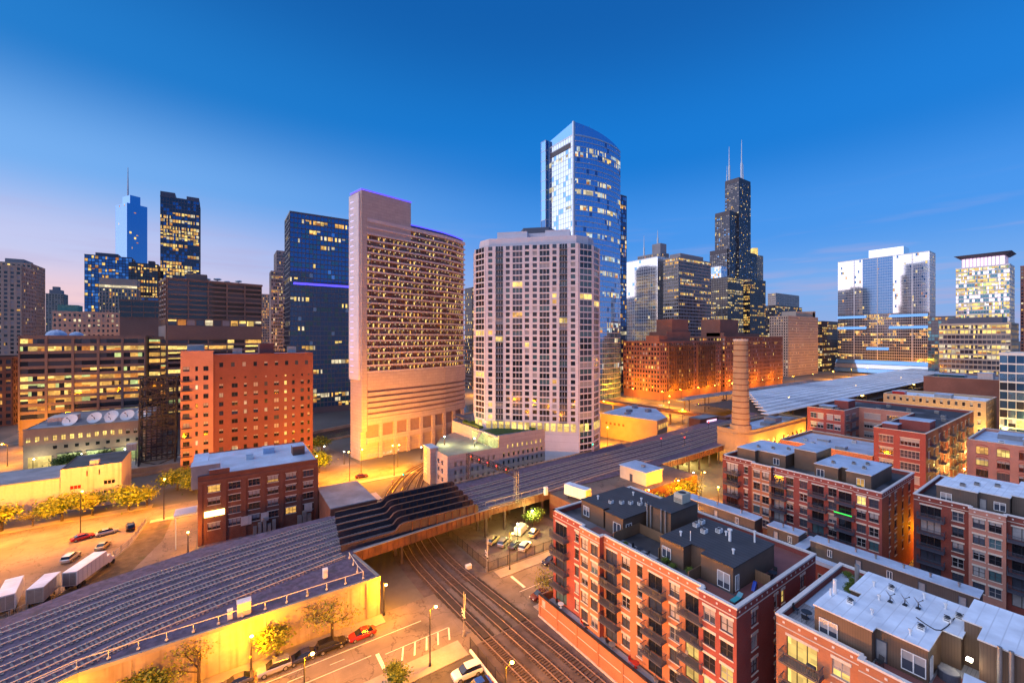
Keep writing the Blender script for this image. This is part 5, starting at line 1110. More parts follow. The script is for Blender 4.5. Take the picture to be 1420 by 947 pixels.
r = thing('track_side_shed', 'white sided hut standing where the curved tracks meet the street', 'shed', (38, 131, 0)); mb = MB(); mb.hexa([(36.4, 128, 0), (39.6, 128, 0), (39.6, 134, 0), (36.4, 134, 0), (36.4, 128, 3), (39.6, 128, 3), (39.6, 134, 3), (36.4, 134, 3)]); mb.build('wall', 'white', r); mb = MB(); mb.box(36.2, 39.8, 127.8, 134.2, 3.01, 3.2); mb.build('roof', 'conc_pale', r)
# ------------------------------------------------------------------ studio with satellite dishes
r = thing('studio_building', 'brown studio building with a row of lit square windows and loading bays', 'building', (-46, 262, 0))
F = Face((-64, 242), (-27.5, 242)); mb = MB(); ops = []
for k in range(15): u = 1.3 + k * 2.42; ops.append((u - .65, u + .65, 11.0, 13.0))
for k in range(9): u = 8.6 + k * 3.1; ops.append((u - .6, u + .6, 7.6, 8.9))
bays = [(1.2, 7.6), (9.2, 16), (17.6, 25), (26.4, 34.6)]
for a, b in bays: ops.append((a, b, .02, 5.2))
wall_face(mb, F, 0, 16, ops, 0, .5); mb.fquad(Face((-27.5, 242), (-27.5, 290)), 0, 48, 0, 16, 0, 0); mb.fquad(Face((-64, 290), (-64, 242)), 0, 48, 0, 16, 0, 0)
mb.build('wall', 'studio', r)
mb = MB(); mb.box(-63.9, -27.6, 242.1, 290, 15.6, 15.8); mb.box(-64.1, -27.4, 241.8, 242.5, 16.0, 16.3); mb.build('roof', 'roof_grey', r)
for k in range(15): u = 1.3 + k * 2.42; put_window(r, F, u, 11.0, 1.3, 2.0, 'l_yel' if k not in (12, 13) else 'g_dark', 2, 2, 'bronze', None)
for k in range(9): u = 8.6 + k * 3.1; put_window(r, F, u, 7.6, 1.2, 1.3, 'g_dark', 1, 1, 'bronze', None)
for k, (a, b) in enumerate(bays):
    mb = MB(); mb.fbox(F, a, b, .02, 5.2, -.5, -.4); mb.build('bay_door', ['l_yel', 'l_green', 'l_green', 'l_green'][k], r)
    if k: mb = MB(); mb.fbox(F, a - .2, b + .2, 5.4, 5.6, .02, 1.0); mb.build('canopy', 'conc', r)
mb = MB(); mb.box(-60, -52, 252, 262, 15.81, 18.6); mb.build('roof_hut', 'conc_pale', r)
for k, (x, y, s) in enumerate(((-52.5, 248, 2.6), (-45.5, 250, 2.6), (-40.5, 252, 2.6), (-39.8, 246, 2.0), (-35, 250, 2.6), (-30.6, 251, 2.6))):
    dish(x, y, 16, s, ['white satellite dish beside the roof hut on the studio', 'second white dish from the studio roof hut', 'white dish rising behind a smaller one on the studio roof', 'smallest white dish on the studio roof', 'white dish near the end of the studio roof row', 'last white dish beside the raised bridge on the studio roof'][k], 'white dishes on the studio roof', az=rad(200), m='white')
# raised bascule bridge
r = thing('raised_bridge', 'black steel bascule railway bridge standing permanently raised beside the river', 'bridge', (-22, 224, 0))
mb = MB(); n_ = 9
def rbp(a, b, h): return (-27 + a * 11 + h * .012, 216 + b * 6.5 + h * .04, h)
for a in (0, 1):
    for b in (0, 1): mb.bar(rbp(a, b, 0), rbp(a, b, 36 + a * .0), .42)
    for k in range(n_):
        z0, z1 = 4 * k, 4 * (k + 1); mb.bar(rbp(a, 0, z0), rbp(a, 1, z1), .2); mb.bar(rbp(a, 1, z0), rbp(a, 0, z1), .2); mb.bar(rbp(a, 0, z1), rbp(a, 1, z1), .22)
for b in (0, 1):
    for k in range(n_):
        z0, z1 = 4 * k, 4 * (k + 1); mb.bar(rbp(0, b, z1), rbp(1, b, z1), .3)
        if b == 0: mb.bar(rbp(0, b, z0), rbp(1, b, z1), .22); mb.bar(rbp(1, b, z0), rbp(0, b, z1), .22)
mb.build('truss', 'black_steel', r)
mb = MB(); [mb.bar(rbp(.12 + q * .152, 1.0, 1), rbp(.12 + q * .152, 1.0, 35), .3) for q in range(6)]; [mb.bar(rbp(.02, 1.02, 1 + q * 1.1), rbp(.98, 1.02, 1 + q * 1.1), .22) for q in range(31)]; mb.build('track_floor', 'black_steel', r)
mb = MB(); mb.prism([(-31, 213.5), (-13, 213.5), (-13, 226), (-31, 226)], 0, 2.2); mb.build('pier', 'conc', r)
mb = MB(); mb.box(-31, -28, 219, 222, 8, 10.5); mb.build('operator_cabin', 'conc_pale', r); mb = MB(); [mb.bar((x, y, 0), (x, y, 8), .15) for x in (-30.8, -28.2) for y in (219.2, 221.8)]; mb.build('cabin_legs', 'dark_steel', r)
# long white wall building at left
r = thing('riverside_store', 'long low pale rendered building with a taller gabled end block', 'building', (-60, 184, 0))
mb = MB(); mb.box(-140, -40.2, 180, 197, 0, 10); mb.build('wall', 'conc_pale', r); mb = MB(); mb.box(-140.2, -40.1, 179.8, 197.2, 10.01, 10.3); mb.build('roof', 'roof_grey', r)
mb = MB(); F = Face((-40, 179.6), (-26.5, 179.6)); ops = [(2, 4.4, 6.2, 7.4), (9.4, 12, 6.4, 8), (9.4, 12, 3.6, 5.2), (5.5, 5.9, 9.6, 11.4), (8.2, 8.6, 9.6, 11.4), (2, 4.4, 3, 4.4)]
wall_face(mb, F, 0, 12.7, ops); mb.fquad(Face((-26.5, 179.6), (-26.5, 197)), 0, 17.4, 0, 12.7, 0); mb.fquad(Face((-26.5, 197), (-40, 197)), 0, 13.5, 0, 12.7, 0); mb.fquad(Face((-40, 197), (-40, 179.6)), 0, 17.4, 0, 12.7, 0); mb.build('end_block', 'conc_pale', r)
for i, (a, b, c_, d) in enumerate(ops): put_window(r, F, (a + b) / 2, c_, b - a, d - c_, 'car_red' if i == 0 else 'g_dark', 3 if b - a > 1 else 1, 1, 'conc_pale', None)
mb = MB(); mb.box(-39.9, -26.6, 179.8, 197, 12.3, 12.4); mb.build('roof', 'roof_black', r); mb = MB(); mb.box(-34, -32, 181, 183, 12.41, 14); mb.build('chimney', 'conc_pale', r)
# ------------------------------------------------------------------ brick lofts by the station, stack, train shed
def hut(*a): return rooftop(*a, m='br_far')
LS = lambda lit_: S('br_far', [('g_dark', 4), ('g_mid', 1.5), ('g_blind', .6)], 3.9, 2.9, .36, .42, lit_, pd=.45, sd=.25, litw=[('l_warm', 3), ('l_or', 1.5), ('l_yel', 1)])
tower('brick_loft', 'large red brick loft building with balconied bays and a tall brick penthouse', 'building', rect(297, 389, 218, 256), 6, 48, LS(.14), extra=hut((297, 308, 219, 232, 5.5), (312, 346, 222, 240, 9), (322, 346, 224, 240, 20)), roof='roof_grey')
g = bpy.data.objects['brick_loft']; mb = MB(); F = Face((297, 218), (389, 218))
for (a, b) in ((10, 45), (52, 80)):
    for f in range(10): mb.fbox(F, a, b, 9 + f * 3.9, 9.3 + f * 3.9, .46, 1.9); mb.fbox(F, a, b, 9.9 + f * 3.9, 10.05 + f * 3.9, 1.8, 1.9)
    for k in range(int((b - a) / 3.5) + 1): mb.fbox(F, a + k * 3.5 - .15, a + k * 3.5 + .15, 8, 46, .46, 1.95)
mb.build('balcony_stack', 'br_brown', g, 'stuff')
tower('brick_loft', 'second red brick loft building with regular windows and brick penthouse behind the stack', 'building', rect(397, 515, 218, 262), 4, 52, LS(.2), extra=hut((402, 436, 226, 246, 18), (440, 480, 226, 246, 4), (402, 440, 222, 240, 4.5)), roof='roof_grey')
tower('brown_glass_block', 'curved-fronted brown glass block lit orange beside the brick loft', 'office building', rect(232, 262, 300, 330), 0, 46, S('bronze', DK, 3.8, 3, .08, .4, .3, litw=[('l_warm', 2), ('l_yel', 2)], streak=1))
r = thing('power_house', 'yellow-lit tan brick power house with arched windows and rounded corner', 'building', (200, 100, 0))
corner = [(173.2 + 6.5 - 6.5 * math.cos(a), 86.3 + 6.5 - 6.5 * math.sin(a)) for a in [math.pi / 2 * k / 8 for k in range(9)]]
pp = corner + [(228, 86.3), (228, 98.6), (173.2, 98.6)]
mb = MB(); F = Face((179.7, 86.3), (228, 86.3)); ops = [(2.5 + k * 4.4, 4.5 + k * 4.4, 5.5, 9.0) for k in range(10)]
for i in range(8): mb.fquad(Face(corner[i], corner[i + 1]), 0, math.dist(corner[i], corner[i + 1]), 0, 14, 0)
wall_face(mb, F, 0, 14, ops, 0, .4); mb.fquad(Face((228, 86.3), (228, 98.6)), 0, 12.3, 0, 14, 0); mb.fquad(Face((173.2, 98.6), corner[0]), 0, math.dist((173.2, 98.6), corner[0]), 0, 14, 0); mb.fquad(Face((228, 98.6), (173.2, 98.6)), 0, 54.8, 0, 14, 0)
mb.build('wall', 'br_tan', r)
mb = MB(); i = len(mb.v); q = inset(pp, .4); mb.v += [(*p, 13.2) for p in q]; mb.f.append(tuple(range(len(q)))); mb.m.append(0); mb.build('roof', 'roof_blue', r)
mb = MB()
for a, b in zip(pp, pp[1:] + pp[:1]): G = Face(a, b); mb.fbox(G, 0, G.w, 12.2, 12.7, 0, .35); mb.fbox(G, 0, G.w, 14.01, 14.35, -.5, .2)
mb.build('cornice', 'br_tan', r)
for k in range(10): put_window(r, F, 3.5 + k * 4.4, 5.5, 2, 3.5, 'g_dark', 2, 3, 'br_old', 'br_tan', .3, True, True)
for (a, b, c_, d, h) in ((196, 202, 88, 92, 1.4), (206, 212, 90, 95, 2.2), (216, 222, 88, 93, 1.2)): mb = MB(); mb.box(a, b, c_, d, 13.21, 13.2 + h); mb.build('roof_unit', 'steel', r)
r = thing('smokestack', 'tall round tan brick smokestack with banded courses', 'chimney', (177.5, 91, 0))
mb = MB(); mb.cyl((177.5, 91), 3.4, 2.55, 13.3, 50.5, 24); mb.build('shaft', 'br_tan', r, smooth=False)
for k in range(15): z = 16 + k * 2.35; rr = 3.4 - .85 * (z - 13.3) / 37.2; mb = MB(); mb.cyl((177.5, 91), rr + .09, rr + .08, z, z + .35, 24); mb.build('band', 'br_old', r)
mb = MB(); mb.cyl((177.5, 91), 2.75, 2.8, 50.51, 51.3, 24); mb.build('cap', 'stone', r)
mb = MB(); mb.cyl((177.5, 91), 4.2, 3.9, 13.25, 16, 24); mb.build('base', 'br_tan', r)
r = thing('train_shed', 'vast station train shed roofed in long pale parallel bays', 'train shed', (480, 130, 0))
for k in range(9):
    y = 106 + k * 6.1; x0 = 236 + k * 10 if k else 236
    mb = MB(); mb.hexa([(x0, y, 11.4), (740, y, 11.4), (740, y + 4.7, 11.4), (x0, y + 4.7, 11.4), (x0, y + .5, 11.9), (740, y + .5, 11.9), (740, y + 4.2, 11.9), (x0, y + 4.2, 11.9)]); mb.build('roof_bay', 'roof_shed', r)
    mb = MB(); mb.box(x0 + 2, 740, y + 4.75, y + 6.0, 10.9, 11.1); mb.build('smoke_vent', 'black_steel', r)
    mb = MB(); [mb.box(x0 + 8 + q * 24, x0 + 8.5 + q * 24, y + 1.8, y + 2.3, 0, 11.38) for q in range(8)]; mb.build('column_row', 'dark_steel', r)
mb = MB(); mb.box(262.1, 738, 104, 162, 6.6, 7.0); mb.build('platform', 'asphalt_dark', r)
mb = MB(); [mb.box(250 + q * 26, 252 + q * 26, 108 + (q % 5) * 9, 109 + (q % 5) * 9, 9.9, 10.1) for q in range(14)]; mb.build('platform_lights', 'sodium', r)
r = thing('elevated_bus_deck', 'dark elevated rail deck crossing in front of the brick loft', 'viaduct', (240, 170, 0)); mb = MB(); mb.prism([(226, 124), (231, 124), (222, 214), (216, 214)], 6.5, 8.2); mb.build('deck', 'rust', r); [(lambda m_: (m_.box(221 - k, 221.8 - k, 140 + k * 14, 140.8 + k * 14, 0, 6.5), m_.build('column', 'dark_steel', r)))(MB()) for k in range(5)]
# stone warehouse and small huts by the viaduct
r = thing('stone_store', 'weathered tan store with a patched blue-grey roof beyond the viaduct', 'warehouse', (180, 145, 0))
sp_ = [(171, 127), (183, 130), (200, 149), (196, 166), (164, 157)]
mb = MB(); mb.prism([sp_[0], sp_[1], sp_[2], sp_[3], sp_[4]], 0, 12, 0, bottom=False); mb.build('wall', 'br_tan', r); mb = MB(); mb.prism(inset(sp_, .4), 12.01, 12.25); mb.build('roof', 'roof_blue', r)
F = Face(sp_[0], sp_[1]); mb = MB(); [mb.fbox(F, 1.5 + q * 3, 3.6 + q * 3, 7.8, 10, .02, .1) for q in range(4)]; mb.build('window', 'l_warm', r)
F = Face(sp_[4], sp_[0]); mb = MB(); [mb.fbox(F, 3 + q * 2.4, 4.1 + q * 2.4, 7.0, 8.2, .02, .1) for q in range(5)]; mb.build('window', 'br_brown', r)
for (x, y, h) in ((178, 150, 1.2), (186, 144, 1.6), (172, 146, .8), (190, 156, 1.8)): mb = MB(); mb.box(x, x + 3, y, y + 2, 12.26, 12.2 + h); mb.build('roof_unit', 'roof_grey', r)
r = thing('roadside_shop', 'small low shop with pink-lit front between the store and power house', 'shop', (212, 122, 0)); mb = MB(); mb.box(206, 222, 126.5, 133, 0, 9); mb.build('wall', 'br_old', r); mb = MB(); mb.box(205.8, 222.2, 126.3, 133.2, 9.01, 9.3); mb.build('roof', 'roof_grey', r); mb = MB(); mb.box(212, 221, 126.2, 126.4, 6, 8); mb.build('shop_front', 'glow_pink', r)
r = thing('track_hut', 'flat roofed railway hut standing on the raised gravel yard', 'hut', (109, 88, 7)); mb = MB(); mb.box(105.6, 113.4, 82.4, 92.6, 6.97, 10.9); mb.build('wall', 'cream', r); mb = MB(); mb.box(105.3, 113.7, 82.1, 92.9, 10.91, 11.15); mb.build('roof', 'roof_blue', r); mb = MB(); mb.fbox(Face((105.6, 92.6), (105.6, 82.4)), 4, 5.1, 7, 9.2, .01, .06); mb.build('door', 'slate', r); mb = MB(); mb.box(109, 110, 86, 87, 11.16, 11.8); mb.build('roof_unit', 'steel', r)
# ------------------------------------------------------------------ right-hand lofts
def loft(name, label, fronts, poly, z, wallm, roofm, cols, pn=None, lin='stone', arch=False, huts=(), para=.9, nx=2, nz=2, fm='bronze'):
    c0 = centre(poly); r = thing(name, label, 'building', (c0[0], c0[1], 0)); mb = MB(); n = len(poly)
    for i in range(n):
        F = Face(poly[i], poly[(i + 1) % n]); ops = []
        if i in fronts:
            for (u, w, z0, h) in fronts[i]: ops.append((u - w / 2, u + w / 2, z0, z0 + h))
        wall_face(mb, F, 0, z, ops, cols.get(i, 0), .25)
        for (a, b, c_, d) in ops: put_window(r, F, (a + b) / 2, c_, b - a, d - c_, wpick(pn or PW), max(1, round((b - a) / .9)) if nx == 2 else nx, nz, fm, lin, .2, True, arch)
    inn = inset(poly, .4); [mb.quad((*inn[(i + 1) % n], z - para), (*inn[i], z - para), (*inn[i], z), (*inn[(i + 1) % n], z), 0) for i in range(n)]
    mb.build('wall', wallm, r); mb = MB(); mb.v += [(*p, z - para) for p in inn]; mb.f.append(tuple(range(n))); mb.m.append(0); mb.build('roof', roofm, r)
    coping(r, poly, z, .5, .15, 'stone', True)
    for (a, b, c_, d, h, m) in huts: mb = MB(); mb.box(a, b, c_, d, z - para + .01, z - para + h); q = mb.build('roof_hut', m, r); mb = MB(); mb.box(a - .15, b + .15, c_ - .15, d + .15, z - para + h + .002, z - para + h + .15); mb.build('roof_cap', 'roof_blue', q)
    return r
lp = [(209.5, 78.8), (209.5, 65.5), (226, 65.5), (226, 48.2), (180, 48.2), (180, 35.5), (252, 35.5), (252, 78.8)]
fl = [2 + 3.9 * k for k in range(5)]
fr = {0: [(u, 2.2, z, 2.2) for u in (2.4, 4.9, 8.3, 10.9) for z in fl], 1: [(u, 4.5, z, 2.3) for u in (4, 11) for z in fl], 2: [(u, 5.5, z, 2.3) for u in (4.5, 12) for z in fl], 4: [(u, w, z, 2.3) for u, w in ((3.2, 3.6), (9.0, 4.6)) for z in fl], 5: [(4 + 6.6 * k, 2.2, z, 2.3) for k in range(10) for z in fl]}
lof = loft('brick_loft', 'U-shaped red brick loft block with white window bands and fire balconies', fr, lp, 22, ['br_red', 'br_pink', 'br_dk'], 'roof_black', {1: 1, 2: 1, 5: 2}, [('g_dark', 3), ('g_mid', 2), ('g_blind', 2)], huts=((190, 197, 36.5, 44, 3.2, 'br_red'), (184, 188, 43, 47, 2, 'br_red'), (222, 230, 68, 73, 3.4, 'br_red'), (214, 219, 71, 76, 1.4, 'steel')), fm='g_blind')
Fw = Face((180, 35.5), (252, 35.5))
for k in range(5):
    for z in fl[1:]: put_balcony(lof, Fw, 7.3 + 13.2 * k, z - .1, 4.2, 1.5)
for z in fl[1:]: put_balcony(lof, Face((209.5, 65.5), (226, 65.5)), 7.5, z - .1, 9, 1.3)
loft('orange_low_block', 'low orange brick block with a pale cluttered roof', {0: [(u, 2, 6.5, 1.6) for u in (12, 17, 22, 26.5)], 1: []}, [(180.5, 77.2), (180.5, 48.6), (209, 48.6), (209, 77.2)], 12, ['br_or'], 'roof_blue', {}, huts=((186, 189, 58, 61, 1, 'steel'), (195, 197, 66, 70, .8, 'steel'), (198, 206, 50, 53, 1.3, 'roof_grey')))
loft('arched_loft', 'pink brick loft with segment-arched windows glowing inside', {0: [(3.2 + 4.3 * k, 2.6, 2 + 3.5 * j, 2.2) for k in range(6) for j in range(5)]}, [(193.5, 28.7), (193.5, 2), (222, 2), (222, 28.7)], 20, ['br_pink'], 'roof_blue', {}, [('g_dark', 3), ('l_yel', .9), ('l_warm', .5), ('g_mid', 1)], 'br_red', True, huts=((200, 205, 12, 18, 2, 'steel'), (208, 214, 18, 24, 1.6, 'roof_grey')), nx=3, nz=1)
loft('tan_loft', 'tan brick loft with small windows glowing yellow from the alley lamps', {0: [(2 + 2.5 * k, 1.0, 3.5 + 4.0 * j, 1.9) for k in range(14) for j in range(5)], 1: [(3 + 4 * k, 1.2, 3.5 + 4 * j, 1.9) for k in range(5) for j in range(5)]}, [(290, 73.6), (290, 37), (318, 37), (318, 73.6)], 22.3, ['br_tan'], 'roof_pale', {}, [('g_dark', 3), ('g_mid', 1)], huts=((294, 298, 66, 71, 2.2, 'car_red'), (300, 306, 50, 56, 1.8, 'steel')))
loft('long_red_store', 'long low red-walled store with a blue skylight roof', {}, [(360, 72), (360, 38), (410, 38), (410, 72)], 28, ['br_far'], 'roof_grey', {}, huts=((364, 372, 55, 68, 2.4, 'm_teal'), (366, 374, 44, 50, 4, 'conc_pale'), (376, 382, 40, 43, 3, 'steel')))
loft('corner_brick_house', 'small dark red building edging in below the glass block', {}, [(250, 20), (250, -10), (280, -10), (280, 20)], 26, ['br_dk'], 'roof_blue', {})
# ------------------------------------------------------------------ street lamps
SOD = (1, .33, .002)
LPOW = 1.7
def lamp(x, y, h, label, power, group, col=SOD, arm=(0, -1.2), z=0, head='sodium', pole='black'):
    r = thing('street_lamp', label, 'street lamp', (x, y, z), group=group)
    mb = MB(); mb.cyl((x, y), .13, .08, z, z + h, 8); mb.cyl((x, y), .24, .2, z, z + .5, 8); mb.build('pole', pole, r)
    hx, hy = x + arm[0], y + arm[1]
    if arm != (0, 0): mb = MB(); mb.bar((x, y, z + h - .1), (hx, hy, z + h + .2), .05, 5); mb.build('arm', pole, r)
    mb = MB(); mb.sph((hx, hy, z + h + .1), .27, 8, 5, sz=.6); mb.build('lamp_head', head, r)
    lt = bpy.data.lights.new('lamp_light', 'POINT'); lt.energy = power * LPOW; lt.color = col; lt.shadow_soft_size = .3
    lo = bpy.data.objects.new('lamp_light', lt); COL.objects.link(lo); lo.parent = r; lo.location = (hx - x, hy - y, h - .35)
for x, y in ((3.6, 77.2), (24.9, 78.9), (-20, 77.2)): lamp(x, y, 6.1, 'sodium street lamp standing by the retaining wall pavement', 3900, 'lamps along the retaining wall')
for x in (53, 68, 84, 100, 114, 128, 152): lamp(x, 78.3, 8.5, 'sodium street lamp on the street below the viaduct columns', 3400, 'lamps below the viaduct')
for x in (74, 98, 122): lamp(x, 63.2, 7.5, 'sodium street lamp on the pavement behind the orange block', 5000, 'lamps behind the orange block', arm=(0, 1.2))
for x in (-88, -66, -48, -31, -14, 3, 20, 37, 53): lamp(x, 155.8, 11, 'tall sodium lamp along the riverside street', 17000, 'lamps along the riverside street', arm=(0, 1.6))
for x, y in ((-56, 138), (-70, 150), (-66, 128)): lamp(x, y, 11, 'sodium lamp standing in the trailer parking lot', 7500, 'lamps in the trailer lot', arm=(0, 1))
for x, y in ((9, 62.6), (30.5, 46), (30.5, 26), (27, 62.4), (-14, 62.6)): lamp(x, y, 9, 'sodium lamp standing in the dark car park by the tracks', 7500, 'lamps in the car park by the tracks', arm=(1, 0))
for x, y in ((62, 88), (70, 92.4)): lamp(x, y, 4.4, 'yellow-green lamp in the car park under the viaduct edge', 1900, 'lamps in the car park under the viaduct', (1, .85, .22), (0, 0), head='whitelamp')
for x, y in ((143, 100), (156, 102), (136, 86)): lamp(x, y, 4.6, 'yellow lamp shining between the viaduct columns', 3800, 'lamps between viaduct columns', (1, .75, .2), (0, 0), head='whitelamp')
for x in (183, 203, 222): lamp(x, 81.4, 6, 'yellow lamp lighting the arched power house wall', 6000, 'lamps along the power house', (1, .55, .06), (0, .8))
for x, y in ((138.5, 26.6), (143, 54), (147, 8), (150, 34)): lamp(x, y, 6.5, 'sodium lamp in the alley behind the apartment blocks', 5200, 'alley lamps', arm=(0, 0))
for x, y in ((283, 55), (284, 34), (262, 30), (236, 30), (205, 31)): lamp(x, y, 8, 'yellow lamp in the lane between the brick lofts', 7500, 'lane lamps between lofts', (1, .62, .14), (0, 0))
for x in (288, 312, 338, 364, 393, 420, 452, 486, 520): lamp(x, 208, 9, 'sodium lamp along the foot of the brick lofts', 10000, 'lamps at the foot of the brick lofts', arm=(0, 1.5))
for x, y in ((284, 235), (270, 190), (244, 172), (226, 150), (204, 152), (212, 200), (152, 141)): lamp(x, y, 9, 'sodium lamp on the junction beyond the tan store', 30000, 'lamps on the far junction', arm=(0, 0))
for x in (560, 620, 680, 740): lamp(x, 205, 10, 'sodium lamp beside the far end of the train shed', 40000, 'lamps beside the train shed', arm=(0, 0))
for y in (256, 286, 316, 350, 390, 430): lamp(-72, y, 9, 'sodium lamp on the street between the studio and corner brick block', 13000, 'lamps on the street by the studio', arm=(-1.5, 0))
for x, y in ((14, 480), (0, 430), (50, 430), (190, 330), (206, 300), (212, 262)): lamp(x, y, 10, 'sodium lamp on the far street between the towers', 45000, 'lamps between the far towers', arm=(0, 0))
for x, y in ((36, 196), (41, 182), (32, 214), (70, 171)): lamp(x, y, 5, 'white globe lamp on the plaza beside the slab tower', 500, 'plaza lamps', (1, .85, .6), (0, 0), head='whitelamp')
for x, y in ((70, 148), (78, 139)): lamp(x, y, 3.2, 'pale green lamp standing on the garage top deck', 1100, 'garage deck lamps', (.9, 1, .4), (0, 0), z=10.8, head='whitelamp')
for x in (-60, -47, -34): lamp(x, 236.5, 5.2, 'pale lamp lighting the studio loading bays', 750, 'lamps at the loading bays', (1, 1, .5), (0, 1), head='whitelamp')
for x, y in ((28, 167.6), (44, 167.4), (58, 166)): lamp(x, y, 9, 'added sodium lamp brightening the street corner before the slab tower', 11000, 'added lamps before the slab tower', arm=(0, -1.4))  # extra lamps added to strengthen the street glow here
for x, y in ((160, 78.4), (120, 68), (137.5, 60)): lamp(x, y, 8, 'sodium lamp near the end of the red apartment block', 6000, 'lamps by the red apartment block end', arm=(0, 0))
lamp(-7, 128, 5, 'sodium lamp at the warehouse loading dock', 1500, 'warehouse dock lamp', arm=(0, 0))
# ------------------------------------------------------------------ vehicles
def loft_mesh(sections, m):   # sections: list of (x, [(y,z)...]) open profiles mirrored
    mb = MB(); n = len(sections[0][1])
    for x, pr in sections: mb.v += [(x, y, z) for y, z in pr]
    for i in range(len(sections) - 1):
        for k in range(n): j = (k + 1) % n; mb.f.append((i * n + k, i * n + j, (i + 1) * n + j, (i + 1) * n + k)); mb.m.append(0)
    mb.f.append(tuple(reversed(range(n)))); mb.f.append(tuple((len(sections) - 1) * n + k for k in range(n))); mb.m += [0, 0]
    return mb
def ring(hw, z0, z1, tp=.93): return [(-hw * .9, z0), (hw * .9, z0), (hw, z0 + .18), (hw, z1 - .16), (hw * tp, z1), (-hw * tp, z1), (-hw, z1 - .16), (-hw, z0 + .18)]
def cab(hb, ht, z0, z1): return [(-hb, z0), (hb, z0), (ht, z1), (-ht, z1)]
def car_meshes(kind):
    def fn():
        if kind == 'sedan':
            b = loft_mesh([(-2.3, ring(.72, .38, .72)), (-2.1, ring(.84, .28, .92)), (-1.2, ring(.9, .22, 1.0)), (0, ring(.91, .22, .98)), (1.1, ring(.9, .22, .94)), (1.9, ring(.84, .26, .80)), (2.25, ring(.7, .36, .66))], 0)
            g = loft_mesh([(-1.75, cab(.72, .70, .95, .97)), (-.95, cab(.8, .62, .95, 1.40)), (.25, cab(.8, .62, .95, 1.42)), (1.15, cab(.74, .72, .92, .95))], 0)
            t = loft_mesh([(-.98, cab(.63, .6, 1.40, 1.43)), (-.3, cab(.64, .6, 1.43, 1.47)), (.28, cab(.63, .6, 1.42, 1.45))], 0); wr = .32; wx = 1.38
        elif kind == 'suv':
            b = loft_mesh([(-2.35, ring(.8, .42, .95)), (-2.2, ring(.92, .32, 1.08)), (-1, ring(.95, .28, 1.12)), (.4, ring(.95, .28, 1.1)), (1.2, ring(.94, .28, 1.06)), (2.0, ring(.9, .32, .98)), (2.35, ring(.78, .4, .84))], 0)
            g = loft_mesh([(-2.2, cab(.82, .78, 1.06, 1.1)), (-1.95, cab(.84, .70, 1.06, 1.66)), (.25, cab(.85, .70, 1.06, 1.68)), (1.15, cab(.8, .76, 1.04, 1.08))], 0)
            t = loft_mesh([(-2.0, cab(.72, .68, 1.66, 1.71)), (-.6, cab(.72, .68, 1.69, 1.75)), (.28, cab(.71, .67, 1.67, 1.72))], 0); wr = .38; wx = 1.45
        else:   # van
            b = loft_mesh([(-2.6, ring(.95, .4, 2.1, .9)), (-2.5, ring(1.0, .34, 2.25, .9)), (1.0, ring(1.0, .34, 2.25, .9)), (1.55, ring(1.0, .34, 1.35)), (2.4, ring(.95, .36, 1.15)), (2.65, ring(.85, .42, .95))], 0)
            g = loft_mesh([(.95, cab(1.01, .93, 1.3, 2.0)), (1.1, cab(1.01, .9, 1.3, 2.0)), (1.75, cab(.92, .9, 1.28, 1.34))], 0); t = loft_mesh([(-2.4, cab(.8, .78, 2.26, 2.3)), (.8, cab(.8, .78, 2.26, 2.3))], 0); wr = .38; wx = 1.7
        w = MB(); n = 14
        for y0, y1 in ((-.11, .11),):
            for k in range(n):
                a0, a1 = 2 * math.pi * k / n, 2 * math.pi * (k + 1) / n; p = [(wr * math.cos(a0), wr * math.sin(a0)), (wr * math.cos(a1), wr * math.sin(a1))]
                w.quad((p[0][0], y0, p[0][1]), (p[1][0], y0, p[1][1]), (p[1][0], y1, p[1][1]), (p[0][0], y1, p[0][1]))
                for y in (y0, y1): w.v += [(0, y, 0), (p[0][0], y, p[0][1]), (p[1][0], y, p[1][1])]; q = len(w.v); w.f.append((q - 3, q - 2, q - 1)); w.m.append(0)
        rm = MB()
        for k in range(5): a = 2 * math.pi * k / 5; rm.bar((0, 0, 0), (wr * .6 * math.cos(a), 0, wr * .6 * math.sin(a)), .045)
        for y in (-.125, .125):
            for k in range(10): a0, a1 = 2 * math.pi * k / 10, 2 * math.pi * (k + 1) / 10; q = len(rm.v); rm.v += [(0, y, 0), (wr * .62 * math.cos(a0), y, wr * .62 * math.sin(a0)), (wr * .62 * math.cos(a1), y, wr * .62 * math.sin(a1))]; rm.f.append((q, q + 1, q + 2)); rm.m.append(0)
        hl = MB(); hl.box(-.05, .05, -.16, .16, -.07, .07)
        return dict(body=b.mesh('body', 'car_grey'), glass=g.mesh('windows', 'carglass'), top=t.mesh('roof_panel', 'car_grey'), wheel=w.mesh('tyre', 'tyre'), rim=rm.mesh('rim', 'rim'), hl=hl.mesh('headlight', 'headlamp'), tl=hl.mesh('taillight', 'taillamp'), wr=wr, wx=wx)
    return kit(('car', kind), fn)
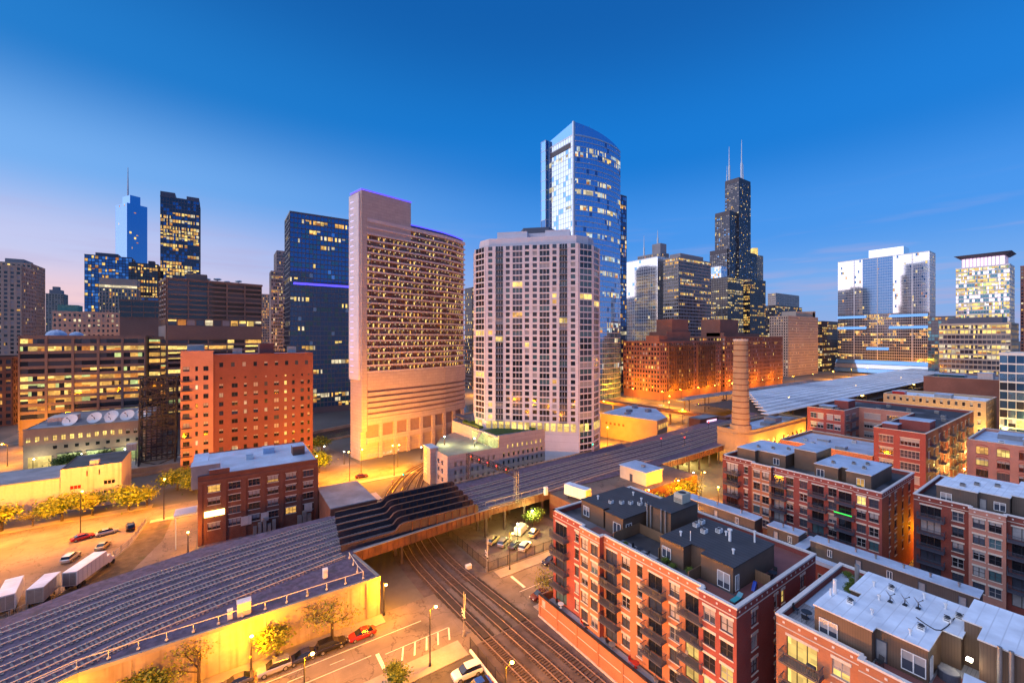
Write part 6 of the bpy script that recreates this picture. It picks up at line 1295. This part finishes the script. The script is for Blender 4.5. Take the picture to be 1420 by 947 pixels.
def car(x, y, rot, kind, colr, label, group, z=.01):
    m = car_meshes(kind); r = thing('parked_car' if kind != 'van' else 'parked_van', label, 'car' if kind != 'van' else 'van', (x, y, z), rad(rot), group)
    for k, nme in (('body', 'body'), ('top', 'roof_panel')):
        o = add(nme, m[k], r); o.material_slots[0].link = 'OBJECT'; o.material_slots[0].material = T['car_' + colr]
    add('windows', m['glass'], r)
    hw = .8 if kind == 'sedan' else (.84 if kind == 'suv' else .88)
    for sx_ in (-1, 1):
        for sy_ in (-1, 1): w = add('wheel', m['wheel'], r, (sx_ * m['wx'], sy_ * hw, m['wr'])); add('rim', m['rim'], w)
    zz = .62 if kind == 'sedan' else .78
    for sy_ in (-1, 1):
        add('headlight', m['hl'], r, ((2.22 if kind == 'sedan' else 2.3) + (.25 if kind == 'van' else 0), sy_ * .55, zz)); add('taillight', m['tl'], r, (-2.27 if kind == 'sedan' else -2.33 - (.24 if kind == 'van' else 0), sy_ * .6, zz + .08))
K1 = 'cars parked along the retaining wall'
car(19.9, 75.2, 180, 'sedan', 'red', 'bright red car parked beside the retaining wall', K1); car(14.9, 75.3, 0, 'suv', 'black', 'black car parked behind the bright red one', K1); car(10.6, 75.3, 180, 'sedan', 'navy', 'dark blue car parked between a black and a silver one', K1); car(6.6, 75.2, 180, 'suv', 'silver', 'silver car with roof rails parked beneath the wall lamp', K1); car(1.6, 75.3, 180, 'sedan', 'grey', 'grey sedan parked past the silver one beside the wall', K1); car(-4, 75.2, 180, 'suv', 'black', 'black car parked past the grey sedan beside the wall', K1)
car(62.4, 75.3, 180, 'sedan', 'navy', 'dark sedan parked outside the fenced yellow car park', 'cars on the street'); car(67.6, 75.3, 180, 'suv', 'maroon', 'maroon car parked behind the dark sedan near the orange block', 'cars on the street'); car(52.4, 66.5, 180, 'sedan', 'maroon', 'dark maroon car parked under a tree by the garden wall', 'cars on the street')
KP = 'cars in the yellow car park'
for (x, y, rt, kd, cl_, lb) in ((56.6, 91.2, 30, 'suv', 'tan', 'tan car at the end of the fenced yellow car park row'), (58.3, 88.6, 30, 'suv', 'silver', 'silver car second in the yellow car park row'), (59.8, 86.2, 30, 'sedan', 'grey', 'grey car third in the yellow car park row'), (61.4, 84.0, 30, 'suv', 'white', 'white car by the gate of the yellow car park'), (65.6, 91.4, 30, 'van', 'white', 'white van beside a lamp in the yellow car park'), (67.6, 88.4, 30, 'suv', 'tan', 'tan car beside the white van in the yellow car park')): car(x, y, rt, kd, cl_, lb, KP)
car(30.9, 57.4, 175, 'suv', 'white', 'white car parked in the dark car park by the crossing', 'cars in the dark car park'); car(30.9, 54.2, 178, 'sedan', 'blue', 'bright blue car parked next to the white one', 'cars in the dark car park')
KL = 'cars in the trailer lot'
car(-29.9, 152.4, 20, 'sedan', 'red', 'red car by the lamp pole in the trailer lot', KL); car(-25.4, 152.8, 15, 'sedan', 'silver', 'silver car between the red and black ones in the trailer lot', KL); car(-20.8, 153.2, 100, 'suv', 'black', 'black car at the corner of the trailer lot', KL); car(-24.6, 143.4, 80, 'sedan', 'tan', 'tan car parked behind the white truck', KL); car(-29.4, 139.8, 75, 'suv', 'silver', 'silver car nosed up to the white truck', KL)
car(42.5, 161, 0, 'sedan', 'maroon', 'dark red car driving on the riverside street', 'cars on the riverside street'); car(-47, 239, 170, 'sedan', 'white', 'white car in the studio loading yard', 'cars at the studio'); car(-53, 236, 20, 'suv', 'black', 'black car in the studio loading yard', 'cars at the studio')
for k, (x, y, rt) in enumerate(((-78, 262, 88), (-83, 282, 268), (-78, 300, 90), (-84, 330, 270), (-77, 348, 90))): car(x, y, rt, 'sedan', ['silver', 'black', 'red', 'white', 'grey'][k], ['silver', 'black', 'red', 'white', 'grey'][k] + ' car on the orange-lit street left of the studio', 'cars on the street by the studio')
for k, (x, y) in enumerate(((258, 160), (266, 176), (274, 200), (262, 120), (230, 140), (300, 186), (340, 188))): car(x, y, 90 if x > 250 and x < 290 else 0, 'sedan', ['silver', 'black', 'white', 'red', 'grey', 'silver', 'black'][k], ['silver car on the junction under the brick loft', 'black car on the junction under the brick loft', 'white car waiting below the brick loft corner', 'red car near the roadside shop', 'grey car beside the tan store', 'silver car on the street along the loft foot', 'black car on the street along the loft foot'][k], 'cars on the far junction')
def trailer(x, y, rot, ln, label, cabin=False, m='white', z=.01, flat=False):
    r = thing('truck_trailer', label, 'truck' if cabin else 'trailer', (x, y, z), rad(rot), 'parked trailers')
    mb = MB(); mb.box(-ln / 2, ln / 2, -1.25, 1.25, 1.1, 3.9); b = mb.build('box_body', m, r, off=(0, 0, 0))
    mb = MB(); [mb.box(-ln / 2 + .4 + q * 1.2, -ln / 2 + .46 + q * 1.2, -1.28, 1.28, 1.15, 3.85) for q in range(int(ln / 1.2))]; mb.build('rib', 'alu', b, off=(0, 0, 0))
    mb = MB(); mb.box(-ln / 2 + .05, ln / 2 - .05, -1.2, 1.2, 3.902, 3.95); mb.build('roof_panel', 'roof_pale', r, off=(0, 0, 0))
    mb = MB(); mb.box(-ln / 2 - .02, -ln / 2 - .002, -1.1, -.03, 1.2, 3.7); mb.box(-ln / 2 - .02, -ln / 2 - .002, .03, 1.1, 1.2, 3.7); mb.build('rear_door', 'steel', r, off=(0, 0, 0))
    mb = MB(); mb.box(-ln / 2, ln / 2, -.5, .5, .85, 1.09); mb.build('chassis', 'black', r, off=(0, 0, 0))
    wm = car_meshes('van')['wheel']
    for xx in (-ln / 2 + 1, -ln / 2 + 2.1):
        for yy in (-1.05, 1.05): w = add('wheel', wm, r, (xx, yy, .48)); w.scale = (1.26, 1.3, 1.26)
    if cabin:
        mb = loft_mesh([(ln / 2 + .25, ring(1.1, .6, 2.6, .95)), (ln / 2 + 1.5, ring(1.12, .6, 2.65, .9)), (ln / 2 + 1.9, ring(1.1, .6, 1.7)), (ln / 2 + 2.9, ring(1.0, .6, 1.5))], 0); mb.build('cab', 'white', r, off=(0, 0, 0))
        mb = MB(); mb.box(ln / 2 + 1.52, ln / 2 + 1.72, -.9, .9, 1.75, 2.45); mb.build('windscreen', 'carglass', r, off=(0, 0, 0))
        for yy in (-1.0, 1.0):
            for xx in (ln / 2 + .6, ln / 2 + 2.3): w = add('wheel', wm, r, (xx, yy, .48)); w.scale = (1.26, 1.3, 1.26)
    else: mb = MB(); [mb.box(ln / 2 - 1.2, ln / 2 - 1.05, y_ - .08, y_ + .08, 0, .86) for y_ in (-.7, .7)]; mb.build('landing_legs', 'black', r, off=(0, 0, 0))
trailer(-34.0, 122.2, 97, 8, 'white box trailer at the far end of the trailer row', m='white'); trailer(-29.3, 121.4, 80, 6, 'grey box trailer parked between two white ones', m='alu'); trailer(-24.4, 126.6, 68, 8.6, 'white box truck with its cab facing the riverside street', True)
trailer(81, 86.2, 100, 7.4, 'pale box trailer standing on the raised gravel yard', z=6.97)
# ------------------------------------------------------------------ trees
def tree_meshes(kind):
    def fn():
        rn = random.Random(hash(kind) % 1000 if False else {'a': 1, 'b': 2, 'c': 3, 's': 4, 't': 5}[kind]); tr = MB(); lf = MB(); tips = []
        def branch(p, d, ln, r_, lev):
            q = p + d * ln; tr.bar(tuple(p), tuple(q), r_, 6 if lev == 0 else 4, r2=r_ * .65)
            if lev >= 3: tips.append(q); return
            if lev >= 1: tips.append(q)
            for _ in range({0: 5, 1: 4, 2: 3}[lev]):
                a = rn.uniform(0, 6.28); t = rn.uniform(.45, .95); dd = (d * t + Vector((math.cos(a), math.sin(a), rn.uniform(-.05, .5))) * (.8)).normalized(); branch(p + d * ln * rn.uniform(.6, 1), dd, ln * rn.uniform(.55, .8), r_ * .55, lev + 1)
        h = {'a': 1.9, 'b': 1.7, 'c': 2.0, 's': 2.6, 't': 1.0}[kind]; branch(Vector((0, 0, 0)), Vector((0, 0, 1)), h, .16, 0)
        nl = {'a': 34, 'b': 32, 'c': 28, 's': 9, 't': 24}[kind]
        for c0 in tips:
            sh = rn.choice((0, 0, 1))
            for _ in range(nl):
                g = Vector((rn.gauss(0, .5), rn.gauss(0, .5), rn.gauss(0, .42))); p = c0 + g; s_ = rn.uniform(.10, .2) * (1.0 if kind != 's' else .7); u = Vector((rn.uniform(-1, 1), rn.uniform(-1, 1), rn.uniform(-1, 1))).normalized(); w = u.cross(Vector((rn.uniform(-1, 1), rn.uniform(-1, 1), rn.uniform(-1, 1)))).normalized()
                lf.quad(tuple(p - u * s_ - w * s_ * .4), tuple(p + u * s_ * .2 - w * s_ * .7), tuple(p + u * s_ + w * s_ * .3), tuple(p - u * s_ * .3 + w * s_ * .8), sh)
        lm = {'a': ['leaf', 'leaf3'], 'b': ['leaf', 'leaf2'], 'c': ['leaf2', 'leaf'], 's': ['leaf3', 'leaf'], 't': ['leaf2', 'leaf']}[kind]
        return tr.mesh('trunk', 'bark'), lf.mesh('crown', lm)
    return kit(('tree', kind), fn)
def tree(x, y, s, kind, label, group, z=0.):
    a, b = tree_meshes(kind); r = thing('tree' if kind != 't' else 'shrub', label, 'tree' if kind != 't' else 'shrub', (x, y, z), RN.uniform(0, 6), group); s = s * 1.55 if kind in 'abc' else (s * 1.25 if kind == 's' else s); r.scale = (s * 1.1, s * 1.1, s * RN.uniform(.85, 1.0)); add('trunk', a, r); add('crown', b, r)
GR = 'trees in front of the pale riverside store'
for k, (x, y, s, kd) in enumerate(((-49, 170.6, 1.25, 'a'), (-43.2, 170.2, .85, 's'), (-37.6, 170.4, 1.3, 'b'), (-31.5, 170.8, 1.15, 'a'), (-23.5, 170.2, 1.35, 'b'), (-56, 170.5, 1.2, 'a'), (-19.4, 171, .9, 'a'))): tree(x, y, s, kd, ['round golden tree left of the sparse one before the pale store', 'sparse small tree before the pale store wall', 'broad golden tree before the pale store', 'golden tree below the windows of the gabled end block', 'wide golden tree at the corner past the gabled block', 'golden tree at the end of the row before the pale store', 'small golden tree by the rails crossing the riverside street'][k], GR)
for k, (x, y, s, kd) in enumerate(((15.6, 78.1, 1.25, 's'), (7.2, 77.9, .85, 'a'), (-3, 78.0, 1.1, 's'), (-10, 77.9, .9, 'a'))): tree(x, y, s, kd, ['bare spring tree growing between wall and black car', 'golden leafy tree overhanging the silver car', 'thin budding tree beside the retaining wall', 'golden tree beside the retaining wall past the budding one'][k], 'trees along the retaining wall')
tree(53.6, 63.6, 1.0, 's', 'golden budding tree beside the garden wall corner', 'street trees'); tree(21.5, 62.0, .5, 'b', 'small green tree on the pavement by the dark car park', 'street trees')
for k, (x, y, s) in enumerate(((104, 78.6, .95), (112, 78.6, 1.1), (119, 78.4, 1.2), (126, 78.8, 1.0), (130, 66, 1.1))): tree(x, y, s, 's' if k % 2 else 'a', ['golden tree under the raised yard wall', 'thin orange-lit tree under the raised yard wall', 'golden tree by the lamp below the raised yard', 'thin orange-lit tree near the viaduct columns', 'golden tree at the back corner of the red apartment block'][k], 'trees behind the orange block')
tree(30.5, 176, 1.25, 'c', 'bright green tree on the plaza beside the slab tower', 'plaza trees'); tree(27, 196, 1.2, 'c', 'green tree near the river railing on the plaza', 'plaza trees'); tree(37, 207, 1.1, 'c', 'green tree at the back of the plaza', 'plaza trees'); tree(34, 186, .8, 't', 'low shrub in the plaza bed', 'plaza trees')
for k, (x, y, s) in enumerate(((-12.8, 183, 1.3), (-8.5, 178, 1.1), (-40, 205, 1.3), (-47, 206, 1.2), (-34, 207, 1.3), (-56, 203, 1.3), (-66, 200, 1.4), (-76, 203, 1.4), (-50, 232, 1.2), (-38, 231, 1.1))): tree(x, y, s, 'b' if k < 2 else 'c', ['golden tree at the foot of the red river block', 'golden tree between the warehouse and red river block', 'green tree behind the gabled end block', 'green tree behind the pale store roof', 'dark green tree between the store and raised bridge', 'dark green tree behind the long pale roof', 'bushy tree behind the pale store', 'bushy tree at the far end behind the pale store', 'tree in front of the lit loading bays', 'leafy tree beside the second loading bay'][k], 'trees by the river')
for k, (x, y) in enumerate(((86, 154), (89, 150), (92, 146), (84.5, 158), (101, 134), (104, 133.4), (107, 132.4), (110, 132))): tree(x, y, .55, 't', 'small shrub on the garage roof garden', 'roof garden shrubs', 15.6)
tree(71, 93.6, .7, 'c', 'green-lit small tree in the yellow car park', 'street trees')
# ------------------------------------------------------------------ crossing signals, fences, track side boxes
def crossing(x, y, label):
    r = thing('crossing_signal', label, 'crossing signal', (x, y, 0), group='level crossing signals')
    mb = MB(); mb.cyl((x, y), .1, .08, 0, 7.8, 8); mb.cyl((x, y), .28, .24, 0, 1.0, 8); mb.build('mast', 'steel', r)
    mb = MB(); mb.box(x - .06, x - .02, y - .6, y + .6, 3.4, 3.6); mb.bar((x - .12, y - .55, 4.0), (x - .12, y + .55, 4.6), .07); mb.bar((x - .12, y - .55, 4.6), (x - .12, y + .55, 4.0), .07); mb.build('crossbuck', 'white', r)
    for dy in (-.5, .5): mb = MB(); mb.sph((x - .14, y + dy, 3.2), .2, 8, 5); mb.build('flasher', 'black', r)
    mb = MB(); mb.bar((x, y, 1.1), (x + .2, y - .2, 7.4), .05); mb.build('gate_arm', 'white', r)
crossing(34.6, 65.4, 'railway crossing signal with raised gate beside the striped road marking'); crossing(48.4, 80.6, 'railway crossing signal at the fence corner of the yellow car park')
def iron_fence(pts, h, label, m='black', sp=.22):
    r = thing('iron_fence', label, 'fence', (*pts[0], 0))
    for a, b in zip(pts, pts[1:]):
        F = Face(a, b); mb = MB(); [mb.fbox(F, 0, F.w, z, z + .05, -.03, .03) for z in (.2, h - .15)]; mb.build('rail', m, r)
        mb = MB(); [mb.fbox(F, u * sp, u * sp + .035, .05, h, -.018, .018) for u in range(int(F.w / sp))]; mb.build('pickets', m, r, 'stuff')
        for k in range(int(F.w / 2.6) + 1): mb = MB(); mb.fbox(F, k * 2.6 - .05, k * 2.6 + .05, 0, h + .1, -.05, .05); mb.build('post', m, r)
iron_fence([(48.6, 103), (48.6, 80.3), (76.5, 80.3)], 2.2, 'dark iron fence round the yellow car park')
iron_fence([(34.0, 62), (34.2, 10)], 2.0, 'long mesh fence between the dark car park and tracks')
iron_fence([(-36, 112.6), (-24.6, 125.6), (-19.4, 141), (-17.8, 156)], 1.6, 'wire fence curving along the trailer lot verge', 'steel', .6)
r = thing('fence_cap', 'long pale barrier rail beside the dark car park fence', 'barrier', (33.4, 36, 0)); mb = MB(); mb.box(33.3, 33.6, 10, 61, .5, .9); mb.build('rail', 'white', r); [(lambda m_: (m_.box(33.35, 33.55, 12 + k * 4, 12.2 + k * 4, 0, .5), m_.build('post', 'steel', r)))(MB()) for k in range(12)]
def cabinet(x, y, z, w, d, h, label, m='cream'):
    r = thing('equipment_cabinet', label, 'cabinet', (x, y, z), group='track side cabinets'); mb = MB(); mb.box(x - w / 2, x + w / 2, y - d / 2, y + d / 2, z, z + h); mb.build('casing', m, r)
    mb = MB(); mb.hexa([(x - w / 2 - .06, y - d / 2 - .06, z + h + .002), (x + w / 2 + .06, y - d / 2 - .06, z + h + .002), (x + w / 2 + .06, y + d / 2 + .06, z + h + .002), (x - w / 2 - .06, y + d / 2 + .06, z + h + .002), (x - w / 2, y - .05, z + h + .22), (x + w / 2, y - .05, z + h + .22), (x + w / 2, y + .05, z + h + .22), (x - w / 2, y + .05, z + h + .22)]); mb.build('lid', 'white', r)
    mb = MB(); mb.box(x - w * .4, x + w * .4, y - d / 2 - .03, y - d / 2 - .002, z + .15, z + h - .15); mb.build('door', m, r)
cabinet(2.8, 81.4, 7, 1.9, 1.4, 2.2, 'large pale cabinet behind the pipe railing'); cabinet(.9, 81.2, 7, .7, .6, 1.5, 'small white box beside the large pale cabinet', 'white'); cabinet(15.8, 85.2, 7, .8, .8, 1.6, 'white cabinet on the gravel near the railing corner', 'white'); cabinet(76.2, 94.2, 7, .9, .9, 2.2, 'white cabinet at the end of the bridge handrail', 'white'); cabinet(45.6, 84, .02, 1.2, .9, .8, 'low white box beside the street-level tracks', 'white'); cabinet(84, 91.5, 6.97, 2.2, 1.6, 2.2, 'pink-grey box beside the pale trailer', 'conc_pale')
def signal(x, y, z, h, c_, label):
    r = thing('rail_signal', label, 'signal', (x, y, z), group='railway signals'); mb = MB(); mb.cyl((x, y), .08, .07, z, z + h, 6); mb.build('mast', 'black', r); mb = MB(); mb.box(x - .15, x + .15, y - .2, y + .2, z + h, z + h + 1.0); mb.build('head', 'black', r); mb = MB(); mb.sph((x - .17, y - .12, z + h + .6), .2); mb.build('lens', c_, r)
signal(52, 143, 0, 3.6, 'sig_g', 'green signal beside the curving street-level tracks'); signal(47.5, 141, 0, 2.8, 'sig_r', 'small red signal beside the curving street-level tracks'); signal(118, 117, 7, 3.2, 'sig_g', 'green signal on the viaduct near the tan store'); signal(148, 108, 7, 3.2, 'sig_r', 'red signal in the middle of the viaduct'); signal(158, 104, 7, 3.0, 'sig_r', 'red signal near the power house corner'); signal(196, 116, 7, 3.0, 'sig_r', 'far red signal at the train shed throat')
# ------------------------------------------------------------------ roof things
vent(60.6, 32.6, 22.54, 1.5, 'white hooded vent pipe on the dark slatted roof', .2); vent(63.2, 30.4, 22.54, 1.4, 'thin vent pipe at the dark slatted roof edge', .13); vent(56.0, 35.9, 19.3, 4.6, 'tall slim flue rising from the planted deck', .07, hood=False)
for k, (x, y) in enumerate(((61, 39.0 - .9), (62.6, 38.2), (60, 36.2), (62, 35))): acunit(x, y, 22.54, 'small cooling unit clustered on the dark slatted roof', .9, .7, .55, 'units on the dark slatted roof', 'white')
for k, (x, y) in enumerate(((57, 52), (58.4, 50.8), (59.6, 49.8), (60.6, 48.6), (61.4, 47.6))): acunit(x, y, 22.54, 'small pale unit in the row on the far dark roof', .7, .6, .5, 'units on the far dark roof', 'white')
acunit(64.5, 40.9 - .0 + 2, 24.14, 'large rooftop air unit on the stair tower of the orange block', 2.4, 1.6, 1.5, 'large roof units', 'cream')
for k, (x, y) in enumerate(((61.4, 15.0), (62.0, 13.9), (62.4, 12.9))): dish(x, y, 22.54, .62, 'dark satellite dish in the trio on the pale membrane roof', 'trio of dishes on the pale roof', az=rad(150), m='steel')
for k, (x, y) in enumerate(((64.6, 15.6), (57.6, 17.4), (58.3, 11.8), (62.2, 10.6), (63.8, 10.0))): acunit(x, y, 22.54, 'low roof hatch box on the pale membrane roof', .8, .6, .35, 'hatch boxes on the pale roof', 'white')
vent(58.2, 19.1, 22.54, 1.6, 'white vent pipe at the corner of the pale membrane roof', .2, hood=False); vent(57.3, 19.2, 22.54, .8, 'short vent pipe at the corner of the pale membrane roof', .12, hood=False); vent(65.6, 19.2, 19.3, 4.2, 'tall square-topped flue beside the planted roof terrace', .25, 'steel', False)
for k, (x, y) in enumerate(((118.5, 56), (120, 53), (122.6, 50.4), (118, 39), (121, 36), (123, 34), (118.6, 33.4))): acunit(x, y, 22.54, 'small box on the blue roof of the green-lit block', .7, .7, .5, 'units on the green-lit block', 'steel')
for k, (x, y) in enumerate(((121, 18.5), (124, 17), (126, 14.5), (123, 5), (128, 8))): acunit(x, y, 22.55 + (.2 if y < 12 else 0), 'small unit on the pale roof of the dark red block', .8, .8, .5, 'units on the dark red block', 'steel')
for k, (x, y) in enumerate([(102, y) for y in (63, 58, 52, 43, 41, 34.5, 30, 27, 23, 19.5, 16)]): vent(x, y, 10.14, .5, 'short vent on the terrace row roof', .14, 'steel', group='terrace roof vents')
for k, (x, y) in enumerate(((216, 58 + 12), (230, 60), (236, 70), (240, 44), (228, 40), (204, 38.5), (244, 60), (238, 52), (210, 44), (220, 38.4))): acunit(x, y, 21.1, 'roof unit scattered on the U-shaped loft', 1.6, 1.3, 1.1, 'units on the U-shaped loft', 'steel')
for k, (x, y) in enumerate(((198, 22), (206, 8), (212, 12), (300, 62), (304, 44), (186, 68), (190, 72), (202, 60))): acunit(x, y, {0: 19.1, 1: 19.1, 2: 19.1, 3: 21.4, 4: 21.4}.get(k, 11.1), ['roof unit on the arched loft', 'roof unit on the tan loft', 'roof unit on the orange low block'][0 if k < 3 else (1 if k < 5 else 2)], 1.6, 1.3, 1.0, ['units on the arched loft', 'units on the tan loft', 'units on the orange low block'][0 if k < 3 else (1 if k < 5 else 2)], 'white')
def table_set(x, y, z, label, m='black', group='roof deck tables'):
    r = thing('deck_table', label, 'table', (x, y, z), group=group); mb = MB(); mb.cyl((x, y), .55, .55, z + .68, z + .73, 14); mb.build('table_top', m, r); mb = MB(); mb.cyl((x, y), .05, .05, z + .03, z + .68, 6); mb.cyl((x, y), .28, .24, z, z + .04, 10); mb.build('pedestal', m, r)
def chair(x, y, z, rot, label, m='black', group='roof deck chairs'):
    r = thing('deck_chair', label, 'chair', (x, y, z), rad(rot), group); mb = MB(); mb.box(-.25, .25, -.25, .25, .42, .47); mb.build('seat', m, r, off=(0, 0, 0)); mb = MB(); mb.hexa([(-.25, .22, .48), (.25, .22, .48), (.25, .26, .48), (-.25, .26, .48), (-.25, .32, .98), (.25, .32, .98), (.25, .36, .98), (-.25, .36, .98)]); mb.build('backrest', m, r, off=(0, 0, 0))
    for a in (-.22, .22):
        for b in (-.22, .22): mb = MB(); mb.box(a - .02, a + .02, b - .02, b + .02, 0, .42); mb.build('leg', m, r, off=(0, 0, 0))
table_set(61.8, 27.4, 19.31, 'round black table on the red deck beside the penthouse'); chair(60.9, 27.2, 19.31, 90, 'black chair at the round table on the red deck'); chair(62.8, 27.6, 19.31, 270, 'black chair across the round table on the red deck')
table_set(52.2, 41.8, 19.31, 'round table on the grey deck of the orange block'); chair(52.2, 42.9, 19.31, 0, 'black chair by the grey deck table'); chair(52.3, 40.6, 19.31, 180, 'black chair opposite on the grey deck')
table_set(56.2, 21.2, 19.31, 'round table on the grey corner deck below the pale roof'); chair(56.2, 22.3, 19.31, 0, 'chair at the grey corner deck table'); chair(55.2, 21.0, 19.31, 90, 'chair beside the grey corner deck table'); chair(53.9, 14.0, 19.31, 250, 'lone chair outside the brown penthouse door')
table_set(67.6, 31.4, 19.31, 'black table on the far red deck corner'); chair(68.6, 31.2, 19.31, 270, 'black chair on the far red deck corner')
r = thing('lounger', 'teal sun lounger on the red deck corner', 'lounger', (52.2, 27.6, 19.31)); mb = MB(); mb.box(51.6, 53.2, 27.2, 27.8, 19.55, 19.63); mb.build('seat', plain('teal', (.03, .3, .34), .6), r); mb = MB(); mb.hexa([(53.2, 27.2, 19.55), (53.8, 27.2, 19.9), (53.8, 27.8, 19.9), (53.2, 27.8, 19.55), (53.15, 27.2, 19.63), (53.75, 27.2, 19.98), (53.75, 27.8, 19.98), (53.15, 27.8, 19.63)]); mb.build('backrest', T['m_teal'], r); [(lambda m_: (m_.box(x, x + .06, y, y + .06, 19.31, 19.55), m_.build('leg', 'black', r)))(MB()) for x in (51.7, 53.1) for y in (27.22, 27.72)]
r = thing('toy_slide', 'blue toy slide on the red deck by the wooden screen', 'slide', (56.8, 27.4, 19.31)); mb = MB(); mb.hexa([(56.4, 27.2, 19.31), (56.9, 27.2, 19.31), (56.9, 27.6, 19.31), (56.4, 27.6, 19.31), (57.0, 27.2, 20.3), (57.2, 27.2, 20.3), (57.2, 27.6, 20.3), (57.0, 27.6, 20.3)]); mb.build('chute', 'car_blue', r); mb = MB(); mb.bar((57.5, 27.25, 19.31), (57.15, 27.25, 20.3), .04); mb.bar((57.5, 27.55, 19.31), (57.15, 27.55, 20.3), .04); mb.build('ladder', 'grass', r)
r = thing('hot_tub', 'round dark hot tub on the terrace below the door lamp', 'hot tub', (57.4, 9.6, 19.31)); mb = MB(); mb.cyl((57.4, 9.7), .8, .8, 19.31, 20.1, 18); mb.build('tub', 'slate', r); mb = MB(); mb.cyl((57.4, 9.7), .72, .72, 20.102, 20.14, 18); mb.build('cover', 'roof_grey', r)
for k, (x, y, s) in enumerate(((53.0, 37.8, .3), (52.6, 36.4, .28), (53.4, 34.2, .34), (52.0, 44.6, .25), (66.2, 20.2, .3), (67.4, 20.4, .3), (69, 20.6, .28), (70.2, 21.6, .3), (70.4, 20.4, .3), (113.6, 37, .3), (113.5, 33, .3), (67.4, 44.6, .35))): tree(x, y, s, 't', ['potted shrub on the planted deck of the orange block', 'planter shrub on the pale-roofed block terrace', 'potted shrub on the green-lit block roof'][0 if k < 4 or k == 11 else (1 if k < 9 else 2)], ['deck shrubs of the orange block', 'terrace planters of the pale roof', 'deck shrubs of the green-lit block'][0 if k < 4 or k == 11 else (1 if k < 9 else 2)], 19.31)
# terrace furniture behind the garden wall
for k, y in enumerate((57, 50.6, 45, 40.5, 36, 31)): table_set(49.55, y, 4.01, 'small patio table behind the brick garden wall', ['white', 'black', 'steel', 'car_red', 'black', 'white'][k], 'patio tables behind the garden wall'); chair(49.6, y + .9, 4.01, 0, 'patio chair behind the brick garden wall', ['black', 'car_red', 'black', 'car_red', 'steel', 'black'][k], 'patio chairs behind the garden wall')

r = thing('platform_canopy', 'low dark blue platform canopy in front of the brick lofts', 'canopy', (340, 168, 0))
for k, y in enumerate((165.5, 171)):
    mb = MB(); mb.box(248 + k * 14, 470, y, y + 3.8, 10.2, 10.5); mb.build('roof_bay', 'roof_grey', r)
    for q in range(9): mb = MB(); mb.box(254 + k * 14 + q * 24, 254.5 + k * 14 + q * 24, y + 1.6, y + 2.1, 0, 10.19); mb.build('column', 'dark_steel', r)

# cable on the pale roof, grills and chairs on balconies
r = thing('roof_cable', 'black cable looping across the pale membrane roof', 'cable', (60, 11, 22.5)); mb = MB(); mb.tube([(60.2, 12.6, 22.58), (59.6, 11.8, 22.58), (59.2, 11.0, 22.58), (59.6, 10.62, 22.57)] , .05, 5); mb.tube([(59.6, 10.62, 22.57), (61.2, 10.4, 22.57), (63.4, 10.3, 22.57), (65, 9.9, 22.57)], .05, 5); mb.build('conduit', 'black', r)
def grill(x, y, z, label, group):
    r = thing('barbecue_grill', label, 'grill', (x, y, z), group=group)
    mb = MB(); mb.box(x - .25, x + .25, y - .4, y + .4, z + .55, z + .8); mb.build('firebox', 'black', r)
    mb = MB(); mb.bar((x, y - .4, z + .82), (x, y + .4, z + .82), .26, 10); mb.build('lid', 'black', r)
    for a in (-.2, .2):
        for b in (-.34, .34): mb = MB(); mb.box(x + a - .02, x + a + .02, y + b - .02, y + b + .02, z, z + .55); mb.build('leg', 'steel', r)
for k, (x, y, f) in enumerate(((49.6, 59.2, 3), (49.6, 59.2, 2), (49.8, 45.2, 4), (49.8, 45.2, 2), (49.8, 37.2, 4), (49.8, 36.8, 3), (49.8, 31.4, 3), (49.8, 47, 3), (49.8, 38.6, 1))): grill(x, y, ZF[f] - .01, 'black covered grill on a balcony of the orange block', 'grills on the orange block balconies')
for k, (x, y, f) in enumerate(((49.7, 57, 3), (49.8, 46.6, 3), (49.9, 38.4, 3), (49.9, 32.6, 4), (49.9, 32.8, 2), (49.9, 38.2, 2), (49.7, 57.4, 1))): chair(x, y, ZF[f] - .01, 90 + 40 * k, 'small dark chair on a balcony of the orange block', ['black', 'steel', 'wood'][k % 3], 'chairs on the orange block balconies')
for k, (x, y, f) in enumerate(((111.2, 47.4, 4), (111.2, 47.4, 2), (111.2, 39.2, 3), (111.2, 39.4, 1), (111.4, 59, 4), (111.4, 58.8, 2))): grill(x, y, ZF[f] - .01, 'black grill on a balcony of the green-lit block', 'grills on the green-lit block balconies')
grill(52.0, 19.2, ZF[4] - .01, 'covered grill on the lit corner balcony beneath the pale roof', 'grills on the pale-roofed block'); grill(115.8, 21.0, ZF[4] - .01, 'grill on the top balcony of the dark red block', 'grills on the dark red block')
acunit(69.4, 31.6 + 3, 19.31, 'dark grill-like cooling unit on the far red deck', .9, .9, .9, 'deck units', 'black'); acunit(59.9, 30.2 - 2.2, 19.31, 'dark cooling unit beside the penthouse wall on the red deck', .8, .8, .9, 'deck units', 'slate')
for k, (x, y) in enumerate(((56.4, 54.6), (63.2, 52.2), (62, 49.4), (57.4, 30.4), (61.8, 33.8), (56.2, 37.6))): vent(x, y, 22.54, .45, 'short pale stub vent on the dark slatted roofs', .13, 'white', group='stub vents on the dark roofs')
for k, (x, y) in enumerate(((65.4, 13), (63.6, 17), (60.8, 15.8), (57, 15.4), (56.2, 12.2), (64.8, 11.2))): vent(x, y, 22.54, .4, 'short stub vent on the pale membrane roof', .1, 'white', group='stub vents on the pale roof')
